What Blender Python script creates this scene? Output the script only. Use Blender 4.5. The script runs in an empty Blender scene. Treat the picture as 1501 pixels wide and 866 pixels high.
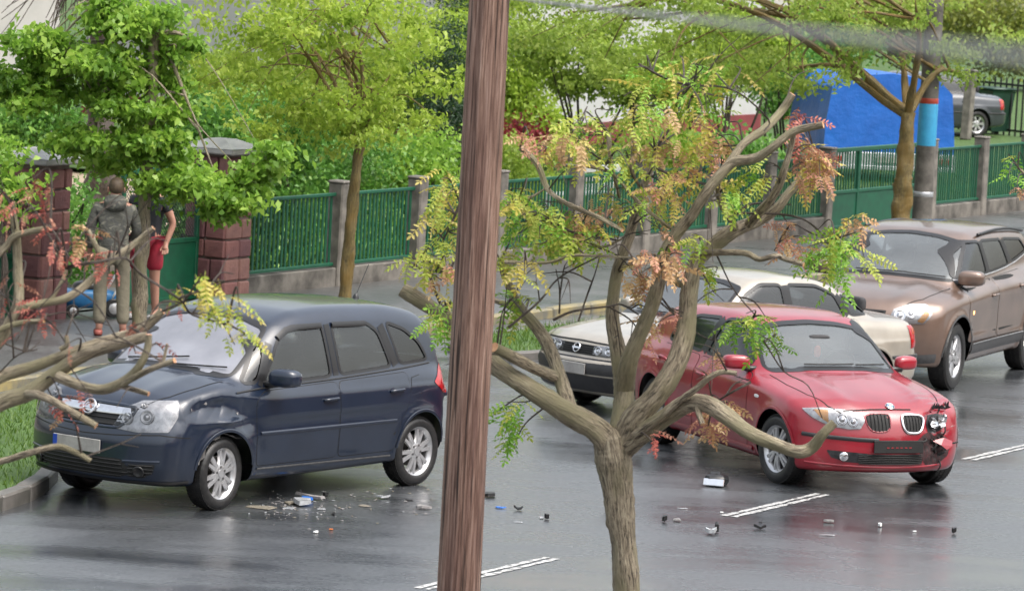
import bpy, bmesh, math, random
import numpy as np
from mathutils import Vector, Matrix, geometry
R = math.radians
random.seed(7); rng = np.random.default_rng(11)
scene = bpy.context.scene
COL = scene.collection

# ------------------------------------------------------------------ camera
F_PX, PITCH, ROLL, CAM_H = 6500.0, R(5.388), R(3.04), 5.347
PW, PH = 1501, 866
cam_d = bpy.data.cameras.new('camera'); cam = bpy.data.objects.new('camera', cam_d); COL.objects.link(cam)
cam_d.sensor_width = 36; cam_d.lens = F_PX / PW * 36
cam_d.clip_start = .1; cam_d.clip_end = 3000
_c, _s, _cr, _sr = math.cos(PITCH), math.sin(PITCH), math.cos(ROLL), math.sin(ROLL)
_fw = Vector((0, _c, -_s)); _V = Vector((0, _s, _c)); _X = Vector((1, 0, 0))
_rt = _X * _cr + _V * _sr; _up = -_X * _sr + _V * _cr
m = Matrix((_rt, _up, -_fw)).transposed().to_4x4(); m.translation = (0, 0, CAM_H)
cam.matrix_world = m
cam_d.dof.use_dof = True; cam_d.dof.focus_distance = 33.0; cam_d.dof.aperture_fstop = cam_d.lens / 19.0
scene.camera = cam

# ------------------------------------------------------------------ overcast sky and weak broad sun
SUN_EL, SUN_AZ = R(62), R(120)        # azimuth of the sun, measured from +Y towards +X
world = bpy.data.worlds.new('World'); scene.world = world; world.use_nodes = True
nt = world.node_tree; nt.nodes.clear()
sky = nt.nodes.new('ShaderNodeTexSky'); sky.sky_type = 'NISHITA'; sky.sun_disc = False
sky.sun_elevation = SUN_EL; sky.sun_rotation = SUN_AZ; sky.air_density = 1.6; sky.dust_density = 7.0; sky.ozone_density = 1.0
hs = nt.nodes.new('ShaderNodeHueSaturation'); hs.inputs['Saturation'].default_value = .42
bg = nt.nodes.new('ShaderNodeBackground'); bg.inputs['Strength'].default_value = .15
wo = nt.nodes.new('ShaderNodeOutputWorld')
nt.links.new(sky.outputs[0], hs.inputs['Color']); nt.links.new(hs.outputs[0], bg.inputs[0]); nt.links.new(bg.outputs[0], wo.inputs[0])
sun_d = bpy.data.lights.new('sun', 'SUN'); sun_d.energy = .5; sun_d.angle = R(60); sun_d.color = (1, .97, .93)
sun = bpy.data.objects.new('sun', sun_d); COL.objects.link(sun)
_sd = Vector((math.sin(SUN_AZ) * math.cos(SUN_EL), math.cos(SUN_AZ) * math.cos(SUN_EL), math.sin(SUN_EL)))
sun.rotation_euler = _sd.to_track_quat('Z', 'Y').to_euler()
vs = scene.view_settings; vs.view_transform = 'Standard'; vs.look = 'None'; vs.gamma = 1; vs.exposure = 1.12; vs.use_curve_mapping = False

# ------------------------------------------------------------------ pixel <-> place
def ray(px, py):
    a = (px - PW / 2) / F_PX; b = (PH / 2 - py) / F_PX
    u = a * _cr - b * _sr; v = a * _sr + b * _cr
    return np.array([u, _c + v * _s, -_s + v * _c])
def ground(px, py, z=0.):
    r = ray(px, py); return np.array([0, 0, CAM_H]) + r * ((z - CAM_H) / r[2])
def at(px, py, Y):
    r = ray(px, py); return np.array([0, 0, CAM_H]) + r * (Y / r[1])
U2 = np.array([.470, .8827]); N2 = np.array([-.8827, .470]); ROADYAW = math.atan2(.8827, .470)
def st(s, t, z=0.): return np.array([*(U2 * s + N2 * t), z])      # along / across the street
def s_of(p): return float(np.dot(p[:2], U2))
def t_of(p): return float(np.dot(p[:2], N2))

# ------------------------------------------------------------------ object helpers
def tag(o, label=None, cat=None, group=None, kind=None):
    if label: o['label'] = label
    if cat: o['category'] = cat
    if group: o['group'] = group
    if kind: o['kind'] = kind
    return o
def empty(name, loc=(0, 0, 0), rz=0.):
    o = bpy.data.objects.new(name, None); COL.objects.link(o); o.location = loc; o.rotation_euler = (0, 0, rz)
    o.empty_display_size = .2
    return o
def mesh_data(name, V, F, mats, smooth=False, normals=None, fmat=None):
    me = bpy.data.meshes.new(name)
    if isinstance(F, np.ndarray): F = F.tolist()
    V = np.asarray(V, float)
    me.from_pydata(V.tolist(), [], F)
    for mt in (mats if isinstance(mats, (list, tuple)) else [mats]): me.materials.append(mt)
    if fmat is not None: me.polygons.foreach_set('material_index', np.asarray(fmat, np.int32))
    if smooth: me.polygons.foreach_set('use_smooth', np.ones(len(me.polygons), bool))
    me.update()
    if normals is not None: me.normals_split_custom_set_from_vertices(np.asarray(normals, float).tolist())
    return me
def obj(name, V, F, mats, parent=None, smooth=False, normals=None, fmat=None):
    o = bpy.data.objects.new(name, mesh_data(name, V, F, mats, smooth, normals, fmat)); COL.objects.link(o)
    if parent is not None: o.parent = parent
    return o
def link_data(name, me, parent=None, loc=(0, 0, 0), rot=(0, 0, 0), scale=(1, 1, 1)):
    o = bpy.data.objects.new(name, me); COL.objects.link(o)
    if parent is not None: o.parent = parent
    o.location = loc; o.rotation_euler = rot; o.scale = scale
    return o
class MB:
    """collects shapes for ONE mesh object"""
    def __init__(s): s.V = []; s.F = []; s.M = []; s.n = 0
    def add(s, V, F, mi=0):
        V = np.asarray(V, float); s.V.append(V)
        for f in F: s.F.append([int(i) + s.n for i in f]); s.M.append(mi)
        s.n += len(V); return s
    def box(s, c, d, rz=0., mi=0, R3=None, bev=0.):
        d = np.asarray(d, float) / 2
        if bev > 0:
            b = min(bev, d.min() * .9); P = []; F = []
            for sx in (-1, 1):
                for sy in (-1, 1):
                    for sz in (-1, 1):
                        P += [(sx * d[0], sy * (d[1] - b), sz * (d[2] - b)), (sx * (d[0] - b), sy * d[1], sz * (d[2] - b)), (sx * (d[0] - b), sy * (d[1] - b), sz * d[2])]
            P = np.array(P)
            def ix(sx, sy, sz, k): return (((sx > 0) * 2 + (sy > 0)) * 2 + (sz > 0)) * 3 + k
            for k, ax in enumerate(((1, 2), (0, 2), (0, 1))):
                for sg in (-1, 1):
                    q = []
                    for a_, b_ in ((-1, -1), (1, -1), (1, 1), (-1, 1)):
                        e = [0, 0, 0]; e[k] = sg; e[ax[0]] = a_; e[ax[1]] = b_; q.append(ix(*e, k))
                    F.append(q if (sg > 0) ^ (k == 1) else q[::-1])
            for k in range(3):          # edges along axis k
                a1, a2 = [i for i in range(3) if i != k]
                for s1 in (-1, 1):
                    for s2 in (-1, 1):
                        e0 = [0, 0, 0]; e0[a1] = s1; e0[a2] = s2; e1 = list(e0); e0[k] = -1; e1[k] = 1
                        F.append([ix(*e0, a1), ix(*e1, a1), ix(*e1, a2), ix(*e0, a2)])
            for sx in (-1, 1):
                for sy in (-1, 1):
                    for sz in (-1, 1): F.append([ix(sx, sy, sz, 0), ix(sx, sy, sz, 1), ix(sx, sy, sz, 2)])
            V = P
        else:
            V = np.array([(x, y, z) for x in (-1, 1) for y in (-1, 1) for z in (-1, 1)]) * d
            F = [(0, 1, 3, 2), (4, 6, 7, 5), (0, 4, 5, 1), (2, 3, 7, 6), (0, 2, 6, 4), (1, 5, 7, 3)]
        if R3 is not None: V = V @ np.asarray(R3).T
        elif rz:
            c, q = math.cos(rz), math.sin(rz); V = np.stack([V[:, 0] * c - V[:, 1] * q, V[:, 0] * q + V[:, 1] * c, V[:, 2]], 1)
        return s.add(V + np.asarray(c, float), F, mi)
    def tube(s, P, r, n=8, cap=True, mi=0):
        V, F = tube_vf(P, r, n, cap); return s.add(V, F, mi)
    def lathe(s, prof, n=24, axis='z', c=(0, 0, 0), mi=0, closed=False):
        V, F = lathe_vf(prof, n, closed)
        if axis == 'y': V = V[:, [0, 2, 1]] * (1, 1, 1)
        if axis == 'x': V = V[:, [2, 1, 0]]
        return s.add(V + np.asarray(c, float), F, mi)
    def build(s, name, mats, parent=None, smooth=False):
        if not s.V: return None
        o = obj(name, np.concatenate(s.V), s.F, mats, parent, smooth, None, s.M)
        me = o.data; bm = bmesh.new(); bm.from_mesh(me); bmesh.ops.recalc_face_normals(bm, faces=bm.faces[:]); bm.to_mesh(me); bm.free()
        if smooth == 'auto':
            me.polygons.foreach_set('use_smooth', np.ones(len(me.polygons), bool)); me.set_sharp_from_angle(angle=R(38))
        return o
def frames(P):
    P = np.asarray(P, float); T = np.gradient(P, axis=0); T /= np.linalg.norm(T, axis=1, keepdims=True) + 1e-12
    a = np.array([0, 0, 1.]) if abs(T[0][2]) < .9 else np.array([1., 0, 0])
    N = np.cross(T[0], a); N /= np.linalg.norm(N); Ns = [N]
    for i in range(1, len(P)):
        N = Ns[-1] - T[i] * np.dot(Ns[-1], T[i]); N /= np.linalg.norm(N) + 1e-12; Ns.append(N)
    Ns = np.array(Ns); return T, Ns, np.cross(T, Ns)
def tube_vf(P, r, n=8, cap=True):
    P = np.asarray(P, float); r = np.broadcast_to(np.asarray(r, float), (len(P),))
    T, N, B = frames(P); a = np.arange(n) * 2 * math.pi / n
    V = (P[:, None] + r[:, None, None] * (np.cos(a)[None, :, None] * N[:, None] + np.sin(a)[None, :, None] * B[:, None])).reshape(-1, 3)
    F = []
    for i in range(len(P) - 1):
        for j in range(n):
            k = (j + 1) % n; F.append((i * n + j, i * n + k, (i + 1) * n + k, (i + 1) * n + j))
    if cap: F.append(tuple(range(n))[::-1]); F.append(tuple((len(P) - 1) * n + j for j in range(n)))
    return V, F
def lathe_vf(prof, n, closed=False):
    prof = np.asarray(prof, float); a = np.arange(n) * 2 * math.pi / n; k = len(prof)
    V = np.stack([prof[:, 0][:, None] * np.cos(a), prof[:, 0][:, None] * np.sin(a), np.broadcast_to(prof[:, 1][:, None], (k, n))], -1).reshape(-1, 3)
    F = []
    for i in range(k if closed else k - 1):
        i2 = (i + 1) % k
        for j in range(n): j2 = (j + 1) % n; F.append((i * n + j, i * n + j2, i2 * n + j2, i2 * n + j))
    return V, F
def catmull(P, k=6):
    P = np.asarray(P, float); Q = np.vstack([2 * P[0] - P[1], P, 2 * P[-1] - P[-2]]); out = []
    for i in range(1, len(Q) - 2):
        for t in np.arange(k) / k:
            out.append(.5 * (2 * Q[i] + (Q[i + 1] - Q[i - 1]) * t + (2 * Q[i - 1] - 5 * Q[i] + 4 * Q[i + 1] - Q[i + 2]) * t * t + (-Q[i - 1] + 3 * Q[i] - 3 * Q[i + 1] + Q[i + 2]) * t ** 3))
    out.append(P[-1]); return np.array(out)

# ------------------------------------------------------------------ materials
def new_mat(name):
    m = bpy.data.materials.new(name); m.use_nodes = True; n = m.node_tree.nodes; return m, m.node_tree, n['Principled BSDF']
def N(nt, t, **kw):
    n = nt.nodes.new(t)
    for k, v in kw.items():
        if k in n.inputs.keys(): n.inputs[k].default_value = v
        else: setattr(n, k, v)
    return n
def noise_vec(nt, coord='Object', scale=(1, 1, 1), attr=None):
    if attr: tc = N(nt, 'ShaderNodeAttribute', attribute_name=attr); out = tc.outputs['Vector']
    else: tc = N(nt, 'ShaderNodeTexCoord'); out = tc.outputs[coord]
    mp = N(nt, 'ShaderNodeMapping'); mp.inputs['Scale'].default_value = scale; nt.links.new(out, mp.inputs[0]); return mp.outputs[0]
def ramp(nt, fac, stops):
    r = N(nt, 'ShaderNodeValToRGB'); e = r.color_ramp.elements
    while len(e) < len(stops): e.new(.5)
    for el, (p, c) in zip(e, stops): el.position = p; el.color = (*c, 1) if len(c) == 3 else c
    nt.links.new(fac, r.inputs[0]); return r.outputs[0]
def mat(name, col, rough=.6, metal=0., col2=None, nscale=8., ndetail=5., stretch=(1, 1, 1), bump=0., bscale=None, spec=.5, coat=0., coord='Object', attr=None, rough2=None, lo=.35, hi=.65, bdist=.01):
    m, nt, b = new_mat(name)
    b.inputs['Base Color'].default_value = (*col, 1); b.inputs['Roughness'].default_value = rough; b.inputs['Metallic'].default_value = metal
    b.inputs['Specular IOR Level'].default_value = spec
    if coat: b.inputs['Coat Weight'].default_value = coat; b.inputs['Coat Roughness'].default_value = .06
    if col2 is not None or bump or rough2 is not None:
        v = noise_vec(nt, coord, stretch, attr); nz = N(nt, 'ShaderNodeTexNoise', Scale=nscale, Detail=ndetail, Roughness=.6); nt.links.new(v, nz.inputs['Vector'])
        if col2 is not None: nt.links.new(ramp(nt, nz.outputs[0], [(lo, col), (hi, col2)]), b.inputs['Base Color'])
        if rough2 is not None: nt.links.new(ramp(nt, nz.outputs[0], [(lo, (rough,) * 3), (hi, (rough2,) * 3)]), b.inputs['Roughness'])
        if bump:
            n2 = nz
            if bscale: n2 = N(nt, 'ShaderNodeTexNoise', Scale=bscale, Detail=6., Roughness=.65); nt.links.new(v, n2.inputs['Vector'])
            bp = N(nt, 'ShaderNodeBump', Strength=bump, Distance=bdist); nt.links.new(n2.outputs[0], bp.inputs['Height']); nt.links.new(bp.outputs[0], b.inputs['Normal'])
    return m
def paint(name, col, metal=.0, rough=.35, flake=None, inner=(.02, .02, .022)):
    """wet car paint: clear coat with rain beads; the inner side of the sheet is dark lining"""
    m, nt, b = new_mat(name)
    v = noise_vec(nt, 'Object')
    nz = N(nt, 'ShaderNodeTexNoise', Scale=3., Detail=4.); nt.links.new(v, nz.inputs['Vector'])
    c2 = tuple(min(1, c * 1.18 + .004) for c in col); c1 = tuple(c * .86 for c in col)
    colr = ramp(nt, nz.outputs[0], [(.3, c1), (.7, c2)])
    gm = N(nt, 'ShaderNodeNewGeometry'); mx = N(nt, 'ShaderNodeMix', data_type='RGBA')
    nt.links.new(gm.outputs['Backfacing'], mx.inputs[0]); nt.links.new(colr, mx.inputs[6]); mx.inputs[7].default_value = (*inner, 1)
    nt.links.new(mx.outputs[2], b.inputs['Base Color'])
    b.inputs['Metallic'].default_value = metal; b.inputs['Roughness'].default_value = rough
    b.inputs['Coat Weight'].default_value = 1.; b.inputs['Coat Roughness'].default_value = .05; b.inputs['Coat IOR'].default_value = 1.5
    vo = N(nt, 'ShaderNodeTexVoronoi', Scale=95.); nt.links.new(v, vo.inputs['Vector'])
    rr = ramp(nt, vo.outputs['Distance'], [(.0, (1, 1, 1)), (.42, (0, 0, 0))])
    bp = N(nt, 'ShaderNodeBump', Strength=.16, Distance=.002); nt.links.new(rr, bp.inputs['Height'])
    nt.links.new(bp.outputs[0], b.inputs['Coat Normal'])
    return m
def glass(name, tint=(.5, .55, .55), ior=1.6, gl=(1, 1, 1), beads=.05, painted_sheen=0., sheen_col=(.62, .68, .70)):
    m, nt, b = new_mat(name); nt.nodes.remove(b)
    out = nt.nodes['Material Output']
    tr = N(nt, 'ShaderNodeBsdfTransparent'); tr.inputs[0].default_value = (*tint, 1)
    g = N(nt, 'ShaderNodeBsdfGlossy', Roughness=.04); g.inputs[0].default_value = (*gl, 1)
    fr = N(nt, 'ShaderNodeFresnel', IOR=ior); mx = N(nt, 'ShaderNodeMixShader')
    v = noise_vec(nt, 'Object'); vo = N(nt, 'ShaderNodeTexVoronoi', Scale=80.); nt.links.new(v, vo.inputs['Vector'])
    rr = ramp(nt, vo.outputs['Distance'], [(.0, (1, 1, 1)), (.45, (0, 0, 0))])
    bp = N(nt, 'ShaderNodeBump', Strength=beads, Distance=.002); nt.links.new(rr, bp.inputs['Height']); nt.links.new(bp.outputs[0], g.inputs['Normal']); nt.links.new(bp.outputs[0], fr.inputs['Normal'])
    nt.links.new(fr.outputs[0], mx.inputs[0]); nt.links.new(tr.outputs[0], mx.inputs[1]); nt.links.new(g.outputs[0], mx.inputs[2]); 
    if painted_sheen:                                                # whitish diffuse layer painted in for the sky's reflection on wet glass
        df = N(nt, 'ShaderNodeBsdfDiffuse'); df.inputs[0].default_value = (*sheen_col, 1); tl = N(nt, 'ShaderNodeBsdfTranslucent'); tl.inputs[0].default_value = (*sheen_col, 1); m1 = N(nt, 'ShaderNodeMixShader'); m1.inputs[0].default_value = .3
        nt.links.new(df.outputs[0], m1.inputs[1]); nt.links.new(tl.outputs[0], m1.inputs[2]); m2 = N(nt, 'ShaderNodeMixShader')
        n5 = N(nt, 'ShaderNodeTexNoise', Scale=2.2, Detail=4.); nt.links.new(v, n5.inputs['Vector']); nt.links.new(ramp(nt, n5.outputs[0], [(.3, (painted_sheen * .7,) * 3), (.7, (painted_sheen * 1.15,) * 3)]), m2.inputs[0])
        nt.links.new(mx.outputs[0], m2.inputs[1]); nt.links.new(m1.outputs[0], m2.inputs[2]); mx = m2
    nt.links.new(mx.outputs[0], out.inputs[0])
    return m
M = {}
M['black'] = mat('black_plastic', (.012, .012, .013), .35, bump=.1, nscale=60)
M['matte'] = mat('matte_black', (.008, .008, .008), .7, col2=(.014, .014, .014))
M['rubber'] = mat('tyre_rubber', (.010, .010, .011), .42, col2=(.022, .021, .02), nscale=30, bump=.2)
M['alloy'] = mat('silver_alloy', (.62, .62, .63), .30, .75, col2=(.50, .50, .51), nscale=14, spec=.5)
M['alloy_dark'] = mat('dark_alloy', (.10, .10, .10), .45, .6, col2=(.16, .16, .16), nscale=20)
M['disc'] = mat('brake_disc', (.10, .095, .09), .5, .5, col2=(.06, .055, .05), nscale=40)
M['chrome'] = mat('chrome', (.78, .78, .80), .12, 1., col2=(.7, .7, .72), nscale=30)
M['seat'] = mat('seat_cloth', (.03, .03, .033), .85, col2=(.045, .045, .05), nscale=50, bump=.2)
M['seat_beige'] = mat('beige_seat', (.20, .17, .13), .85, col2=(.26, .22, .17), nscale=50, bump=.2)
M['dash'] = mat('dashboard', (.02, .02, .022), .6, col2=(.03, .03, .032), nscale=50)
M['glass'] = glass('window_glass', (.30, .34, .33), 1.65, painted_sheen=.045)
M['glass_dark'] = glass('tinted_glass', (.12, .14, .14), 1.75)
M['wscreen'] = glass('windscreen_glass', (.45, .50, .50), 2.0, painted_sheen=.17)
M['wscreen_sheen'] = glass('sheen_windscreen', (.35, .37, .42), 2.1, painted_sheen=.48, sheen_col=(.58, .60, .68))  # pale colour imitates bright sky mirrored in the windscreen
M['lens'] = glass('lamp_lens', (.9, .9, .9), 1.5)
M['white'] = mat('white_plastic', (.75, .75, .74), .35, col2=(.68, .68, .67), nscale=20)
M['plate_red'] = mat('faded_red_mark', (.35, .02, .03), .5, col2=(.25, .02, .02), nscale=40)
# ================================================================== cars
def pch(pts):
    pts = sorted(pts); x = np.array([p[0] for p in pts], float); y = np.array([p[1] for p in pts], float)
    h = np.diff(x); d = np.diff(y) / h; m = np.zeros_like(y)
    for i in range(1, len(x) - 1):
        if d[i - 1] * d[i] > 0:
            w1 = 2 * h[i] + h[i - 1]; w2 = h[i] + 2 * h[i - 1]; m[i] = (w1 + w2) / (w1 / d[i - 1] + w2 / d[i])
    m[0], m[-1] = d[0], d[-1]
    def f(q):
        q = np.asarray(q, float); qc = np.clip(q, x[0], x[-1]); i = np.clip(np.searchsorted(x, qc) - 1, 0, len(h) - 1)
        t = (qc - x[i]) / h[i]; t2 = t * t; t3 = t2 * t
        v = (2 * t3 - 3 * t2 + 1) * y[i] + (t3 - 2 * t2 + t) * h[i] * m[i] + (-2 * t3 + 3 * t2) * y[i + 1] + (t3 - t2) * h[i] * m[i + 1]
        return v + np.where(q < x[0], (q - x[0]) * m[0], 0) + np.where(q > x[-1], (q - x[-1]) * m[-1], 0)
    return f
def smax(a, b, k): h = np.maximum(k - np.abs(a - b), 0) / k; return np.maximum(a, b) + h * h * k * .25
def smin(a, b, k): h = np.maximum(k - np.abs(a - b), 0) / k; return np.minimum(a, b) - h * h * k * .25
def hnoise(p, f, seed=0):
    """cheap smooth noise built from sines, for dents"""
    r = np.random.default_rng(seed); v = 0
    for i in range(3):
        k = r.normal(size=3) * f * (1 + .6 * i); v = v + (1 - 2 * np.abs(np.sin(p @ k + r.uniform(0, 6)))) / (1 + .5 * i)
    return v / 2.2
class Shell:
    def __init__(s, sp):
        s.sp = sp
        s.plan, s.sec, s.top, s.front, s.rear, s.roof, s.ghw, s.bot = [pch(sp[k]) for k in ('plan', 'sec', 'top', 'front', 'rear', 'roof', 'ghw', 'bot')]
        s.dents = sp.get('dents', [])
    def F(s, P):
        sp = s.sp; x, y, z = P[:, 0], P[:, 1], P[:, 2]; ay = np.abs(y)
        w = s.plan(x); fl = 0
        for wx in (sp['wb'] / 2, -sp['wb'] / 2):
            d = np.hypot(x - wx, z - sp['wr']); fl = fl + sp['flare'] * np.exp(-((d - sp['ar'] - .01) / .055) ** 2) * (z > sp['wr'] * .3)
        cw = 0
        for (zc0, zc1, x0, x1, amp, wd) in sp.get('creases', []):       # feature lines pressed into the flanks
            zc = zc0 + (zc1 - zc0) * np.clip((x - x0) / (x1 - x0), 0, 1); q = (z - zc) / wd
            cw = cw + amp * np.where(q > 0, np.exp(-q * q * 3), np.exp(-q * q * .35)) * np.clip(1.15 - np.abs((x - (x0 + x1) / 2) / ((x1 - x0) / 2)), 0, .15) / .15
        side = ay - (w - s.sec(z) + fl + cw)
        q = ay / np.maximum(w, .3)
        zt = s.top(x) - sp['tcrown'] * q ** 2.6 - sp.get('tedge', .0) * q ** 8
        if 'hoodline' in sp: a, c, wd = sp['hoodline']; zt = zt + a * np.exp(-((ay - c) / wd) ** 2) * np.clip((x - .6) / .5, 0, 1)
        top = (z - zt) * .92
        fr = x - (s.front(z) - sp['fbow'] * q ** sp.get('fpow', 2.4)); re = (s.rear(z) + sp['rbow'] * q ** 2.6) - x
        bt = s.bot(x) - z
        low = smax(side, top, sp.get('kst', .10)); low = smax(low, fr, sp.get('kf', .11)); low = smax(low, re, .16); low = smax(low, bt, .06)
        wf = np.clip((x - sp['gx'] + .5), 0, 1); wf = wf * wf * (3 - 2 * wf)
        xe = x + (sp['bowf'] * wf - sp['bowr'] * (1 - wf)) * y * y
        zr = s.roof(xe); sl = (s.roof(xe + .01) - zr) / .01
        g1 = (z - (zr - sp['gcrown'] * y * y)) / np.sqrt(1 + sl * sl)
        dz = z - sp['zb']; g2 = (ay - (s.ghw(x) - sp['tumble'] * dz - sp['tcurv'] * np.maximum(dz, 0) ** 2)) * .95
        gr = smax(g1, g2, sp.get('kg', .12)); gr = smax(gr, sp['zb'] - .25 - z, .02)
        Fv = smin(low, gr, sp.get('kj', .05))
        for (c, r, dep, nf, na, sd) in s.dents:
            d2 = (((P - np.array(c)) / np.array(r)) ** 2).sum(1); wgt = np.exp(-d2 * 1.2)
            Fv = Fv + wgt * (dep + na * hnoise(P, nf, sd))
        return Fv
    def grad(s, P):
        e = 2e-3; G = np.stack([s.F(P + np.eye(3)[i] * e) - s.F(P - np.eye(3)[i] * e) for i in range(3)], 1)
        return G / (np.linalg.norm(G, axis=1, keepdims=True) + 1e-12)
    def cast(s, O, D, tmax=3.3, n=46):
        O = np.asarray(O, float); D = np.asarray(D, float); ts = np.linspace(0, tmax, n)
        t0 = np.zeros(len(O)); t1 = np.full(len(O), np.nan)
        for a, b in zip(ts[:-1], ts[1:]):
            m = np.isnan(t1)
            if not m.any(): break
            v = s.F(O[m] + D[m] * b); hit = v < 0; idx = np.where(m)[0]
            t1[idx[hit]] = b; t0[idx[hit]] = a
        miss = np.isnan(t1); t1[miss] = 1.0; t0[miss] = 1.0
        for _ in range(13):
            mid = (t0 + t1) / 2; v = s.F(O + D * mid[:, None]); t1 = np.where(v < 0, mid, t1); t0 = np.where(v < 0, t0, mid)
        return O + D * t1[:, None], miss
    def view(s, v, Q):
        Q = np.asarray(Q, float); a, b = Q[:, 0], Q[:, 1]; o = np.ones(len(Q))
        if v == 'L': return np.stack([a, o * 1.6, b], 1), np.tile([0, -1., 0], (len(Q), 1))
        if v == 'R': return np.stack([a, -o * 1.6, b], 1), np.tile([0, 1., 0], (len(Q), 1))
        if v == 'T': return np.stack([a, b, o * 2.4], 1), np.tile([0, 0, -1.], (len(Q), 1))
        if v == 'F': return np.stack([o * 2.9, a, b], 1), np.tile([-1., 0, 0], (len(Q), 1))
        if v == 'B': return np.stack([-o * 2.9, a, b], 1), np.tile([1., 0, 0], (len(Q), 1))
        xa = s.sp['xax'] if v == 'P' else -s.sp['xax']; sg = 1 if v == 'P' else -1
        c, q = np.cos(np.radians(a)), np.sin(np.radians(a)); D = np.stack([-c * sg, -q, 0 * a], 1)
        return np.stack([xa + 2.2 * c * sg, 2.2 * q, b], 1), D
    def on(s, v, Q, off=0.):
        O, D = s.view(v, Q); P, miss = s.cast(O, D); G = s.grad(P); return P + G * off, G
def chaikin(p, n=2, closed=True):
    p = np.asarray(p, float)
    for _ in range(n):
        q = np.roll(p, -1, 0) if closed else p[1:]; a = p if closed else p[:-1]
        r = np.stack([a * .75 + q * .25, a * .25 + q * .75], 1).reshape(-1, 2)
        p = r if closed else np.vstack([p[:1], r, p[-1:]])
    return p
def roundc(p, r=.05, k=4):
    p = np.asarray(p, float); n = len(p); out = []
    for i in range(n):
        a, b, c = p[i - 1], p[i], p[(i + 1) % n]; la, lc = np.linalg.norm(a - b), np.linalg.norm(c - b)
        q0 = b + (a - b) * min(r / la, .48); q2 = b + (c - b) * min(r / lc, .48)
        for t in np.linspace(0, 1, k + 1): out.append((1 - t) ** 2 * q0 + 2 * t * (1 - t) * b + t * t * q2)
    return np.array(out)
def densify(p, d, closed=True):
    out = []; n = len(p)
    for i in range(n if closed else n - 1):
        a, b = p[i], p[(i + 1) % n]; k = max(1, int(np.linalg.norm((b - a)) / d))
        out += [a + (b - a) * j / k for j in range(k)]
    if not closed: out.append(p[-1])
    return np.array(out)
def inside(poly, Q):
    x, y = Q[:, 0], Q[:, 1]; r = np.zeros(len(Q), bool); n = len(poly)
    for i in range(n):
        a, b = poly[i], poly[i - 1]; c = ((a[1] > y) != (b[1] > y))
        with np.errstate(divide='ignore', invalid='ignore'): r ^= c & (x < (b[0] - a[0]) * (y - a[1]) / (b[1] - a[1] + 1e-15) + a[0])
    return r
def offset_poly(p, d):
    """positive d grows the polygon"""
    p = np.asarray(p, float); A = .5 * np.sum(p[:, 0] * np.roll(p[:, 1], -1) - np.roll(p[:, 0], -1) * p[:, 1]); sg = 1 if A > 0 else -1
    e = np.roll(p, -1, 0) - p; e /= np.linalg.norm(e, axis=1, keepdims=True) + 1e-12; n = np.stack([e[:, 1], -e[:, 0]], 1) * sg
    m = n + np.roll(n, 1, 0); m /= np.maximum((m * m).sum(1, keepdims=True), .6) / 2.0; return p + m * d
def cdt(poly, g):
    poly = np.asarray(poly, float); lo, hi = poly.min(0), poly.max(0)
    gx, gy = np.meshgrid(np.arange(lo[0] + g[0] / 2, hi[0], g[0]), np.arange(lo[1] + g[1] / 2, hi[1], g[1])); Q = np.stack([gx.ravel(), gy.ravel()], 1)
    if len(Q):
        Q = Q[inside(poly, Q)]
        if len(Q):
            sc = np.array(g); pd = densify(poly, min(g) * .5); dmin = np.min(np.hypot(*((Q[:, None] - pd[None]) / sc).transpose(2, 0, 1)), 1); Q = Q[dmin > .35]
    n = len(poly); pts = [Vector(p) for p in poly] + [Vector(q) for q in Q]
    r = geometry.delaunay_2d_cdt(pts, [(i, (i + 1) % n) for i in range(n)], [list(range(n))], 1, 1e-6)
    return np.array([tuple(v) for v in r[0]]), [tuple(f) for f in r[2]]
POLAR = ('P', 'Q')
def prep(poly, v, rd, d):
    p = np.asarray(poly, float)
    if rd:
        s0 = np.array([35., 1.]) if v in POLAR else np.array([1., 1.]); p = roundc(p / s0, .02 * rd + .005) * s0
    sc = np.array([35., 1.]) if v in POLAR else np.array([1., 1.])
    return densify(p / sc, d) * sc
def patch(S, v, poly, name, mt, par, off=.003, rd=0, g=.06, bulge=0., thick=0.):
    sc = np.array([35., 1.]) if v in POLAR else np.array([1., 1.])
    p = prep(poly, v, rd, g * .6); q, f = cdt(p / sc, (g, g)); P, G = S.on(v, q * sc, off)
    if bulge:
        pd = p / sc; d = np.array([np.min(np.hypot(*(pd - a).T)) for a in q]); P = P + G * (bulge * np.sqrt(np.clip(d / .05, 0, 1)))[:, None]
    # orient along the normals
    if len(f):
        a, b, c = P[f[0][0]], P[f[0][1]], P[f[0][2]]; s_ = sum(np.dot(np.cross(P[t[1]] - P[t[0]], P[t[2]] - P[t[0]]), G[t[0]]) for t in f[:40])
        if s_ < 0: f = [t[::-1] for t in f]
    if thick:                                              # turned-in rim so the panel reads as sheet with an edge
        n = len(P); es = {}
        for t in f:
            for i in range(3):
                e = (t[i], t[(i + 1) % 3]); es[e] = 1
        bd = [e for e in es if (e[1], e[0]) not in es]; bv = sorted({i for e in bd for i in e}); mp = {i: n + k for k, i in enumerate(bv)}
        P = np.vstack([P, P[bv] - G[bv] * thick]); G = np.vstack([G, G[bv]])
        f = list(f) + [(a, mp[a], mp[b], b) for a, b in bd]
    return obj(name, P, f, mt, par, True, G if not bulge else None)
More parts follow.
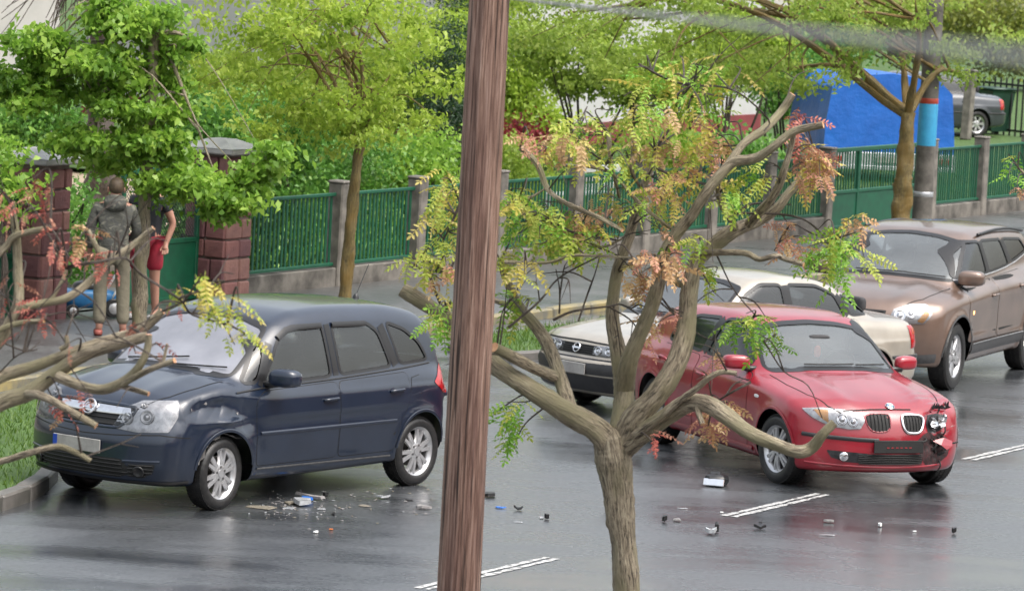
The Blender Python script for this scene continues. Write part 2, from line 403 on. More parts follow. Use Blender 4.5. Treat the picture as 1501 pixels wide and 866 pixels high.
def strip(S, v, line, width, name, mt, par, off=.004, closed=False, rd=0, d=.03, thick=0.):
    sc = np.array([35., 1.]) if v in POLAR else np.array([1., 1.])
    p = np.asarray(line, float) / sc
    if rd: p = chaikin(p, rd, closed)
    p = densify(p, d, closed)
    if closed: e = np.roll(p, -1, 0) - np.roll(p, 1, 0)
    else: e = np.gradient(p, axis=0)
    e /= np.linalg.norm(e, axis=1, keepdims=True) + 1e-12; nn = np.stack([-e[:, 1], e[:, 0]], 1)
    k = len(p); rows = [p - nn * width / 2, p, p + nn * width / 2]; Q = np.vstack(rows) * sc
    P, G = S.on(v, Q, off)
    if thick: P[k:2 * k] += G[k:2 * k] * thick
    F = []
    for r_ in range(2):
        for i in range(k if closed else k - 1):
            j = (i + 1) % k; F.append((r_ * k + i, r_ * k + j, (r_ + 1) * k + j, (r_ + 1) * k + i))
    a = np.cross(P[F[0][1]] - P[F[0][0]], P[F[0][2]] - P[F[0][0]])
    if np.dot(a, G[F[0][0]]) < 0: F = [f[::-1] for f in F]
    return obj(name, P, F, mt, par, True, None if thick else G)
def surface_net(S, lo, hi, h):
    lo, hi = np.array(lo), np.array(hi); n = np.ceil((hi - lo) / h).astype(int) + 1
    ax = [lo[i] + h * np.arange(n[i]) for i in range(3)]
    X, Y, Z = np.meshgrid(*ax, indexing='ij'); V = S.F(np.stack([X.ravel(), Y.ravel(), Z.ravel()], 1)).reshape(n)
    ins = V < 0; c = np.zeros(n - 1, int)
    for dx in (0, 1):
        for dy in (0, 1):
            for dz in (0, 1): c += ins[dx:n[0] - 1 + dx, dy:n[1] - 1 + dy, dz:n[2] - 1 + dz]
    act = (c > 0) & (c < 8); idx = -np.ones(n - 1, int); idx[act] = np.arange(act.sum()); I = np.argwhere(act)
    acc = np.zeros((len(I), 3)); cnt = np.zeros(len(I))
    corners = [(a, b, d) for a in (0, 1) for b in (0, 1) for d in (0, 1)]
    for a in corners:
        for k in range(3):
            if a[k]: continue
            b = list(a); b[k] = 1
            va = V[I[:, 0] + a[0], I[:, 1] + a[1], I[:, 2] + a[2]]; vb = V[I[:, 0] + b[0], I[:, 1] + b[1], I[:, 2] + b[2]]
            m = (va < 0) != (vb < 0); t = np.where(m, va / (va - vb + 1e-20), 0)
            p = np.array(a) + np.zeros((len(I), 3)); p[:, k] += t; acc[m] += p[m]; cnt[m] += 1
    P = lo + (I + acc / cnt[:, None]) * h
    Fs = []
    for k in range(3):
        i1, i2 = (k + 1) % 3, (k + 2) % 3
        sl0 = [slice(None)] * 3; sl1 = [slice(None)] * 3; sl0[k] = slice(0, -1); sl1[k] = slice(1, None)
        a, b = ins[tuple(sl0)], ins[tuple(sl1)]; E_ = np.argwhere(a != b)
        E_ = E_[(E_[:, i1] > 0) & (E_[:, i2] > 0) & (E_[:, i1] < n[i1] - 1) & (E_[:, i2] < n[i2] - 1)]
        def cell(d1, d2): q = E_.copy(); q[:, i1] -= d1; q[:, i2] -= d2; return idx[q[:, 0], q[:, 1], q[:, 2]]
        q = np.stack([cell(1, 1), cell(0, 1), cell(0, 0), cell(1, 0)], 1)
        flip = ~ins[E_[:, 0], E_[:, 1], E_[:, 2]]; q[flip] = q[flip][:, ::-1]; Fs.append(q)
    Fq = np.concatenate(Fs)
    for _ in range(2):                                     # project onto the surface
        G = S.grad(P); e = 1e-3; v = S.F(P); dv = (S.F(P + G * e) - v) / e; P = P - G * np.clip(v / np.maximum(dv, .3), -h * .5, h * .5)[:, None]
    return P, Fq
def make_body(S, name, mt, par, openings, h=.03):
    sp = S.sp; P, Fq = surface_net(S, (sp['x0'] - .1, -sp['hw'] - .12, .05), (sp['x1'] + .1, sp['hw'] + .12, sp['ht'] + .08), h)
    keep = np.ones(len(Fq), bool); C = P[Fq].mean(1); snaps = []
    for v, poly, cond in openings:
        poly = np.asarray(poly)
        q = {'L': C[:, [0, 2]], 'R': C[:, [0, 2]], 'T': C[:, [0, 1]], 'F': C[:, [1, 2]], 'B': C[:, [1, 2]]}[v]
        m = inside(poly, q) & cond(C); kept = keep.copy(); kept[m] = False
        vb = np.intersect1d(Fq[m].ravel(), Fq[kept].ravel()); snaps.append((v, poly, vb)); keep &= ~m
    for v, poly, vb in snaps:
        if not len(vb): continue
        ix = {'L': (0, 2), 'R': (0, 2), 'T': (0, 1), 'F': (1, 2), 'B': (1, 2)}[v]
        q = P[vb][:, ix]; pd = densify(poly, .006); d = np.hypot(*(q[:, None] - pd[None]).transpose(2, 0, 1)); j = d.argmin(1); ok = d.min(1) < h * 1.2
        qq = pd[j]; P2, G2 = S.on(v, qq); ok &= np.linalg.norm(P2 - P[vb], axis=1) < h * 2.5
        P[vb[ok]] = P2[ok]
    Fq = Fq[keep]; used = np.unique(Fq); mp = -np.ones(len(P), int); mp[used] = np.arange(len(used)); P = P[used]; Fq = mp[Fq]
    # winding outward
    G = S.grad(P); a, b, c = P[Fq[:, 0]], P[Fq[:, 1]], P[Fq[:, 2]]; fn = np.cross(b - a, c - a)
    if np.mean((fn * G[Fq[:, 0]]).sum(1) > 0) < .5: Fq = Fq[:, ::-1]
    return obj(name, P, Fq, mt, par, True, G)
def rot_axis(nrm, up=(0, 0, 1)):
    z = np.asarray(nrm, float); z /= np.linalg.norm(z); x = np.cross(up, z); x /= np.linalg.norm(x); y = np.cross(z, x); return np.stack([x, y, z], 1)
def blob(c, r, ex=(.6, .6), n=(16, 10), R3=None):
    a = np.linspace(0, 2 * math.pi, n[0], endpoint=False); b = np.linspace(-math.pi / 2, math.pi / 2, n[1])
    f = lambda w, e: np.sign(w) * np.abs(w) ** e
    A, B = np.meshgrid(a, b); V = np.stack([f(np.cos(B), ex[0]) * f(np.cos(A), ex[1]), f(np.cos(B), ex[0]) * f(np.sin(A), ex[1]), f(np.sin(B), ex[0])], -1).reshape(-1, 3) * np.asarray(r)
    if R3 is not None: V = V @ np.asarray(R3).T
    F = []
    for i in range(n[1] - 1):
        for j in range(n[0]): k = (j + 1) % n[0]; F.append((i * n[0] + j, i * n[0] + k, (i + 1) * n[0] + k, (i + 1) * n[0] + j))
    return V + np.asarray(c, float), F
def wheel(par, pos, sgn, r, wd, rimr, style, steer=0., spin=0., rim_mat='alloy'):
    """wheel = hub and brake disc, with tyre and rim as its pieces; outer face towards sgn*y"""
    b = MB(); b.lathe([(.03, -.02), (.14, -.02), (.14, .0), (.05, .0), (.05, .03), (.0, .03)], 20, 'y')
    w = b.build('wheel', M['disc'], par, 'auto'); w.location = pos; w.rotation_euler = (0, 0, steer + (0 if sgn > 0 else math.pi))
    h = wd / 2; t = MB()
    prof = [(rimr, -h * .86), (rimr + .012, -h * .95), (rimr + (r - rimr) * .5, -h), (r - .022, -h * .90), (r - .004, -h * .68), (r, -h * .4), (r, h * .4), (r - .004, h * .68), (r - .022, h * .90), (rimr + (r - rimr) * .5, h), (rimr + .012, h * .95), (rimr, h * .86)]
    t.lathe(prof, 48, 'y')
    for k in range(56):                                   # tread blocks
        a = 2 * math.pi * k / 56
        for yy, ww in ((-.62, .24), (-.2, .26), (.2, .26), (.62, .24)):
            rr = r - (.003 if abs(yy) < .5 else .008); R3 = np.array([[math.cos(a), 0, -math.sin(a)], [0, 1, 0], [math.sin(a), 0, math.cos(a)]]).T
            t.box(np.array([math.sin(a) * rr, yy * h, math.cos(a) * rr]), (2 * math.pi * r / 56 * .72, wd * ww * .5, .014), R3=np.array([[math.cos(a), 0, math.sin(a)], [0, 1, 0], [-math.sin(a), 0, math.cos(a)]]))
    t.build('tyre', M['rubber'], w, 'auto')
    q = MB(); yo = h * .82
    q.lathe([(rimr + .004, -h * .8), (rimr - .02, -h * .6), (rimr - .03, 0), (rimr - .03, yo - .035), (rimr - .012, yo - .012), (rimr + .006, yo), (rimr + .012, yo + .004), (rimr + .012, yo - .01)], 48, 'y')
    n = style['n']; yc = yo - style.get('dish', .02)
    for k in range(n):
        for pr in style['pair']:
            a = spin + 2 * math.pi * k / n + pr
            ca, sa = math.cos(a), math.sin(a); w0, w1 = style['w']
            rr = [(.05, w0, yc), (.5 * rimr, (w0 + w1) / 2, yc + .006), (rimr - .018, w1, yo - .014)]
            V = []
            for (rad, wdh, yy) in rr:
                for (tx, ty) in ((-1, -.022), (-.72, 0), (.72, 0), (1, -.022)):
                    V.append((sa * rad + ca * tx * wdh / 2, yy + ty, ca * rad - sa * tx * wdh / 2))
            F = []
            for i in range(2):
                for j in range(3): F.append((i * 4 + j, i * 4 + j + 1, (i + 1) * 4 + j + 1, (i + 1) * 4 + j))
            q.add(V, F)
    q.lathe([(.078, yc - .03), (.078, yc - .002), (.062, yc + .006), (.036, yc + .006), (.034, yc + .012), (.0, yc + .014)], 24, 'y')
    for k in range(5):
        a = spin + 2 * math.pi * (k + .5) / 5; q.lathe([(.011, yc), (.011, yc + .011), (0, yc + .011)], 8, 'y', (math.sin(a) * .056, 0, math.cos(a) * .056), 1)
    rm = q.build('rim', [M[rim_mat], M['alloy_dark']], w, 'auto')
    if style.get('cap') == 'roundel':
        pass
    return w
def mirror_poly(p): return [(-a, b) for a, b in p]
def arch_poly(x, z, r, zl, n=40):
    a = np.linspace(-.12 * math.pi, 1.12 * math.pi, n); p = [(x + r * math.cos(q), z + r * math.sin(q)) for q in a]
    return np.array([(x + r * .93, -.1)] + p + [(x - r * .93, -.1)])
def seat_mesh(mb, x, y, w, zf, zt, rake=.25, head=True, mi=0):
    V, F = blob((x + .05, y, zf + .08), (.27, w / 2, .09), (.5, .4)); mb.add(V, F, mi)
    R3 = np.array(Matrix.Rotation(-rake, 3, 'Y')); hgt = zt - zf
    V, F = blob((x - .26 - rake * hgt * .35, y, zf + hgt * .42), (.085, w / 2, hgt * .45), (.5, .4), R3=R3); mb.add(V, F, mi)
    if head:
        V, F = blob((x - .30 - rake * hgt * .9, y, zt + .06), (.05, .13, .095), (.5, .5), R3=R3); mb.add(V, F, mi)
def interior(par, sp, seatm='seat'):
    d = MB(); xd = sp['cowl'] - .02; zd = sp['dashz']; w = sp['hw'] * .80
    V, F = blob((xd - .30, 0, zd - .16), (.36, w, .19), (.45, .25), (24, 12)); d.add(V, F)
    V, F = blob((xd - .5, sp.get('lhd', 1) * .36, zd + .02), (.10, .16, .05), (.6, .6)); d.add(V, F)
    d.box((-.25, 0, .30), (2.6, w * 1.9, .06)); 
    a = np.linspace(0, 2 * math.pi, 25); R3 = np.array(Matrix.Rotation(R(-62), 3, 'Y'))
    ring = np.stack([.18 * np.cos(a), .18 * np.sin(a), 0 * a], 1) @ R3.T + np.array([xd - .68, .36, zd - .0]); d.tube(ring, .014, 6, False)
    d.tube([ring[0] * .5 + ring[12] * .5, (xd - .45, .36, zd - .12)], .03, 6)
    d.build('dashboard', M['dash'], par, 'auto')
    for y in (-.36, .36):
        s_ = MB(); seat_mesh(s_, sp['seatx'], y, .50, sp['seatz'], sp['seatz'] + .62); s_.build('front_seat', M[seatm], par, True)
    s_ = MB(); seat_mesh(s_, sp['seatx'] - .95, 0, 1.22, sp['seatz'] + .03, sp['seatz'] + .60, .28, False)
    for y in (-.4, .4):
        V, F = blob((sp['seatx'] - 1.40, y, sp['seatz'] + .69), (.045, .12, .075), (.5, .5)); s_.add(V, F)
    s_.build('rear_seat', M[seatm], par, True)
def lamp_unit(S, v, poly, par, name, cells, amber=None, depth=.035, rd=1, label=None, body=None):
    """head lamp: dark housing, bright bowls, clear lens bulging over it"""
    hs_ = patch(S, v, poly, name, body or M['lamp_house'], par, .002, rd, .035)
    if label: hs_['label'] = label
    for (a, b, rad, mt) in cells:
        P, G = S.on(v, [(a, b)], .006); R3 = rot_axis(G[0]); q = MB()
        Vv, Ff = lathe_vf([(rad, .0), (rad * .98, .010), (rad * .86, .010), (rad * .66, .003), (rad * .45, .002), (rad * .40, .012), (rad * .22, .018), (0, .019)], 24)
        q.add(Vv @ R3.T + P[0], Ff); q.build('reflector', mt, hs_, True)
    if amber is not None: patch(S, v, amber, 'indicator', M['amber'], hs_, .006, 1, .03)
    patch(S, v, poly, 'lens', M['lens'], hs_, .009, rd, .035, bulge=.016)
    return hs_
def door_mirror(par, P, sgn, mt, size=(.085, .13, .085), name='mirror', fold=0.):
    q = MB(); x, y, z = P
    V, F = blob((x, y + sgn * .17, z + .02), size, (.62, .62), (20, 12)); V[:, 0] += (V[:, 1] - y) * sgn * -.25; V[:, 2] -= np.where(V[:, 2] < z, (V[:, 2] - z) * .25, 0)
    q.add(V, F, 0)
    q.box((x + .01, y + sgn * .03, z - .03), (.07, .16, .05), bev=.015, mi=1)
    o = q.build(name, [mt, M['black']], par, 'auto')
    g = MB(); V, F = blob((x - size[0] * .80, y + sgn * .175, z + .022), (.012, size[1] * .80, size[2] * .74), (.5, .5)); V[:, 0] += (V[:, 1] - y) * sgn * -.25; g.add(V, F); g.build('mirror_glass', M['chrome'], o, True)
    return o
def plate_obj(S, par, y, z, w=.52, h=.112, tilt=0., mats=None, name='number_plate', v='F', band=True):
    P, G = S.on(v, [(y, z)], .012); sg = 1 if v == 'F' else -1
    n = G[0] * (1, .25, .35); R3 = rot_axis(n); q = MB(); q.box(P[0], (w, h, .012), R3=R3, bev=.004, mi=0)
    o = q.build(name, mats or [M['plate'], M['plate_blue']], par)
    if band:
        q = MB(); q.box(P[0] + R3 @ np.array([-w / 2 + .024, 0, .0075]), (.044, h - .012, .004), R3=R3); q.build('blue_band', M['plate_blue'], o)
    return o, P[0], R3
M['lamp_house'] = mat('lamp_housing', (.55, .55, .56), .22, .6, col2=(.34, .34, .35), nscale=22)
M['lamp_dark'] = mat('dark_lamp_housing', (.05, .05, .055), .3, .3, col2=(.02, .02, .022), nscale=22)
M['amber'] = mat('amber_lens', (.62, .34, .12), .2, .2, coat=.6, col2=(.55, .26, .07), nscale=30)
M['redlens'] = mat('red_lens', (.40, .01, .012), .18, coat=.8, col2=(.28, .006, .008), nscale=30)
M['plate'] = mat('plate_white', (.36, .35, .33), .45, col2=(.26, .25, .24), nscale=9)
M['plate_blue'] = mat('plate_blue', (.012, .05, .32), .4, col2=(.015, .06, .38), nscale=20)
M['seam'] = mat('panel_gap', (.004, .004, .004), .8, col2=(.007, .007, .007), nscale=40)
SP = {}
SP['mpv'] = dict(wb=2.63, wr=.305, ar=.352, flare=.016, x0=-1.92, x1=2.17, hw=.85, ht=1.64, xax=1.30, gx=.2,
    plan=[(-1.95, .70), (-1.7, .80), (-1.3, .842), (0, .847), (1.3, .845), (1.7, .815), (2.0, .79), (2.2, .72)],
    sec=[(.15, .09), (.28, .030), (.45, .006), (.6, 0), (.75, .004), (.9, .026), (1.0, .055), (1.2, .13)],
    top=[(-2.0, 1.06), (-1.0, 1.10), (.6, 1.06), (1.05, 1.08), (1.2, 1.095), (1.5, 1.055), (1.8, .985), (2.0, .905), (2.1, .84), (2.2, .66)],
    tcrown=.075, tedge=.03, kst=.065, hoodline=(.012, .42, .10),
    front=[(.15, 2.02), (.28, 2.11), (.42, 2.15), (.55, 2.15), (.66, 2.125), (.74, 2.085), (.86, 2.05), (1.0, 1.95)], fbow=.25, fpow=3.0,
    rear=[(.2, -1.80), (.4, -1.88), (.6, -1.89), (.8, -1.86), (1.0, -1.83), (1.2, -1.80)], rbow=.15,
    bot=[(-1.9, .30), (-1.2, .23), (1.2, .21), (2.1, .23)],
    roof=[(-2.0, .80), (-1.86, 1.0), (-1.76, 1.3), (-1.66, 1.45), (-1.5, 1.53), (-1.0, 1.60), (-.3, 1.622), (.15, 1.605), (.5, 1.53), (.8, 1.36), (1.2, 1.10), (1.5, .9)],
    ghw=[(-1.9, .66), (-1.5, .735), (-1, .77), (0, .785), (.6, .778), (1.0, .745), (1.3, .69)], zb=1.0, tumble=.20, tcurv=.14, gcrown=.075, bowf=.20, bowr=.14, kg=.13,
    creases=[(.875, .93, -1.7, 1.2, .010, .05), (.62, .60, -.95, .90, .004, .03)],
    cowl=1.15, dashz=1.06, seatx=.05, seatz=.52,
    # crushed left front wing
    dents=[((1.42, .92, .86), (.38, .22, .085), .085, 5.5, .034, 3), ((1.86, .80, .80), (.12, .14, .13), .015, 10, .008, 4), ((1.06, .92, .74), (.15, .16, .09), .055, 7, .03, 5), ((1.30, .90, .74), (.30, .2, .03), -.026, 6, .012, 6)])
SP['hatch'] = dict(wb=2.66, wr=.316, ar=.362, flare=.014, x0=-2.18, x1=2.10, hw=.876, ht=1.44, xax=1.33, gx=-.2,
    plan=[(-2.25, .66), (-2.0, .775), (-1.6, .845), (-1.2, .872), (0, .862), (1.3, .872), (1.7, .845), (2.0, .735), (2.15, .58)],
    sec=[(.12, .11), (.25, .045), (.4, .018), (.55, .004), (.66, 0), (.78, .016), (.88, .05), (1.0, .11)],
    top=[(-2.2, .98), (-1.9, 1.04), (-1, 1.04), (.3, 1.0), (.65, .985), (.85, .965), (1.2, .925), (1.6, .865), (1.85, .805), (2.0, .745), (2.1, .66)],
    tcrown=.07, tedge=.03, kst=.065, hoodline=(.014, .40, .09),
    front=[(.12, 1.98), (.22, 2.055), (.35, 2.085), (.5, 2.075), (.6, 2.05), (.72, 2.01), (.8, 1.95)], fbow=.36, fpow=2.4,
    rear=[(.2, -2.08), (.4, -2.16), (.6, -2.16), (.8, -2.12), (.95, -2.05)], rbow=.18,
    bot=[(-2.1, .26), (-1.2, .18), (1.2, .17), (2.1, .19)],
    roof=[(-2.3, .75), (-2.08, .97), (-1.93, 1.15), (-1.80, 1.26), (-1.55, 1.34), (-1.0, 1.40), (-.4, 1.422), (.0, 1.395), (.25, 1.325), (.55, 1.15), (.9, .93), (1.2, .75)],
    ghw=[(-2.1, .58), (-1.6, .715), (-1, .765), (0, .778), (.5, .755), (.9, .69)], zb=.95, tumble=.27, tcurv=.16, gcrown=.085, bowf=.22, bowr=.18, kg=.13,
    creases=[(.80, .88, -2.0, 1.7, .014, .06), (.36, .42, -1.0, .95, .010, .05)],
    cowl=.82, dashz=.93, seatx=-.18, seatz=.36,
    # crushed left front corner
    dents=[((1.92, .60, .64), (.16, .24, .12), .06, 11, .035, 8), ((1.98, .52, .42), (.14, .20, .14), .05, 12, .028, 9), ((1.72, .58, .80), (.24, .24, .09), .030, 9, .028, 2)])
SP['suv'] = dict(wb=2.774, wr=.37, ar=.435, flare=.022, x0=-2.36, x1=2.30, hw=.945, ht=1.73, xax=1.45, gx=.2,
    plan=[(-2.4, .74), (-2.1, .85), (-1.6, .915), (-1.2, .93), (0, .92), (1.3, .93), (1.8, .895), (2.1, .81), (2.35, .64)],
    sec=[(.2, .10), (.35, .04), (.5, .014), (.7, .0), (.9, .0), (1.02, .02), (1.12, .06), (1.3, .13)],
    top=[(-2.4, 1.06), (-2.1, 1.26), (-1, 1.24), (.6, 1.15), (1.05, 1.13), (1.3, 1.125), (1.7, 1.075), (2.0, 1.0), (2.2, .90), (2.3, .75)],
    tcrown=.09, tedge=.04, kst=.075, hoodline=(.022, .44, .12),
    front=[(.2, 2.12), (.4, 2.24), (.6, 2.27), (.8, 2.25), (.95, 2.17), (1.1, 2.0)], fbow=.34, fpow=2.4,
    rear=[(.3, -2.22), (.6, -2.34), (.9, -2.30), (1.15, -2.2)], rbow=.18,
    bot=[(-2.2, .36), (-1.2, .27), (1.2, .25), (2.2, .28)],
    roof=[(-2.5, .9), (-2.2, 1.2), (-2.05, 1.42), (-1.9, 1.57), (-1.6, 1.635), (-1, 1.68), (-.3, 1.70), (.2, 1.67), (.55, 1.56), (1.1, 1.24), (1.35, 1.08), (1.7, .85)],
    ghw=[(-2.3, .66), (-1.8, .76), (-1, .80), (0, .815), (.7, .80), (1.2, .735)], zb=1.12, tumble=.25, tcurv=.14, gcrown=.08, bowf=.2, bowr=.16, kg=.13,
    creases=[(.98, 1.16, -2.1, 1.6, .030, .08), (.50, .56, -.9, .95, .012, .05)],
    cowl=1.10, dashz=1.12, seatx=.05, seatz=.60)
SP['sedan'] = dict(wb=2.6, wr=.30, ar=.345, flare=.012, x0=-2.24, x1=2.20, hw=.86, ht=1.43, xax=1.35, gx=-.1,
    plan=[(-2.3, .70), (-2.0, .79), (-1.6, .84), (-1.2, .855), (0, .857), (1.3, .85), (1.8, .81), (2.1, .72), (2.25, .60)],
    sec=[(.15, .08), (.28, .03), (.45, .008), (.6, 0), (.72, .006), (.85, .035), (.95, .07), (1.1, .13)],
    top=[(-2.3, .88), (-2.0, .945), (-1.6, .97), (-1, 1.0), (.6, .98), (.9, .945), (1.1, .92), (1.5, .87), (1.9, .80), (2.1, .73), (2.2, .62)],
    tcrown=.06, tedge=.03, kst=.065, hoodline=(.008, .40, .10),
    front=[(.15, 2.04), (.28, 2.14), (.42, 2.18), (.54, 2.17), (.60, 2.11), (.72, 2.08), (.8, 2.0)], fbow=.24, fpow=2.8,
    rear=[(.2, -2.10), (.35, -2.20), (.52, -2.22), (.58, -2.16), (.8, -2.13), (.95, -2.10)], rbow=.13,
    bot=[(-2.1, .27), (-1.2, .20), (1.2, .19), (2.1, .21)],
    roof=[(-2.0, .74), (-1.55, .97), (-1.25, 1.16), (-1.0, 1.29), (-.7, 1.37), (-.2, 1.41), (.2, 1.395), (.45, 1.31), (.8, 1.08), (1.08, .92), (1.3, .8)],
    ghw=[(-1.9, .60), (-1.4, .68), (-1, .72), (0, .75), (.6, .735), (1.0, .67)], zb=.93, tumble=.28, tcurv=.14, gcrown=.075, bowf=.2, bowr=.2, kg=.11,
    creases=[(.70, .74, -2.1, 1.9, .008, .05)],
    cowl=1.0, dashz=.90, seatx=-.05, seatz=.38)
WIN = {}
WIN['mpv'] = dict(q=[[(1.03, 1.035), (.86, 1.035), (.67, 1.33), (.715, 1.36)]],
    f=[(.79, 1.015), (-.10, 1.04), (-.07, 1.46), (.34, 1.46), (.51, 1.37), (.63, 1.22)], r=[(-.23, 1.045), (-.94, 1.075), (-.82, 1.37), (-.68, 1.45), (-.20, 1.46)],
    rq=[[(-1.08, 1.085), (-1.50, 1.10), (-1.40, 1.25), (-1.20, 1.37), (-.96, 1.44)]],
    ws=[(.655, 1.08), (.35, 1.115), (0, 1.125), (-.35, 1.115), (-.655, 1.08), (-.635, 1.2), (-.57, 1.455), (-.3, 1.515), (0, 1.53), (.3, 1.515), (.57, 1.455), (.635, 1.2)],
    rw=[(.58, 1.06), (-.58, 1.06), (-.52, 1.40), (0, 1.43), (.52, 1.40)],
    df=[(.92, .345), (-.15, .345), (-.15, .985), (.80, .96), (.92, .90)], dr=[(-.17, .345), (-.93, .345), (-.98, .56), (-1.10, .72), (-1.13, .80), (-1.13, 1.01), (-.17, .985)],
    pil=[((-.165, 1.035), (-.135, 1.465), .07), ((-1.01, 1.075), (-.87, 1.42), .09), ((.83, 1.0), (.62, 1.34), .05)], hf=(-.03, .845), hr=(-.94, .865))
WIN['hatch'] = dict(q=[], f=[(.54, .99), (-.36, .995), (-.21, 1.325), (.05, 1.34), (.27, 1.265)], r=[(-.48, .995), (-1.26, 1.03), (-1.13, 1.21), (-.78, 1.295), (-.32, 1.325)], rq=[],
    ws=[(.665, .955), (.3, .985), (0, .99), (-.3, .985), (-.665, .955), (-.625, 1.1), (-.565, 1.285), (-.3, 1.335), (0, 1.352), (.3, 1.335), (.565, 1.285), (.625, 1.1)],
    rw=[(.5, 1.02), (-.5, 1.02), (-.44, 1.24), (0, 1.28), (.44, 1.24)],
    df=[(.76, .27), (-.42, .27), (-.42, .955), (.60, .93), (.74, .88)], dr=[(-.44, .27), (-.92, .27), (-.94, .5), (-1.03, .67), (-1.20, .76), (-1.30, .98), (-.44, .955)],
    pil=[((-.42, .99), (-.265, 1.325), .09)], hf=(-.24, .80), hr=(-1.12, .84))
WIN['suv'] = dict(q=[], f=[(1.00, 1.185), (.08, 1.205), (.12, 1.545), (.44, 1.555), (.70, 1.44)], r=[(-.02, 1.205), (-.80, 1.25), (-.68, 1.53), (.03, 1.55)], rq=[[(-.92, 1.27), (-1.66, 1.36), (-1.50, 1.49), (-.80, 1.53)]],
    ws=[(.73, 1.16), (.35, 1.185), (0, 1.195), (-.35, 1.185), (-.73, 1.16), (-.70, 1.3), (-.625, 1.54), (-.3, 1.60), (0, 1.62), (.3, 1.60), (.625, 1.54), (.70, 1.3)],
    rw=[(.6, 1.26), (-.6, 1.26), (-.54, 1.52), (0, 1.55), (.54, 1.52)],
    df=[(1.05, .50), (-.0, .50), (-.0, 1.14), (.9, 1.11), (1.05, 1.06)], dr=[(-.02, .50), (-.88, .50), (-.96, .68), (-1.1, .84), (-1.12, 1.18), (-.02, 1.14)],
    pil=[((.03, 1.2), (.075, 1.55), .08), ((-.86, 1.26), (-.74, 1.53), .08)], hf=(.16, .97), hr=(-.84, 1.02))
WIN['sedan'] = dict(q=[], f=[(.70, .965), (-.12, .975), (-.10, 1.315), (.18, 1.32), (.40, 1.22)], r=[(-.22, .975), (-.98, .985), (-.86, 1.20), (-.62, 1.295), (-.20, 1.315)], rq=[[(-1.06, .99), (-1.36, 1.0), (-1.14, 1.13), (-.95, 1.20)]],
    ws=[(.655, .94), (.3, .965), (0, .97), (-.3, .965), (-.655, .94), (-.62, 1.05), (-.555, 1.28), (-.3, 1.325), (0, 1.34), (.3, 1.325), (.555, 1.28), (.62, 1.05)],
    rw=[(.54, 1.02), (-.54, 1.02), (-.46, 1.25), (0, 1.29), (.46, 1.25)],
    df=[(.86, .28), (-.16, .28), (-.16, .945), (.76, .93), (.86, .88)], dr=[(-.18, .28), (-.90, .28), (-.94, .5), (-1.06, .66), (-1.12, .95), (-.18, .945)],
    pil=[((-.17, .975), (-.15, 1.31), .08), ((-1.02, .985), (-.90, 1.2), .06)], hf=(-.04, .78), hr=(-.96, .80))
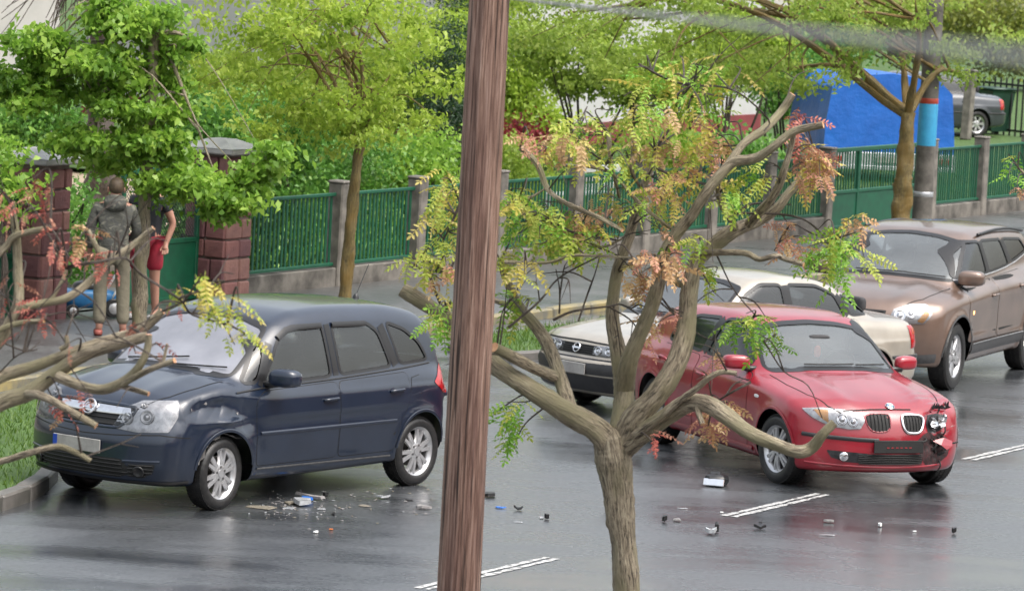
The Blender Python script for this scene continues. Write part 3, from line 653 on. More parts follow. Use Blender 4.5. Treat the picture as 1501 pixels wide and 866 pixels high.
def build_car(key, name, pm, loc, yaw, wheels, gl='glass', ws='wscreen', frame='black', seatm='seat', extra=()):
    sp = SP[key]; w = WIN[key]; S = Shell(sp); root = empty(name, loc, yaw); side_mats = M[pm]
    ops = []; Rl = chaikin
    for v, sg in (('L', 1), ('R', -1)):
        for p in w['q'] + [w['f'], w['r']] + w['rq']: ops.append((v, roundc(p, .055), lambda C, sg=sg: (C[:, 1] * sg > .3) & (C[:, 2] > sp['zb'] - .1)))
        for wx in (sp['wb'] / 2, -sp['wb'] / 2): ops.append((v, arch_poly(wx, sp['wr'] + .015, sp['ar'], .1), lambda C, sg=sg: C[:, 1] * sg > .52))
    ops.append(('F', roundc(w['ws'], .06), lambda C: C[:, 0] > sp['gx'] - .5)); ops.append(('B', roundc(w['rw'], .06), lambda C: C[:, 0] < -.8))
    ops += list(extra)
    body = make_body(S, 'body', M[pm], root, ops)
    for v, sg in (('L', 1), ('R', -1)):
        # doors
        for key2, wk, hk in (('df', 'f', 'hf'), ('dr', 'r', 'hr')):
            dp = roundc(w[key2], .06)
            patch(S, v, offset_poly(dp, .006), 'door_gap', M['seam'], root, .0012, 0, .07)
            d = patch(S, v, dp, 'front_door' if key2 == 'df' else 'rear_door', M[pm], root, .0035, 0, .05, thick=.006)
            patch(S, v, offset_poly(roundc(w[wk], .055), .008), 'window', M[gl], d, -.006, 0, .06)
            strip(S, v, offset_poly(roundc(w[wk], .055), .004), .030, 'window_frame', M[frame], d, .0025, True)
            hx, hz = w[hk]; P, G = S.on(v, [(hx, hz)], .028); h = MB(); pts = [(hx + .09, hz - .004), (hx + .06, hz), (hx - .06, hz + .004), (hx - .09, hz)]
            Q, Gq = S.on(v, pts, 0.); Q = Q + Gq * np.array([[.004], [.034], [.034], [.004]]); h.tube(catmull(Q, 4), .013, 8); h.build('handle', M[pm], d, True)
            patch(S, v, chaikin([(hx - .085, hz - .03), (hx + .085, hz - .03), (hx + .085, hz + .03), (hx - .085, hz + .03)], 2), 'handle_recess', M['seam'] if key == 'x' else M[pm], d, .0055, 0, .04)
        for p in w['q'] + w['rq']:
            q = patch(S, v, offset_poly(roundc(p, .055), .008), 'quarter_window', M['glass_dark'], root, -.006, 0, .06)
            strip(S, v, offset_poly(roundc(p, .055), .004), .028, 'window_frame', M[frame], q, .0025, True)
        for (pa, pb, pw) in w.get('pil', []): strip(S, v, [pa, pb], pw, 'pillar_trim', M['black'], root, .0032)
        for wx in (sp['wb'] / 2, -sp['wb'] / 2):
            ap = arch_poly(wx, sp['wr'] + .015, sp['ar'], .1)[1:-1]; ap = ap[(ap[:, 1] > (.34 if key != 'suv' else .36))]
            strip(S, v, ap, .028, 'arch_lip', M[pm] if key != 'suv' else M['clad'], root, .004, False, 0, .03, .006)
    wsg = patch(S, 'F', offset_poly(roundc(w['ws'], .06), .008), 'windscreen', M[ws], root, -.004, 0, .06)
    strip(S, 'F', offset_poly(roundc(w['ws'], .06), .0), .030, 'windscreen_seal', M['black'], wsg, .0025, True)
    rwg = patch(S, 'B', offset_poly(roundc(w['rw'], .06), .008), 'rear_window', M[gl], root, -.004, 0, .06); strip(S, 'B', roundc(w['rw'], .06), .028, 'window_seal', M['black'], rwg, .0025, True)
    interior(root, sp, seatm)
    yo = sp['hw'] - .03 - wheels['wd'] / 2
    for wx, fr in ((sp['wb'] / 2, True), (-sp['wb'] / 2, False)):
        for sg in (1, -1):
            wheel(root, (wx, sg * yo, sp['wr']), sg, sp['wr'], wheels['wd'], wheels['rim'], wheels['style'], wheels.get('steer', 0.) if fr else 0., random.random() * 6, wheels.get('mat', 'alloy'))
    return root, S, body, wsg
def wipers(S, par, pts):
    for a, b in pts:
        q = MB(); L_ = np.linspace(0, 1, 8)[:, None]; Q = np.array(a) * (1 - L_) + np.array(b) * L_; P, G = S.on('F', Q, .018); q.tube(P, .007, 5); q.build('wiper', M['matte'], par)
def grille_bars(S, v, poly, par, nb, name='grille', back='matte', bar='matte', vertical=False, rad=.005, rd=1):
    g = patch(S, v, poly, name, M[back], par, .002, rd, .04); p = prep(poly, v, rd, .02); lo, hi = p.min(0), p.max(0); k = 0 if vertical else 1
    for i in range(nb):
        c = lo[k] + (hi[k] - lo[k]) * (i + .5) / nb; o = 1 - k; ts = np.linspace(lo[o], hi[o], 60); Q = np.zeros((60, 2)); Q[:, k] = c; Q[:, o] = ts; Q = Q[inside(p, Q)]
        if len(Q) < 3: continue
        P, G = S.on(v, Q[:: max(1, len(Q) // 14)], .007); q = MB(); q.tube(P, rad, 5); q.build('grille_bar', M[bar], g)
    return g
def ring_emblem(P, R3, rad, parts, par, name='emblem'):
    q = MB()
    for (V, F, mi) in parts: q.add(np.asarray(V) @ R3.T + P, F, mi)
    return q
def disc_vf(r, z, n=28, a0=0., a1=2 * math.pi):
    a = np.linspace(a0, a1, n + 1); V = [(0, 0, z)] + [(r * math.cos(t), r * math.sin(t), z) for t in a]; return np.array(V), [(0, i + 1, i + 2) for i in range(n)]
def torus_vf(r, t, z, n=32, m_=8):
    a = np.linspace(0, 2 * math.pi, n, endpoint=False); return tube_closed(np.stack([r * np.cos(a), r * np.sin(a), 0 * a + z], 1), t, m_)
def tube_closed(P, r, n=8):
    P = np.asarray(P, float); T = np.roll(P, -1, 0) - np.roll(P, 1, 0); T /= np.linalg.norm(T, axis=1, keepdims=True)
    c = P - P.mean(0); c -= T * (c * T).sum(1, keepdims=True); c /= np.linalg.norm(c, axis=1, keepdims=True); B = np.cross(T, c); a = np.arange(n) * 2 * math.pi / n; k = len(P)
    V = (P[:, None] + r * (np.cos(a)[None, :, None] * c[:, None] + np.sin(a)[None, :, None] * B[:, None])).reshape(-1, 3)
    F = [(i * n + j, i * n + (j + 1) % n, ((i + 1) % k) * n + (j + 1) % n, ((i + 1) % k) * n + j) for i in range(k) for j in range(n)]; return V, F

M['paint_navy'] = paint('navy_paint', (.0016, .008, .024), .1, .3)
M['paint_navy'].node_tree.nodes['Principled BSDF'].inputs['Coat Weight'].default_value = .8
M['paint_red'] = paint('red_paint', (.25, .003, .014), .0, .35)
M['paint_brown'] = paint('brown_paint', (.150, .098, .074), .4, .38)
M['paint_beige'] = paint('beige_paint', (.35, .315, .262), .3, .35)
M['clad'] = mat('grey_cladding', (.05, .05, .052), .5, col2=(.07, .07, .072), nscale=20, bump=.1)
M['bumper_black'] = mat('black_bumper', (.016, .016, .018), .38, col2=(.024, .024, .026), nscale=12, bump=.05)
M['roundel_blue'] = mat('roundel_blue', (.05, .20, .55), .3, col2=(.06, .22, .6), nscale=20, coat=.5)
M['torn'] = mat('torn_plastic', (.012, .011, .011), .6, col2=(.05, .012, .014), nscale=30, bump=.6)

# ------------------------------------------------------------------ dark blue compact MPV with a crushed wing
_a = np.radians(np.linspace(158, 22, 16)); WING = np.array([(.935, .47)] + [(1.315 + .372 * math.cos(q), .32 + .372 * math.sin(q)) for q in _a] + [(1.74, .64), (1.78, .67), (1.78, .92), (1.6, .955), (1.3, .985), (1.0, .99), (.935, .93)])
CORNER = np.array([(24, .28), (56, .28), (60, .50), (58, .74), (44, .765), (26, .745)])
def make_mpv():
    root, S, body, wsg = build_car('mpv', 'minivan', 'paint_navy', (-2.186, 37.95, 0), R(233.3), dict(wd=.20, rim=.215, style=dict(n=6, pair=(-.19, .19), w=(.05, .034), dish=.014), steer=R(6)), ws='wscreen_sheen', extra=[('L', offset_poly(WING, -.012), lambda C: C[:, 1] > .4)])
    w_ = patch(S, 'L', WING, 'crushed_wing', M['paint_navy'], root, .0, 0, .014); w_['label'] = 'crushed front wing with deep creases'
    tag(root, 'dark blue compact MPV with a crushed front wing, stopped against the grassy kerb', 'car', 'cars stopped at the crash')
    wipers(S, wsg, [((-.45, 1.12), (.18, 1.19)), ((.05, 1.125), (.58, 1.14))])
    # bonnet shut lines
    for sg in (1, -1): strip(S, 'T', [(1.20, sg * .67), (1.5, sg * .655), (1.78, sg * .61), (1.93, sg * .52), (2.02, sg * .43)], .010, 'bonnet_gap', M['seam'], body, .002)
    gp = [(-.46, .83), (-.42, .865), (0, .87), (.42, .865), (.46, .83), (.36, .70), (.30, .685), (-.30, .685), (-.36, .70)]
    g = grille_bars(S, 'F', gp, root, 4); strip(S, 'F', chaikin(gp, 1), .022, 'grille_surround', M['paint_navy'], g, .006, True, 0, .03, .010)
    bar = patch(S, 'F', [(-.43, .79), (-.40, .845), (0, .85), (.40, .845), (.43, .79), (0, .785)], 'chrome_bar', M['chrome'], g, .012, 0, .04, bulge=.010); bar['label'] = 'wide chrome bar across the grille'
    P, G = S.on('F', [(0, .815)], .030); R3 = rot_axis(G[0]); q = MB(); V, F_ = torus_vf(.062, .010, 0); q.add(V @ R3.T + P[0], F_)
    bolt = np.array([(-.095, -.012), (-.01, .004), (-.02, .018), (.095, .012), (.01, -.004), (.02, -.018)]); Vb = np.array([(x, y, z) for z in (-.004, .006) for x, y in bolt]); n = 6
    q.add(Vb @ R3.T + P[0], [tuple(range(6))[::-1], tuple(range(6, 12))] + [(i, (i + 1) % 6, 6 + (i + 1) % 6, 6 + i) for i in range(6)]); e = q.build('emblem', M['chrome'], g, 'auto'); e['label'] = 'chrome ring emblem crossed by a lightning bolt'
    for sg in (1, -1):
        hp = [(sg * 19, .685), (sg * 25, .85), (sg * 36, .915), (sg * 56, .93), (sg * 55, .80), (sg * 50, .68), (sg * 34, .665)]
        lamp_unit(S, 'P', hp, root, 'headlamp', [(sg * 28, .765, .050, M['lamp_house']), (sg * 39, .79, .060, M['lamp_house']), (sg * 37, .875, .026, M['lamp_house'])], rd=1, label='large clear angular headlamp')
    plate_obj(S, root, -.05, .52)
    lg = [(-.40, .44), (.40, .44), (.50, .33), (.36, .285), (-.36, .285), (-.50, .33)]
    grille_bars(S, 'F', lg, root, 5, 'lower_grille', rad=.006)
    for sg in (1, -1):
        fp = [(sg * 30, .40), (sg * 44, .415), (sg * 43, .34), (sg * 38, .295), (sg * 30, .30)]
        f = grille_bars(S, 'P', fp, root, 4, 'fog_grille', rad=.006); P, G = S.on('P', [(sg * 36, .35)], .012); R3 = rot_axis(G[0]); V, F_ = lathe_vf([(.05, 0), (.05, .012), (.036, .014), (.03, .004), (0, .006)], 20); q = MB(); q.add(V @ R3.T + P[0], F_); q.build('fog_lamp', M['black'], f, True)
        strip(S, 'P', [(sg * 27, .425), (sg * 46, .435)], .022, 'bumper_trim', M['paint_navy'], root, .004, False, 0, .03, .008)
        strip(S, 'P', [(-sg * 2, .245), (sg * 30, .25), (sg * 62, .262)], .03, 'bumper_lip', M['black'], root, .004, False, 0, .03, .010)
        strip(S, 'P', [(0, .615), (sg * 20, .628), (sg * 46, .655), (sg * 62, .63)], .008, 'bumper_gap', M['seam'], body, .002)
    for v, sg in (('L', 1), ('R', -1)):
        strip(S, v, [(.88, .615), (-.94, .605)], .030, 'side_moulding', M['paint_navy'], root, .006, False, 0, .04, .010)
        strip(S, v, [(.90, .318), (-.90, .300)], .016, 'sill_trim', M['alloy_dark'], root, .004, False, 0, .04, .004)
        strip(S, v, [(1.16, .965), (.8, .985), (-.2, 1.01), (-1.1, 1.045), (-1.52, 1.065)], .014, 'waist_trim', M['black'], root, .005, False, 0, .04, .004)
        door_mirror(root, S.on(v, [(.74, 1.05)])[0][0], sg, M['paint_navy'], (.085, .125, .085))
        strip(S, v, [(-1.12, .80), (-1.18, .96), (-1.30, .98)], .006, 'flap_gap', M['seam'], body, .002)
        patch(S, v, [(-1.66, .80), (-1.80, .78), (-1.80, 1.02), (-1.72, 1.06), (-1.50, .90)], 'tail_lamp', M['redlens'], root, .004, 1, .04, bulge=.008)
        # shoulder-height wind deflectors
        strip(S, v, [(.52, 1.375), (.36, 1.455), (-.06, 1.455)], .045, 'wind_deflector', M['black'], root, .012, False, 1, .03, .006)
        strip(S, v, [(-.20, 1.455), (-.66, 1.445)], .045, 'wind_deflector', M['black'], root, .012, False, 0, .03, .006)
    # roof aerial and the torn arch liner over the front wheel
    P, G = S.on('T', [(-1.35, 0.)]); q = MB(); q.lathe([(.03, 0), (.025, .03), (.008, .05), (0, .05)], 12, 'z', P[0]); q.tube([P[0] + (0, 0, .03), P[0] + (-.16, 0, .30)], .004, 6); q.build('aerial', M['black'], root, 'auto')
    q = MB(); a = np.linspace(.25, 2.2, 14); rr = .33 + .012 * np.sin(a * 9)
    Pl = np.stack([1.315 + rr * np.cos(a), np.full(14, .72), .32 + rr * np.sin(a)], 1); Pr = Pl + np.array([0, .12, -.01]) + np.random.default_rng(4).normal(0, .008, (14, 3))
    q.add(np.vstack([Pl, Pr]), [(i, i + 1, 15 + i, 14 + i) for i in range(13)]); lo = q.build('torn_arch_liner', M['liner'], root, True); lo['label'] = 'pale torn liner showing above the front wheel'
    for (x, z) in ((1.70, .86), (1.15, .80), (1.52, .90)):
        P, G = S.on('L', [(x, z)], .003); R3 = rot_axis(G[0]); k = 7; a = np.sort(np.random.default_rng(int(x * 100)).uniform(0, 6.28, k)); V = np.stack([.022 * np.cos(a) * np.random.default_rng(3).uniform(.5, 1.3, k), .014 * np.sin(a), 0 * a], 1)
        obj('paint_chip', V @ R3.T + P[0], [tuple(range(k))], M['liner'], body)
    return root
M['liner'] = mat('pale_liner', (.30, .29, .28), .6, col2=(.16, .15, .15), nscale=30, bump=.3)

# ------------------------------------------------------------------ red hatchback with a smashed front corner
def make_hatch():
    root, S, body, wsg = build_car('hatch', 'hatchback', 'paint_red', (2.704, 41.49, 0), R(-66.9), dict(wd=.21, rim=.215, style=dict(n=7, pair=(-.14, .14), w=(.036, .030), dish=.012), steer=R(6)), extra=[('F', np.array([(.36, .30), (.66, .30), (.70, .50), (.66, .72), (.40, .725)]), lambda C: (C[:, 0] > 1.5) & (C[:, 1] > 0))])
    w_ = patch(S, 'P', CORNER, 'crushed_corner', M['paint_red'], root, .0, 0, .014); w_['label'] = 'crumpled front corner with sharp creases'
    tag(root, 'red hatchback with a smashed front corner, standing askew across the road', 'car', 'cars stopped at the crash')
    wipers(S, wsg, [((-.30, 1.005), (.20, 1.01)), ((.22, 1.005), (.56, 1.0))])
    for sg in (1, -1):
        strip(S, 'T', [(.82, sg * .68), (1.2, sg * .69), (1.55, sg * .655), (1.80, sg * .57), (1.92, sg * .46)], .009, 'bonnet_gap', M['seam'], body, .002)
    strip(S, 'F', [(-.46, .735), (-.2, .752), (0, .755), (.2, .752)], .010, 'bonnet_gap', M['seam'], body, .003)
    # twin grilles
    for sg in (-1, 1):
        kp = [(sg * .035, .715), (sg * .10, .725), (sg * .27, .715), (sg * .285, .66), (sg * .24, .57), (sg * .16, .56), (sg * .055, .575)]
        if sg > 0: kp = [(a + .03, b - .012) for a, b in kp]
        g = grille_bars(S, 'F', kp, root, 7, 'grille', vertical=True, rd=2)
        if sg > 0:
            g['label'] = 'grille half in a chrome ring, pushed loose'
            strip(S, 'F', chaikin(kp, 2), .020, 'chrome_ring', M['chrome'], g, .010, True, 0, .03, .012)
        else: strip(S, 'F', chaikin(kp, 2), .012, 'grille_rim', M['paint_red'], g, .004, True, 0, .03, .006)
    # bonnet roundel: black ring, blue and white quarters
    P, G = S.on('F', [(0, .775)], .008); R3 = rot_axis(G[0]); q = MB(); V, F_ = lathe_vf([(.041, -.004), (.041, .002), (.038, .004), (.030, .004)], 28); q.add(V @ R3.T + P[0], F_, 0)
    V, F_ = torus_vf(.041, .0025, .002); q.add(V @ R3.T + P[0], F_, 3); V, F_ = torus_vf(.029, .0018, .005); q.add(V @ R3.T + P[0], F_, 3)
    for k in range(4): V, F_ = disc_vf(.029, .0045, 8, k * math.pi / 2, (k + 1) * math.pi / 2); q.add(V @ R3.T + P[0], F_, 1 if k % 2 else 2)
    e = q.build('emblem', [M['black'], M['roundel_blue'], M['white'], M['chrome']], root, 'auto'); e['label'] = 'round bonnet badge in blue and white quarters'
    hp = [(-26, .585), (-23, .66), (-26, .715), (-38, .745), (-54, .752), (-65, .735), (-57, .66), (-47, .60), (-34, .578)]
    lamp_unit(S, 'P', hp, root, 'headlamp', [(-31.5, .645, .048, M['chrome']), (-39, .66, .054, M['chrome'])], amber=[(-47, .62), (-49, .735), (-58, .732), (-52, .66)], rd=1, label='whole headlamp with amber indicator')
    # the broken lamp on the struck corner: tilted bowls, loose shards, no lens
    bp = [(29, .55), (28, .64), (32, .705), (44, .71), (53, .68), (50, .58), (38, .54)]
    b = patch(S, 'P', bp, 'broken_headlamp', M['lamp_dark'], root, .003, 1, .03); b['label'] = 'broken headlamp with bare reflectors and missing glass'
    for (a, z, rad) in ((35, .62, .060), (43, .625, .055), (48, .665, .032)):
        P, G = S.on('P', [(a, z)], .022); G[0] += np.array([0, .15 * random.uniform(-1, 1), .25]); R3 = rot_axis(G[0]); q = MB(); V, F_ = lathe_vf([(rad, .02), (rad * .85, 0), (rad * .5, -.015), (0, -.02)], 12); V += np.random.default_rng(int(a)).normal(0, .004, V.shape); q.add(V @ R3.T + P[0], F_); q.build('bare_reflector', M['chrome'], b, True)
    rg = np.random.default_rng(21)
    for i in range(16):
        P, G = S.on('P', [(rg.uniform(30, 52), rg.uniform(.54, .70))], rg.uniform(.015, .05)); V = rg.normal(0, .018, (3, 3)) + P[0]; obj('lens_shard', V, [(0, 1, 2)], M['liner'], b)
    # bumper: rubbing strip, empty plate holder, intake, fog lamps
    strip(S, 'P', [(-62, .515), (-45, .50), (-28, .492), (-13, .488)], .036, 'rubbing_strip', M['bumper_black'], root, .004, False, 0, .03, .010)
    o, P0, R3 = plate_obj(S, root, .02, .435, .50, .115, mats=[M['matte']], name='plate_holder', band=False); o['label'] = 'empty black plate holder with a faint red strip'
    q = MB()
    for k in range(6): q.box(P0 + R3 @ np.array([-.11 + k * .045, -.008, .008]), (.026, .008, .003), R3=R3)
    q.build('red_mark', M['plate_red'], o)
    grille_bars(S, 'F', [(-.36, .365), (.30, .365), (.30, .27), (-.34, .27)], root, 6, 'lower_intake', rd=1)
    fp = [(-20, .37), (-47, .385), (-44, .32), (-34, .285), (-20, .28)]
    f = patch(S, 'P', fp, 'fog_housing', M['lamp_dark'], root, .003, 1, .035); P, G = S.on('P', [(-36, .335)], .012); R3 = rot_axis(G[0]); V, F_ = lathe_vf([(.042, 0), (.042, .012), (.034, .016), (0, .020)], 20); q = MB(); q.add(V @ R3.T + P[0], F_); q.build('fog_lamp', M['chrome'], f, True)
    strip(S, 'P', [(-60, .262), (-40, .25), (-20, .245), (0, .243), (20, .245), (45, .252)], .020, 'bumper_crease', M['paint_red'], root, .003, False, 0, .03, .010)
    # torn hole in the struck corner
    hole = [(18, .49), (24, .54), (31, .56), (36, .515), (43, .535), (50, .485), (53, .40), (50, .32), (41, .262), (28, .255), (21, .33)]
    h = patch(S, 'P', hole, 'torn_opening', M['torn'], root, .003, 0, .03); h['label'] = 'torn dark hole in the bumper corner'
    rg = np.random.default_rng(5)
    for i in range(14):
        a = rg.uniform(23, 49); z = rg.uniform(.29, .54); P, G = S.on('P', [(a, z)], .008); t = rg.normal(0, 1, 3); t /= np.linalg.norm(t); q = MB(); Q = np.stack([P[0], P[0] + t * .05 + G[0] * .035, P[0] + t * .10 + G[0] * .02]); q.tube(catmull(Q, 3), .008, 5); q.build('hanging_piece', M['matte'], h)
    P, G = S.on('P', [(42, .43)], .035); V = np.array([(-.11, .045, .0), (.02, .060, .03), (.12, .03, .02), (.10, -.02, .03), (.02, -.055, .035), (-.05, -.01, .045)]); R3 = rot_axis(G[0] + np.array([0, 0, .3])); obj('bent_bumper_piece', V @ R3.T + P[0], [(0, 5, 1), (1, 3, 2), (1, 5, 3), (3, 5, 4)], M['paint_red'], root)
    for sgp in ([(28, .70), (36, .735), (45, .745), (56, .73)],):
        Q, G = S.on('P', densify(np.array(sgp) / (35, 1), .02, False) * (35, 1), .006); rg = np.random.default_rng(8); off = rg.normal(0, .016, len(Q)); up = Q + G * (.035 + np.abs(off))[:, None] + np.array([0, 0, .022]) + np.stack([0 * off, 0 * off, off], 1)
        k = len(Q); obj('buckled_bonnet_edge', np.vstack([Q, up]), [(i, k + i, k + i + 1, i + 1) for i in range(k - 1)], M['paint_red'], root)
    for v, sg in (('L', 1), ('R', -1)):
        door_mirror(root, S.on(v, [(.56, .985)])[0][0], sg, M['paint_red'], (.075, .12, .072))
        patch(S, v, chaikin([(.90, .735), (1.0, .735), (1.0, .765), (.90, .765)], 2), 'side_repeater', M['white'], root, .004, 0, .03, bulge=.006)
        strip(S, v, [(.85, .25), (-.95, .255)], .05, 'sill', M['paint_red'], root, .004, False, 0, .04, .010)
        patch(S, v, [(-1.98, .70), (-1.80, .74), (-1.78, .88), (-1.90, .95), (-2.06, .93)], 'tail_lamp', M['redlens'], root, .004, 1, .04, bulge=.008)
        P, G = S.on(v, [(-1.98, .80)], .012); R3 = rot_axis(G[0]); V, F_ = disc_vf(.028, 0, 14); obj('tail_bulb', V @ R3.T + P[0], F_, M['amber'], root)
    # orange pendant hanging under the mirror, and the mirror itself
    q = MB(); V, F_ = blob((.40, .02, 1.22), (.03, .11, .035), (.6, .6)); q.add(V, F_); q.build('inside_mirror', M['dash'], root, True)
    q = MB(); V, F_ = blob((.42, .0, 1.10), (.012, .035, .055), (.7, .7)); q.add(V, F_); q.build('orange_pendant', M['orange'], root, True)
    return root
M['orange'] = mat('orange_plastic', (.75, .13, .05), .5, col2=(.62, .10, .04), nscale=20)

# ------------------------------------------------------------------ brown SUV
def make_suv():
    root, S, body, wsg = build_car('suv', 'suv', 'paint_brown', (4.62, 50.06, 0), R(246.6), dict(wd=.235, rim=.235, style=dict(n=5, pair=(-.10, .10), w=(.060, .055), dish=.02)), frame='black')
    tag(root, 'large brown SUV with lit front side marker, waiting behind the beige saloon', 'car', 'cars stopped at the crash')
    wipers(S, wsg, [((-.40, 1.205), (.2, 1.215)), ((.2, 1.21), (.62, 1.19))])
    for sg in (1, -1):
        strip(S, 'T', [(1.15, sg * .72), (1.5, sg * .70), (1.85, sg * .64), (2.03, sg * .52)], .010, 'bonnet_gap', M['seam'], body, .002)
        hp = [(sg * 27, .80), (sg * 31, .90), (sg * 44, .955), (sg * 57, .965), (sg * 58, .86), (sg * 52, .755), (sg * 38, .745)]
        lamp_unit(S, 'P', hp, root, 'headlamp', [(sg * 35, .835, .07, M['chrome']), (sg * 43, .86, .062, M['chrome'])], amber=[(sg * 47, .78), (sg * 51, .76), (sg * 56, .86), (sg * 55, .92)], label='headlamp with amber corner')
        fp = [(sg * 32, .60), (sg * 46, .62), (sg * 44, .46), (sg * 36, .44)]
        grille_bars(S, 'P', fp, root, 4, 'bumper_vent', rad=.008)
        strip(S, 'P', [(0, .33), (sg * 30, .34), (sg * 62, .38)], .10, 'lower_cladding', M['clad'], root, .004, False, 0, .04, .010)
    grille_bars(S, 'F', [(-.34, .88), (.34, .88), (.28, .66), (-.28, .66)], root, 6, 'grille')
    for v, sg in (('L', 1), ('R', -1)):
        door_mirror(root, S.on(v, [(.98, 1.17)])[0][0], sg, M['paint_brown'], (.095, .14, .095))
        strip(S, v, [(.93, .415), (-.93, .425)], .13, 'sill_cladding', M['clad'], root, .005, False, 0, .05, .012)
        strip(S, v, [(.93, .475), (-.93, .485)], .012, 'bright_strip', M['alloy'], root, .020, False, 0, .05, .004)
        strip(S, v, [(1.02, 1.165), (.05, 1.185), (-.85, 1.232), (-1.7, 1.34)], .014, 'bright_waist_trim', M['alloy'], root, .006, False, 1, .04, .004)
        Q, G = S.on(v, [(.1, 1.60), (-.6, 1.62), (-1.2, 1.60), (-1.75, 1.545)], .03); q = MB(); q.tube(catmull(Q, 6), .017, 8); q.build('roof_rail', M['black'], root, True)
        patch(S, v, chaikin([(.885, .80), (.925, .80), (.925, .84), (.885, .84)], 1), 'side_marker', M['lit_amber'], root, .006, 0, .02, bulge=.006)
        patch(S, v, [(-2.05, 1.0), (-2.22, 1.02), (-2.15, 1.45), (-2.05, 1.45), (-1.98, 1.2)], 'tail_lamp', M['redlens'], root, .004, 1, .04, bulge=.008)
    q = MB(); V, F_ = blob((.62, .0, 1.46), (.05, .13, .045), (.6, .6)); q.add(V, F_); q.build('inside_mirror', M['dash'], root, True)
    return root
def emit(name, col, st_):
    m, nt, b = new_mat(name); b.inputs['Base Color'].default_value = (*col, 1); b.inputs['Emission Color'].default_value = (*col, 1); b.inputs['Emission Strength'].default_value = st_
    nz = N(nt, 'ShaderNodeTexNoise', Scale=40.); r_ = ramp(nt, nz.outputs[0], [(.3, col), (.7, tuple(c * .9 for c in col))]); nt.links.new(r_, b.inputs['Base Color']); return m
M['lit_amber'] = emit('lit_side_marker', (1., .45, .12), 3.)

# ------------------------------------------------------------------ beige saloon
def make_sedan():
    root, S, body, wsg = build_car('sedan', 'saloon_car', 'paint_beige', (2.27, 45.85, 0), R(221), dict(wd=.19, rim=.19, style=dict(n=7, pair=(0,), w=(.05, .06), dish=.02)), seatm='seat')
    tag(root, 'beige saloon car with black front bumper, half hidden behind the red hatchback', 'car', 'cars stopped at the crash')
    wipers(S, wsg, [((-.4, .975), (.15, .985)), ((.15, .98), (.56, .965))])
    for sg in (1, -1):
        strip(S, 'T', [(1.08, sg * .64), (1.5, sg * .65), (1.85, sg * .62), (2.02, sg * .55)], .010, 'bonnet_gap', M['seam'], body, .002)
        hp = [(sg * 17, .61), (sg * 17, .70), (sg * 30, .715), (sg * 40, .71), (sg * 40, .63), (sg * 30, .605)]
        lamp_unit(S, 'P', hp, root, 'headlamp', [(sg * 22, .655, .045, M['chrome']), (sg * 31, .66, .045, M['chrome'])], rd=1)
        patch(S, 'P', [(sg * 40.8, .63), (sg * 40.8, .71), (sg * 50, .70), (sg * 50, .64)], 'indicator', M['liner'], root, .004, 1, .03)
        for a0, a1 in ((0, 30), (30, 62)):
            strip(S, 'P', [(sg * a0, .50), (sg * a1, .50)], .155, 'bumper_cover' if a0 == 0 else 'bumper_corner', M['bumper_black'], root, .006, False, 0, .03, .012)
            strip(S, 'P', [(sg * a0, .33), (sg * a1, .33)], .155, 'bumper_skirt', M['bumper_black'], root, .005, False, 0, .03, .004)
    strip(S, 'F', [(-.6, .722), (0, .735), (.6, .722)], .014, 'bonnet_gap', M['seam'], body, .003)
    g = grille_bars(S, 'F', [(-.30, .705), (.30, .705), (.27, .605), (-.27, .605)], root, 5, 'grille', rd=0)
    P, G = S.on('F', [(0, .66)], .02); R3 = rot_axis(G[0]); q = MB(); V, F_ = torus_vf(.045, .007, 0); q.add(V @ R3.T + P[0], F_); q.box(P[0], (.12, .018, .010), R3=R3); e = q.build('emblem', M['chrome'], g, 'auto'); e['label'] = 'round chrome badge on the grille'
    plate_obj(S, root, -.03, .47)
    for v, sg in (('L', 1), ('R', -1)):
        door_mirror(root, S.on(v, [(.66, .965)])[0][0], sg, M['paint_beige'], (.07, .105, .065))
        strip(S, v, [(.86, .56), (-.92, .555)], .035, 'side_moulding', M['bumper_black'], root, .005, False, 0, .04, .010)
        strip(S, 'Q', [(0, .545), (sg * 30, .545), (sg * 76, .545)], .035, 'rear_bumper_trim', M['bumper_black'], root, .006, False, 0, .03, .010)
        tl = patch(S, 'Q', [(sg * 34, .63), (sg * 57, .63), (sg * 57, .865), (sg * 44, .87), (sg * 34, .86)], 'tail_lamp', M['redlens'], root, .004, 0, .03, bulge=.010)
        patch(S, 'Q', [(sg * 36, .775), (sg * 55, .775), (sg * 55, .835), (sg * 36, .835)], 'indicator', M['amber_dull'], tl, .016, 0, .03)
        strip(S, 'T', [(-1.62, sg * .56), (-1.9, sg * .60), (-2.1, sg * .62)], .008, 'boot_gap', M['seam'], body, .002)
    return root
M['amber_dull'] = mat('dull_amber_lens', (.42, .06, .02), .2, coat=.6, col2=(.36, .05, .016), nscale=30)
make_mpv(); make_hatch(); make_suv(); make_sedan()
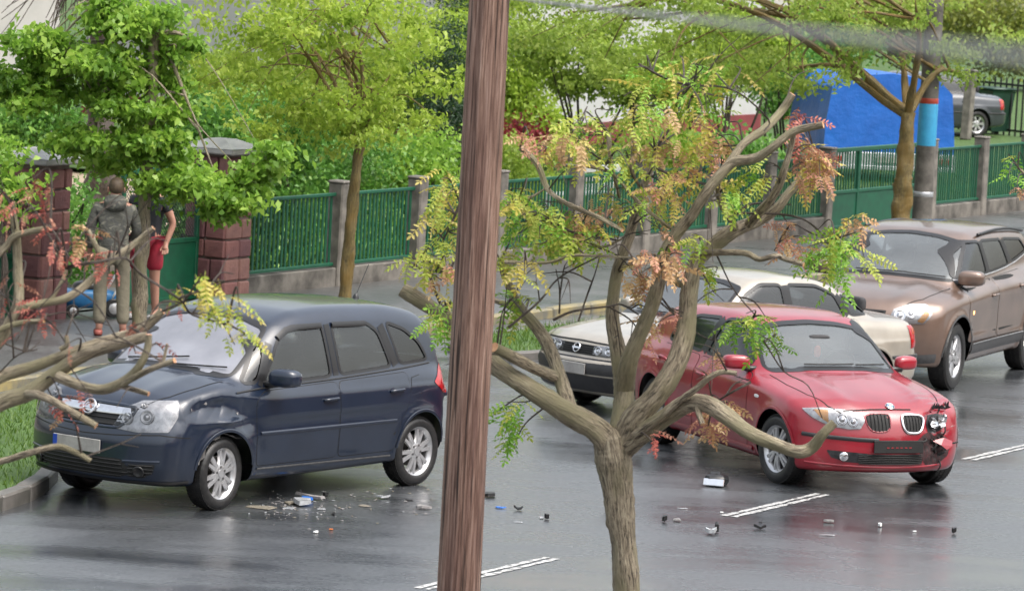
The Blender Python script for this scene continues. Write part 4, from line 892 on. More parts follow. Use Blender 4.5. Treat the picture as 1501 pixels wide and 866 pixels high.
# ================================================================== ground, road, verge, pavement
def wet_asphalt(name, dark=(.034, .038, .043), light=(.074, .079, .085), r0=.12, r1=.42, scale=.35, puddle=(.41, .60), bump=.7):
    m, nt, b = new_mat(name); v = noise_vec(nt, 'Object')
    n1 = N(nt, 'ShaderNodeTexNoise', Scale=scale, Detail=6., Roughness=.62, Distortion=.4); nt.links.new(v, n1.inputs['Vector'])
    mp = N(nt, 'ShaderNodeMapping'); mp.inputs['Rotation'].default_value = (0, 0, -ROADYAW); mp.inputs['Scale'].default_value = (.22, .8, 1); tc = N(nt, 'ShaderNodeTexCoord'); nt.links.new(tc.outputs['Object'], mp.inputs[0])
    n3 = N(nt, 'ShaderNodeTexNoise', Scale=1.1, Detail=5., Roughness=.55); nt.links.new(mp.outputs[0], n3.inputs['Vector'])       # worn wheel tracks along the street
    ad = N(nt, 'ShaderNodeMath', operation='ADD'); ml = N(nt, 'ShaderNodeMath', operation='MULTIPLY'); ml.inputs[1].default_value = .5; nt.links.new(n1.outputs[0], ad.inputs[0]); nt.links.new(n3.outputs[0], ad.inputs[1]); nt.links.new(ad.outputs[0], ml.inputs[0])
    n2 = N(nt, 'ShaderNodeTexNoise', Scale=70., Detail=6., Roughness=.78); nt.links.new(v, n2.inputs['Vector'])
    c1 = ramp(nt, ml.outputs[0], [(.38, dark), (.60, light)]); sp = ramp(nt, n2.outputs[0], [(.35, (.45, .45, .45)), (.65, (1.45, 1.45, 1.45))])
    n4 = N(nt, 'ShaderNodeTexNoise', Scale=26., Detail=3., Roughness=.8); nt.links.new(v, n4.inputs['Vector']); g4 = ramp(nt, n4.outputs[0], [(.40, (.45, .45, .45)), (.60, (1.6, 1.6, 1.6))])       # coarse stones
    m4 = N(nt, 'ShaderNodeMix', data_type='RGBA', blend_type='MULTIPLY'); m4.inputs[0].default_value = .8; nt.links.new(c1, m4.inputs[6]); nt.links.new(g4, m4.inputs[7]); c1 = m4.outputs[2]
    mx = N(nt, 'ShaderNodeMix', data_type='RGBA', blend_type='MULTIPLY'); mx.inputs[0].default_value = .8; nt.links.new(c1, mx.inputs[6]); nt.links.new(sp, mx.inputs[7]); nt.links.new(mx.outputs[2], b.inputs['Base Color'])
    nt.links.new(ramp(nt, ml.outputs[0], [(puddle[0], (r0,) * 3), (puddle[1], (r1,) * 3)]), b.inputs['Roughness'])
    st_ = ramp(nt, ml.outputs[0], [(puddle[0] - .03, (.06,) * 3), (puddle[1], (bump,) * 3)])
    bp = N(nt, 'ShaderNodeBump', Distance=.004); nt.links.new(n2.outputs[0], bp.inputs['Height']); nt.links.new(st_, bp.inputs['Strength']); nt.links.new(bp.outputs[0], b.inputs['Normal'])
    b.inputs['Specular IOR Level'].default_value = .5
    b.inputs['Coat Weight'].default_value = .6; b.inputs['Coat IOR'].default_value = 1.36; nt.links.new(ramp(nt, ml.outputs[0], [(puddle[0], (r0 * 1.6,) * 3), (puddle[1], (r1 * .95,) * 3)]), b.inputs['Coat Roughness']); bc = N(nt, 'ShaderNodeBump', Strength=.35, Distance=.003); nt.links.new(n4.outputs[0], bc.inputs['Height']); nt.links.new(bc.outputs[0], b.inputs['Coat Normal'])      # film of rain water
    return m
M['road'] = wet_asphalt('wet_asphalt')
M['walk'] = wet_asphalt('wet_pavement', (.045, .045, .046), (.085, .084, .082), .22, .5, .5)
M['soil'] = mat('soil', (.045, .035, .022), .8, col2=(.09, .07, .045), nscale=3, bump=.6, bscale=30, bdist=.03)
M['grass_base'] = mat('grass_base', (.035, .075, .012), .8, col2=(.06, .12, .02), nscale=6, bump=.5, bscale=60, bdist=.02)
M['tan'] = mat('sandy_yard', (.33, .26, .19), .8, col2=(.24, .19, .13), nscale=1.2, bump=.3, bscale=30)
M['kerb'] = mat('kerb_concrete', (.13, .12, .11), .5, col2=(.07, .068, .06), nscale=5, bump=.5, bscale=50, bdist=.006)
M['kerb_yellow'] = mat('yellow_kerb_paint', (.30, .24, .10), .45, col2=(.13, .125, .10), nscale=5, bump=.3, bscale=50)
M['line'] = mat('road_paint', (.48, .48, .47), .45, col2=(.09, .09, .09), nscale=14, ndetail=9, lo=.46, hi=.64, bump=.2, bscale=80)
M['concrete'] = mat('old_concrete', (.21, .19, .165), .75, col2=(.085, .078, .068), nscale=4, bump=.4, bscale=40, bdist=.006)
M['concrete_dark'] = mat('damp_concrete', (.17, .155, .135), .7, col2=(.055, .05, .043), nscale=3.5, bump=.4, bscale=40, bdist=.006)
M['green'] = mat('green_fence_paint', (.003, .085, .040), .42, col2=(.003, .06, .030), nscale=6, bump=.1)
M['mesh'] = mat('dark_wire', (.02, .05, .04), .5, .3, col2=(.015, .03, .028), nscale=20)
M['stone'] = mat('red_stone', (.24, .10, .088), .6, col2=(.15, .06, .058), nscale=3.5, bump=.6, bscale=22, bdist=.02)
M['stone2'] = mat('brown_stone', (.27, .135, .11), .6, col2=(.18, .085, .075), nscale=3.5, bump=.6, bscale=22, bdist=.02)
M['stone3'] = mat('dark_red_stone', (.17, .068, .068), .6, col2=(.11, .045, .05), nscale=3.5, bump=.6, bscale=22, bdist=.02)
M['mortar'] = mat('mortar', (.22, .17, .15), .8, col2=(.14, .11, .10), nscale=9, bump=.4, bscale=60)
M['steel'] = mat('galvanised_steel', (.55, .56, .58), .4, .7, col2=(.42, .43, .45), nscale=12)
M['wall_white'] = mat('white_render', (.46, .46, .465), .8, col2=(.40, .40, .405), nscale=1.2, bump=.2, bscale=60)
M['wall_grey'] = mat('grey_render', (.46, .44, .43), .8, col2=(.38, .37, .36), nscale=1.2, bump=.2, bscale=60)
M['plinth'] = mat('red_plinth', (.22, .035, .04), .7, col2=(.13, .025, .03), nscale=2, bump=.3, bscale=40)
M['roof'] = mat('clay_tile', (.30, .10, .06), .7, col2=(.20, .065, .04), nscale=4, bump=.4, bscale=30)
M['brick_wall'] = mat('brown_brick', (.15, .065, .042), .75, col2=(.10, .045, .03), nscale=5, bump=.4, bscale=40)
M['pane'] = mat('house_pane', (.03, .035, .04), .08, col2=(.05, .055, .06), nscale=2)
def sheet(name, poly, z, mt, parent=None, kind='structure'):
    V = [st(s_, t_, z) for s_, t_ in poly]; o = obj(name, V, [tuple(range(len(V)))], mt, parent)
    if o.data.polygons[0].normal.z < 0: o.data.flip_normals()
    if parent is None: o['kind'] = kind
    return o
q = MB(); q.box((0, 300, -.35), (1600, 1600, .5)); g_ = q.build('ground', M['soil']); g_['kind'] = 'structure'
road = sheet('road', [(-70, 11.4), (190, 11.4), (190, 25.0), (-70, 25.0)], 0, M['road'])
sheet('far_pavement', [(-70, 25.12), (190, 25.12), (190, 28.2), (-70, 28.2)], .105, M['walk'])
sheet('near_pavement', [(-70, -8.9), (190, -8.9), (190, 11.25), (-70, 11.25)], .11, M['walk'])
# far-side garden ground: lawn
lawn = sheet('lawn', [(62, 28.4), (190, 28.4), (190, 120), (62, 120)], .10, M['grass_base'])
sheet('sandy_yard', [(44, 34), (61.8, 34), (80, 70), (36, 70)], .02, M['tan'])
sheet('driveway', [(40, 28.3), (45.2, 28.3), (45.2, 40), (40, 40)], .11, M['walk'])
# centre line: each dash is two thin worn strokes
def dash(sa, sb, tc):
    for k, off in enumerate((-.045, .045)):
        n = 26; ss = np.linspace(sa, sb, n); rg = np.random.default_rng(int(sa * 10) + k); w0 = .027 + rg.normal(0, .006, n)
        V = [st(a, tc + off - w, .004) for a, w in zip(ss, w0)] + [st(a, tc + off + w, .004) for a, w in zip(ss, w0 + rg.normal(0, .003, n))]
        o = obj('lane_marking', V, [(i, i + 1, n + i + 1, n + i) for i in range(n - 1)], M['line'], road)
        if o.data.polygons[0].normal.z < 0: o.data.flip_normals()
for k in range(-2, 9):
    a = s_of(ground(1056, 755)) + k * 5.35; dash(a, a + 1.95 + .15 * (k % 2), 15.965)
# kerbs
def kerb_run(name, line, mt, h=.12, w=.14, L=.95, mats=None):
    root = empty(name, st(*line[0], 0)); root['kind'] = 'structure'; P = np.array([st(a, b, 0) for a, b in line]); d = np.concatenate([[0], np.cumsum(np.linalg.norm(np.diff(P, axis=0), axis=1))])
    n = int(d[-1] / L); inv = np.array(root.location)
    for i in range(n):
        a, b = d[-1] * i / n + .006, d[-1] * (i + 1) / n - .006
        A = np.array([np.interp(a, d, P[:, k]) for k in range(3)]); B = np.array([np.interp(b, d, P[:, k]) for k in range(3)]); c = (A + B) / 2; rz = math.atan2(B[1] - A[1], B[0] - A[0])
        q = MB(); q.box((0, 0, 0), (np.linalg.norm(B - A), w, h + .1), bev=.018); o = q.build('kerb_stone', mt, root); o.location = c - inv + np.array([0, 0, (h + .1) / 2 - .1 + random.uniform(-.006, .006)]); o.rotation_euler = (random.uniform(-.015, .015), 0, rz + random.uniform(-.006, .006))
    return root
VA = [(14, 20.15), (28.6, 20.3), (29.6, 20.42), (30.4, 20.62), (31.2, 20.98), (32.3, 21.7), (33.6, 22.5), (35.2, 23.2), (36.8, 23.7), (38.2, 24.05)]
kerb_run('verge_kerb', VA, M['kerb'], .13, .15, .62)
kerb_run('yellow_kerb', [(18, 25.04), (64, 25.04)], M['kerb_yellow'], .115, .15, 1.0)
kerb_run('near_kerb', [(10, 11.32), (46, 11.32)], M['kerb'], .12, .15, 1.0)
def inset_line(L, d):
    L = np.array(L); e = np.gradient(L, axis=0); e /= np.linalg.norm(e, axis=1, keepdims=True); return L + np.stack([-e[:, 1], e[:, 0]], 1) * d
va = inset_line(VA, .07); vpoly = [tuple(p) for p in va] + [(37.5, 24.12), (14, 24.12)]
sheet('verge', vpoly, .105, M['grass_base'])
VB = [(43.2, 23.0), (44.2, 22.75), (62, 22.6), (62, 24.15), (43.6, 24.2)]
kerb_run('verge_kerb', VB + [VB[0]], M['kerb'], .10, .12, .9)
sheet('verge', [(43.3, 23.05), (44.2, 22.82), (61.9, 22.66), (61.9, 24.1), (43.7, 24.12)], .085, M['grass_base'])
def leaf_mat(name, c0, c1, c2, trans=.35, rough=.45):
    """leaves: shade from the per-face value 'rnd', part of the light passes through"""
    m, nt, b = new_mat(name); at_ = N(nt, 'ShaderNodeAttribute', attribute_name='rnd'); c = ramp(nt, at_.outputs['Fac'], [(.0, c0), (.5, c1), (1., c2)])
    nt.links.new(c, b.inputs['Base Color']); b.inputs['Roughness'].default_value = rough
    tr = N(nt, 'ShaderNodeBsdfTranslucent'); nt.links.new(c, tr.inputs[0]); mx = N(nt, 'ShaderNodeMixShader'); mx.inputs[0].default_value = trans
    out = nt.nodes['Material Output']; nt.links.new(b.outputs[0], mx.inputs[1]); nt.links.new(tr.outputs[0], mx.inputs[2]); nt.links.new(mx.outputs[0], out.inputs[0]); return m
def set_rnd(me, vals):
    a = me.attributes.new('rnd', 'FLOAT', 'FACE'); a.data.foreach_set('value', np.asarray(vals, np.float32))
def fast_mesh(name, V, nq, mt, parent=None, rnd=None, per=4):
    """nq separate quads (or triangles), V is (nq*per,3)"""
    me = bpy.data.meshes.new(name); n = len(V); me.vertices.add(n); me.vertices.foreach_set('co', np.asarray(V, np.float32).ravel())
    me.loops.add(n); me.loops.foreach_set('vertex_index', np.arange(n, dtype=np.int32)); me.polygons.add(nq); me.polygons.foreach_set('loop_start', np.arange(0, n, per, dtype=np.int32))
    me.materials.append(mt); me.update(calc_edges=True)
    if rnd is not None: set_rnd(me, rnd)
    o = bpy.data.objects.new(name, me); COL.objects.link(o)
    if parent is not None: o.parent = parent
    return o
M['blade'] = leaf_mat('grass_blade', (.05, .10, .012), (.085, .17, .02), (.15, .23, .035), .3)
def grass_patch(name, poly, n, z, hgt=.07, label='short wet grass', seed=1):
    rg = np.random.default_rng(seed); p = np.array(poly); lo, hi = p.min(0), p.max(0); Q = rg.uniform(lo, hi, (n * 3, 2)); Q = Q[inside(p, Q)][:n]; n = len(Q)
    base = Q[:, :1] * U2 + Q[:, 1:] * N2; a = rg.uniform(0, 6.283, n); w = rg.uniform(.004, .009, n); h = hgt * rg.uniform(.5, 1.5, n); l = rg.normal(0, .5, (n, 2)) * h[:, None]
    d = np.stack([np.cos(a), np.sin(a)], 1) * w[:, None]; zz = np.full((n, 1), z - .005)
    A = np.hstack([base - d, zz]); B = np.hstack([base + d, zz]); Cc = np.hstack([base + l, zz + h[:, None]])
    o = fast_mesh(name, np.stack([A, B, Cc], 1).reshape(-1, 3), n, M['blade'], None, np.clip(rg.normal(.5, .25, n), 0, 1), 3); tag(o, label, 'grass', kind='stuff'); return o
grass_patch('grass', vpoly, 26000, .105, .075, 'bright wet grass on the verge beside the dark blue minivan', 1)
grass_patch('grass', [(43.3, 23.05), (44.2, 22.82), (61.9, 22.66), (61.9, 24.1), (43.7, 24.12)], 9000, .085, .08, 'narrow strip of grass along the yellow kerb', 2)
grass_patch('grass', [(62.5, 28.5), (80, 28.5), (80, 44), (62.5, 44)], 26000, .10, .12, 'lawn behind the green fence beside the driveway gate', 3)

# ================================================================== street furniture and enclosure
FT = 28.15
def fence_run(name, posts, label, top=1.28, wall_h=.25, seed=1, s0=None, s1=None, group='green slat fences'):
    """posts: s-values; low wall, concrete posts, green rails and single slats"""
    rg = np.random.default_rng(seed); root = empty(name, st(posts[0], FT, 0), ROADYAW); tag(root, label, 'fence', group); o0 = posts[0]
    a, b = (s0 if s0 is not None else posts[0]), (s1 if s1 is not None else posts[-1])
    n = max(2, int((b - a) / 2.1)); 
    for i in range(n):
        x0 = a + (b - a) * i / n - o0; x1 = a + (b - a) * (i + 1) / n - o0 - .01
        q = MB(); q.box(((x0 + x1) / 2, .02, wall_h / 2 + .04), (x1 - x0, .20, wall_h + .10), bev=.012); q.build('base_wall', M['concrete_dark'], root)
    pm = MB(); pm.box((0, 0, (top + .12) / 2), (.21, .21, top + .12), bev=.02); pm.box((0, 0, top + .13), (.23, .23, .04), bev=.015)
    po = pm.build('post', M['concrete'], root, False); pme = po.data; first = True
    for s_ in posts:
        if first: o = po; first = False
        else: o = link_data('post', pme, root)
        o.location = (s_ - o0, 0, rg.normal(0, .008)); o.rotation_euler = (rg.normal(0, .008), rg.normal(0, .012), 0)
    sm = MB(); sm.box((0, 0, .455), (.042, .022, .91), bev=.006); sl = sm.build('slat', M['green'], root); sme = sl.data; first = True
    ends = [a] * (a < posts[0] - .2) + list(posts) + [b] * (b > posts[-1] + .2)
    for p0, p1 in zip(ends[:-1], ends[1:]):
        x0, x1 = p0 - o0 + .11, p1 - o0 - .11
        for z in (wall_h + .13, top - .02):
            q = MB(); q.box(((x0 + x1) / 2, -.02, z), (x1 - x0, .035, .045), bev=.008); q.build('rail', M['green'], root)
        k = max(2, int((x1 - x0) / .092))
        for i in range(k):
            x = x0 + (x1 - x0) * (i + .5) / k + rg.normal(0, .004)
            if first: o = sl; first = False
            else: o = link_data('slat', sme, root)
            o.location = (x, .01, wall_h + .11 + rg.normal(0, .004)); o.rotation_euler = (0, rg.normal(0, .008), 0)
    return root
fence_run('garden_fence', [48.09, 50.1, 52.3, 54.53, 56.7, 58.9, 60.9, 63.02], 'green slat fence on a low concrete wall between stone pillar and driveway gate', s0=45.85)
fence_run('garden_fence', [67.2, 69.38, 71.5, 73.6], 'green slat fence on a low wall beyond the street lamp', seed=3)
# driveway gate
g = empty('driveway_gate', st(63.25, FT, 0), ROADYAW); tag(g, 'green driveway gate with open slats above a solid lower panel', 'gate'); GL = 3.75
q = MB(); q.box((GL / 2, 0, .42), (GL - .06, .03, .50), bev=.006); q.build('lower_panel', M['green'], g)
for (c, d) in (((GL / 2, 0, 1.36), (GL, .06, .07)), ((GL / 2, 0, .70), (GL, .06, .06)), ((GL / 2, 0, .15), (GL, .06, .06)), ((.04, 0, .75), (.08, .07, 1.26)), ((GL - .04, 0, .75), (.08, .07, 1.26)), ((1.0, 0, .75), (.07, .065, 1.26))):
    q = MB(); q.box(c, d, bev=.01); q.build('frame_bar', M['green'], g)
sm = MB(); sm.box((0, 0, 0), (.035, .02, .62), bev=.005); sl = sm.build('slat', M['green'], g); sl.location = (.16, 0, 1.03)
for i in range(1, 34):
    o = link_data('slat', sl.data, g); o.location = (.16 + i * .105, random.gauss(0, .003), 1.03)
# stone gate pillars, built stone by stone
def pillar(s_, label, w=.56, h=1.86, seed=1):
    rg = np.random.default_rng(seed); root = empty('stone_pillar', st(s_, FT + .05, .0), ROADYAW); tag(root, label, 'pillar', 'stone gate pillars')
    q = MB(); q.box((0, 0, h / 2), (w - .05, w - .05, h)); q.build('mortar_core', M['mortar'], root)
    z = .06; row = 0
    while z < h - .06:
        hh = min(rg.uniform(.21, .28), h - z)
        for side in range(4):
            a = side * math.pi / 2; cuts = [-w / 2, rg.uniform(-.10, .10) if row % 2 else rg.uniform(-.02, .16), w / 2]
            for c0, c1 in zip(cuts[:-1], cuts[1:]):
                q = MB(); L_ = c1 - c0 - .018; q.box((0, 0, 0), (L_, .085, hh - .02), bev=.016); k = q.build('stone', M[('stone', 'stone2', 'stone3')[rg.integers(3)]], root)
                m_ = (c0 + c1) / 2; y = -w / 2 + .028 + rg.normal(0, .006); k.location = (m_ * math.cos(a) - y * math.sin(a), m_ * math.sin(a) + y * math.cos(a), z + hh / 2); k.rotation_euler = (0, rg.normal(0, .01), a)
        z += hh; row += 1
    q = MB(); W = w / 2 + .10; q.box((0, 0, h + .035), (2 * W, 2 * W, .07), bev=.015)
    V = [(-W, -W, h + .07), (W, -W, h + .07), (W, W, h + .07), (-W, W, h + .07), (-.12, -.12, h + .17), (.12, -.12, h + .17), (.12, .12, h + .17), (-.12, .12, h + .17)]
    q.add(V, [(0, 1, 5, 4), (1, 2, 6, 5), (2, 3, 7, 6), (3, 0, 4, 7), (4, 5, 6, 7)]); q.build('cap', M['cap'], root)
    return root
M['cap'] = mat('grey_cap_stone', (.42, .41, .40), .35, col2=(.27, .265, .26), nscale=4, bump=.3, bscale=40)
pillar(41.45, 'dark red stone pillar with a broad slab cap, beside the person in camouflage', seed=4)
pillar(45.35, 'red stone pillar at the end of the green slat fence', .58, 1.86, seed=9)
def mesh_gate(s0, s1, dt, label, ang=0.):
    L_ = s1 - s0; g = empty('mesh_gate', st(s0, FT + dt, .1), ROADYAW + ang); tag(g, label, 'gate', 'green mesh gate leaves')
    for (c, d) in (((L_ / 2, 0, .03), (L_, .05, .06)), ((L_ / 2, 0, .72), (L_, .05, .06)), ((L_ / 2, 0, 1.58), (L_, .05, .06)), ((.03, 0, .8), (.06, .055, 1.6)), ((L_ - .03, 0, .8), (.06, .055, 1.6))):
        q = MB(); q.box(c, d, bev=.008); q.build('frame_bar', M['green'], g)
    q = MB(); q.box((L_ / 2, 0, .375), (L_ - .1, .02, .66)); q.build('lower_panel', M['green'], g)
    q = MB(); st_ = .055
    for k in np.arange(-1.0, L_ + .0, st_):
        for sg in (1, -1):
            x0, z0 = (k, .72) if sg > 0 else (k, 1.58); x1, z1 = k + .86, (1.58 if sg > 0 else .72)
            if x0 < .03: t_ = (.03 - x0) / .86; x0, z0 = .03, z0 + (z1 - z0) * t_
            if x1 > L_ - .03: t_ = (x1 - L_ + .03) / .86; z1 = z1 - (1.58 - .72) * sg * t_; x1 = L_ - .03
            if x1 > x0 + .01: q.tube([(x0, sg * .004, z0), (x1, sg * .004, z1)], .004, 4)
    w_ = q.build('wire_mesh', M['mesh'], g); w_['kind'] = 'stuff'
    return g
mesh_gate(43.35, 45.05, .15, 'green gate leaf with wire mesh beside the person in red shorts')
mesh_gate(38.6, 41.15, .1, 'green gate leaf with wire mesh on the outer side of the dark stone pillar')
# galvanised tubular gate folded back into the yard
g = empty('tubular_gate', st(42.4, 28.8, .1), ROADYAW + R(78)); tag(g, 'silver gate of horizontal steel tubes standing open behind the dark stone pillar', 'gate')
for z in np.linspace(.25, 1.55, 8):
    q = MB(); q.tube([(0, 0, z), (2.6, 0, z)], .02, 8); q.build('bar', M['steel'], g, True)
for x in (0, 1.3, 2.6):
    q = MB(); q.tube([(x, 0, 0), (x, 0, 1.6)], .028, 8); q.build('upright', M['steel'], g, True)
# street lamp pole
lp = empty('lamp_post', st(62.56, 26.3, .1)); tag(lp, 'grey concrete lamp post with a light blue band and red ring', 'lamp post')
q = MB(); q.lathe([(.16, 0), (.15, .5), (.142, 2.3), (.11, 8.5), (0, 8.5)], 24); q.build('pole', M['lamp_concrete'] if 'lamp_concrete' in M else M['concrete_dark'], lp, 'auto')
M['band_blue'] = mat('sky_blue_paint', (.05, .36, .62), .45, col2=(.04, .30, .55), nscale=10)
M['band_red'] = mat('red_paint_ring', (.45, .06, .03), .5, col2=(.36, .05, .03), nscale=10)
q = MB(); q.lathe([(.1455, 1.50), (.1475, 1.51), (.1455, 2.13), (.143, 2.14)], 24); q.build('blue_band', M['band_blue'], lp, True)
q = MB(); q.lathe([(.1435, 2.145), (.1465, 2.15), (.1455, 2.22), (.143, 2.225)], 24); q.build('red_ring', M['band_red'], lp, True)
q = MB(); q.lathe([(.148, .72), (.155, .73), (.155, .79), (.148, .80)], 24); q.build('clamp_ring', M['steel'], lp, True)
q = MB(); q.tube(catmull([(0, 0, 8.3), (.0, -.1, 8.8), (-.0, -.6, 9.1), (0, -1.3, 9.15)], 5), .03, 8); q.build('arm', M['steel'], lp, True)
q = MB(); V, F_ = blob((0, -1.5, 9.12), (.13, .32, .07), (.7, .7)); q.add(V, F_); q.build('lamp_head', M['steel'], lp, True)
# wooden utility pole beside the near pavement
def wood_mat():
    m, nt, b = new_mat('weathered_pole_wood'); v = noise_vec(nt, scale=(60, 60, 1.6), attr='tuv')
    n1 = N(nt, 'ShaderNodeTexNoise', Scale=1.7, Detail=8., Roughness=.7, Distortion=.3); nt.links.new(v, n1.inputs['Vector'])
    v2 = noise_vec(nt, scale=(4.5, 4.5, .35), attr='tuv'); n2 = N(nt, 'ShaderNodeTexNoise', Scale=2., Detail=5.); nt.links.new(v2, n2.inputs['Vector'])
    c1 = ramp(nt, n1.outputs[0], [(.30, (.026, .015, .012)), (.43, (.13, .076, .054)), (.55, (.27, .185, .145)), (.72, (.46, .385, .33))]); c2 = ramp(nt, n2.outputs[0], [(.32, (.42, .30, .30)), (.55, (1, .92, .9)), (.75, (1.5, 1.45, 1.4))])
    mx = N(nt, 'ShaderNodeMix', data_type='RGBA', blend_type='MULTIPLY'); mx.inputs[0].default_value = 1.; nt.links.new(c1, mx.inputs[6]); nt.links.new(c2, mx.inputs[7]); 
    v3 = noise_vec(nt, scale=(30, 30, .55), attr='tuv'); n3 = N(nt, 'ShaderNodeTexNoise', Scale=2.2, Detail=3., Roughness=.5, Distortion=.2); nt.links.new(v3, n3.inputs['Vector']); c3 = ramp(nt, n3.outputs[0], [(.36, (.12, .09, .08)), (.43, (1, 1, 1))])
    my = N(nt, 'ShaderNodeMix', data_type='RGBA', blend_type='MULTIPLY'); my.inputs[0].default_value = 1.; nt.links.new(mx.outputs[2], my.inputs[6]); nt.links.new(c3, my.inputs[7]); nt.links.new(my.outputs[2], b.inputs['Base Color'])
    b.inputs['Roughness'].default_value = .55; bp = N(nt, 'ShaderNodeBump', Strength=.9, Distance=.012); nt.links.new(n1.outputs[0], bp.inputs['Height']); nt.links.new(bp.outputs[0], b.inputs['Normal']); return m
M['polewood'] = wood_mat()
def set_tuv(o, T):
    a = o.data.attributes.new('tuv', 'FLOAT_VECTOR', 'POINT'); a.data.foreach_set('vector', np.asarray(T, np.float32).ravel())
PY = 22.6
pb = at(672, 866, PY); pt_ = at(717, 0, PY); dirp = (pt_ - pb); dirp /= dirp[2]; base = pb - dirp * pb[2]
n = 120; k = 40; zz = np.linspace(.1, 8.5, n); rg = np.random.default_rng(5); aa = np.arange(k) * 2 * math.pi / k
rr = np.interp(zz, [0, 8.5], [.118, .088]); groove = .0035 * np.sin(aa * 7 + 1.3) + .0025 * np.sin(aa * 13 + .4) + rg.normal(0, .0018, k)
V = []; T = []
for i in range(n):
    r_ = rr[i] + groove * (.7 + .5 * math.sin(zz[i] * 1.7)) + .002 * np.sin(aa * 3 + zz[i] * 2.1)
    c0 = dirp * zz[i]; V.append(np.stack([c0[0] + r_ * np.cos(aa), c0[1] + r_ * np.sin(aa), np.full(k, zz[i])], 1)); T.append(np.stack([.1 * np.cos(aa), .1 * np.sin(aa), np.full(k, zz[i])], 1))
V = np.concatenate(V); F_ = [(i * k + j, i * k + (j + 1) % k, (i + 1) * k + (j + 1) % k, (i + 1) * k + j) for i in range(n - 1) for j in range(k)] + [tuple((n - 1) * k + j for j in range(k))]
up = empty('utility_pole', base); tag(up, 'weathered reddish brown wooden utility pole in front of the dark blue minivan', 'pole')
po = obj('pole', V, F_, M['polewood'], up, True); set_tuv(po, np.concatenate(T))
for z in (7.6, 7.9):
    q = MB(); c0 = dirp * z; q.tube([c0 + (-.5, 0, 0), c0 + (.5, 0, 0)], .03, 8); q.build('crossarm', M['steel'], up, True)
# slack service cable running past the camera
M['cable'] = mat('grey_cable_sheath', (.30, .31, .32), .5, col2=(.26, .27, .28), nscale=30)
A = at(712, -6, PY); B = at(1720, 110, 2.0); dv = B - A; q = MB(); pts = [A + dv * t for t in np.linspace(0, 1.02, 60)]; q.tube(pts, .0040, 10); tag(q.build('overhead_cable', M['cable'], None, True), 'thin pale service cable slung from the wooden utility pole, a blurred band high up', 'cable')

# ================================================================== houses
def window(root, c, w, h, axis, depth=.12, mt='white'):
    """c centre on the wall face, axis 'u' (along street wall) or 'n' (end wall)"""
    q = MB(); fr = .07
    for (dx, dz, ww, hh) in ((0, h / 2 - fr / 2, w, fr), (0, -h / 2 + fr / 2, w, fr), (-w / 2 + fr / 2, 0, fr, h - 2 * fr), (w / 2 - fr / 2, 0, fr, h - 2 * fr), (0, 0, fr * .7, h - 2 * fr)):
        if axis == 'u': q.box((c[0] + dx, c[1] - .03, c[2] + dz), (ww, .08, hh))
        else: q.box((c[0] - .03, c[1] + dx, c[2] + dz), (.08, ww, hh))
    f = q.build('window', M[mt], root)
    q = MB(); q.box((c[0], c[1] - .012, c[2]) if axis == 'u' else (c[0] - .012, c[1], c[2]), (w - .1, .02, h - .1) if axis == 'u' else (.02, w - .1, h - .1)); q.build('pane', M['pane'], f)
    q = MB(); q.box((c[0], c[1] - .08, c[2] - h / 2 - .04) if axis == 'u' else (c[0] - .08, c[1], c[2] - h / 2 - .04), (w + .16, .2, .05) if axis == 'u' else (.2, w + .16, .05)); q.build('sill', M['concrete'], f)
def house(name, s0, s1, t0, t1, h, wallm, label, plinth=None, wins=(), roofm='roof', ridge=2.6, flip=False):
    root = empty(name, st(s0, t0, 0), ROADYAW); tag(root, label, 'house'); L_, D_ = s1 - s0, t1 - t0
    q = MB(); q.box((L_ / 2, D_ / 2, h / 2), (L_, D_, h)); q.build('wall', M[wallm], root)
    if plinth:
        for (c, d) in (((L_ / 2, -.02, plinth[1] / 2), (L_ + .08, .06, plinth[1])), ((-.02, D_ / 2, plinth[1] / 2), (.06, D_, plinth[1]))):
            q = MB(); q.box(c, d); q.build('plinth', M[plinth[0]], root)
    e = .5; q = MB(); z0 = h - .05
    V = [(-e, -e, z0), (L_ + e, -e, z0), (L_ + e, D_ + e, z0), (-e, D_ + e, z0), (-e, D_ / 2, z0 + ridge), (L_ + e, D_ / 2, z0 + ridge)]
    q.add(V, [(0, 1, 5, 4), (2, 3, 4, 5), (0, 4, 3), (1, 2, 5), (0, 3, 2, 1)]); q.build('roof', M[roofm], root)
    for (ax, p, z, w, hh) in wins: window(root, (p, 0, z) if ax == 'u' else (0, p, z), w, hh, ax)
    return root
hw_ = house('house', 75, 86.5, 40.3, 50, 6.2, 'wall_white', 'white rendered house with a dark red plinth behind the lawn trees', ('plinth', .55), [('u', 2.2, 4.4, 1.4, 1.4), ('u', 8.5, 4.4, 1.4, 1.4), ('n', 2.6, 4.4, 1.3, 1.4), ('n', 6.8, 4.4, 1.3, 1.4)])
q = MB(); q.box((10.2, -.16, 1.95), (.5, .22, .6), bev=.02); q.build('meter_box', M['kerb_yellow'], hw_)
house('house', 56, 69.6, 47, 57, 6.0, 'wall_grey', 'grey rendered house beyond the sandy yard', None, [('u', 3, 2.0, 1.2, 1.3), ('u', 7, 2.0, 1.2, 1.3)])
house('house', 104, 122, 55, 66, 5.5, 'wall_grey', 'pale house far beyond the white one', None, [('u', 3, 2.0, 1.4, 1.3), ('u', 9, 2.0, 1.4, 1.3), ('n', 3, 2.0, 1.2, 1.3)])
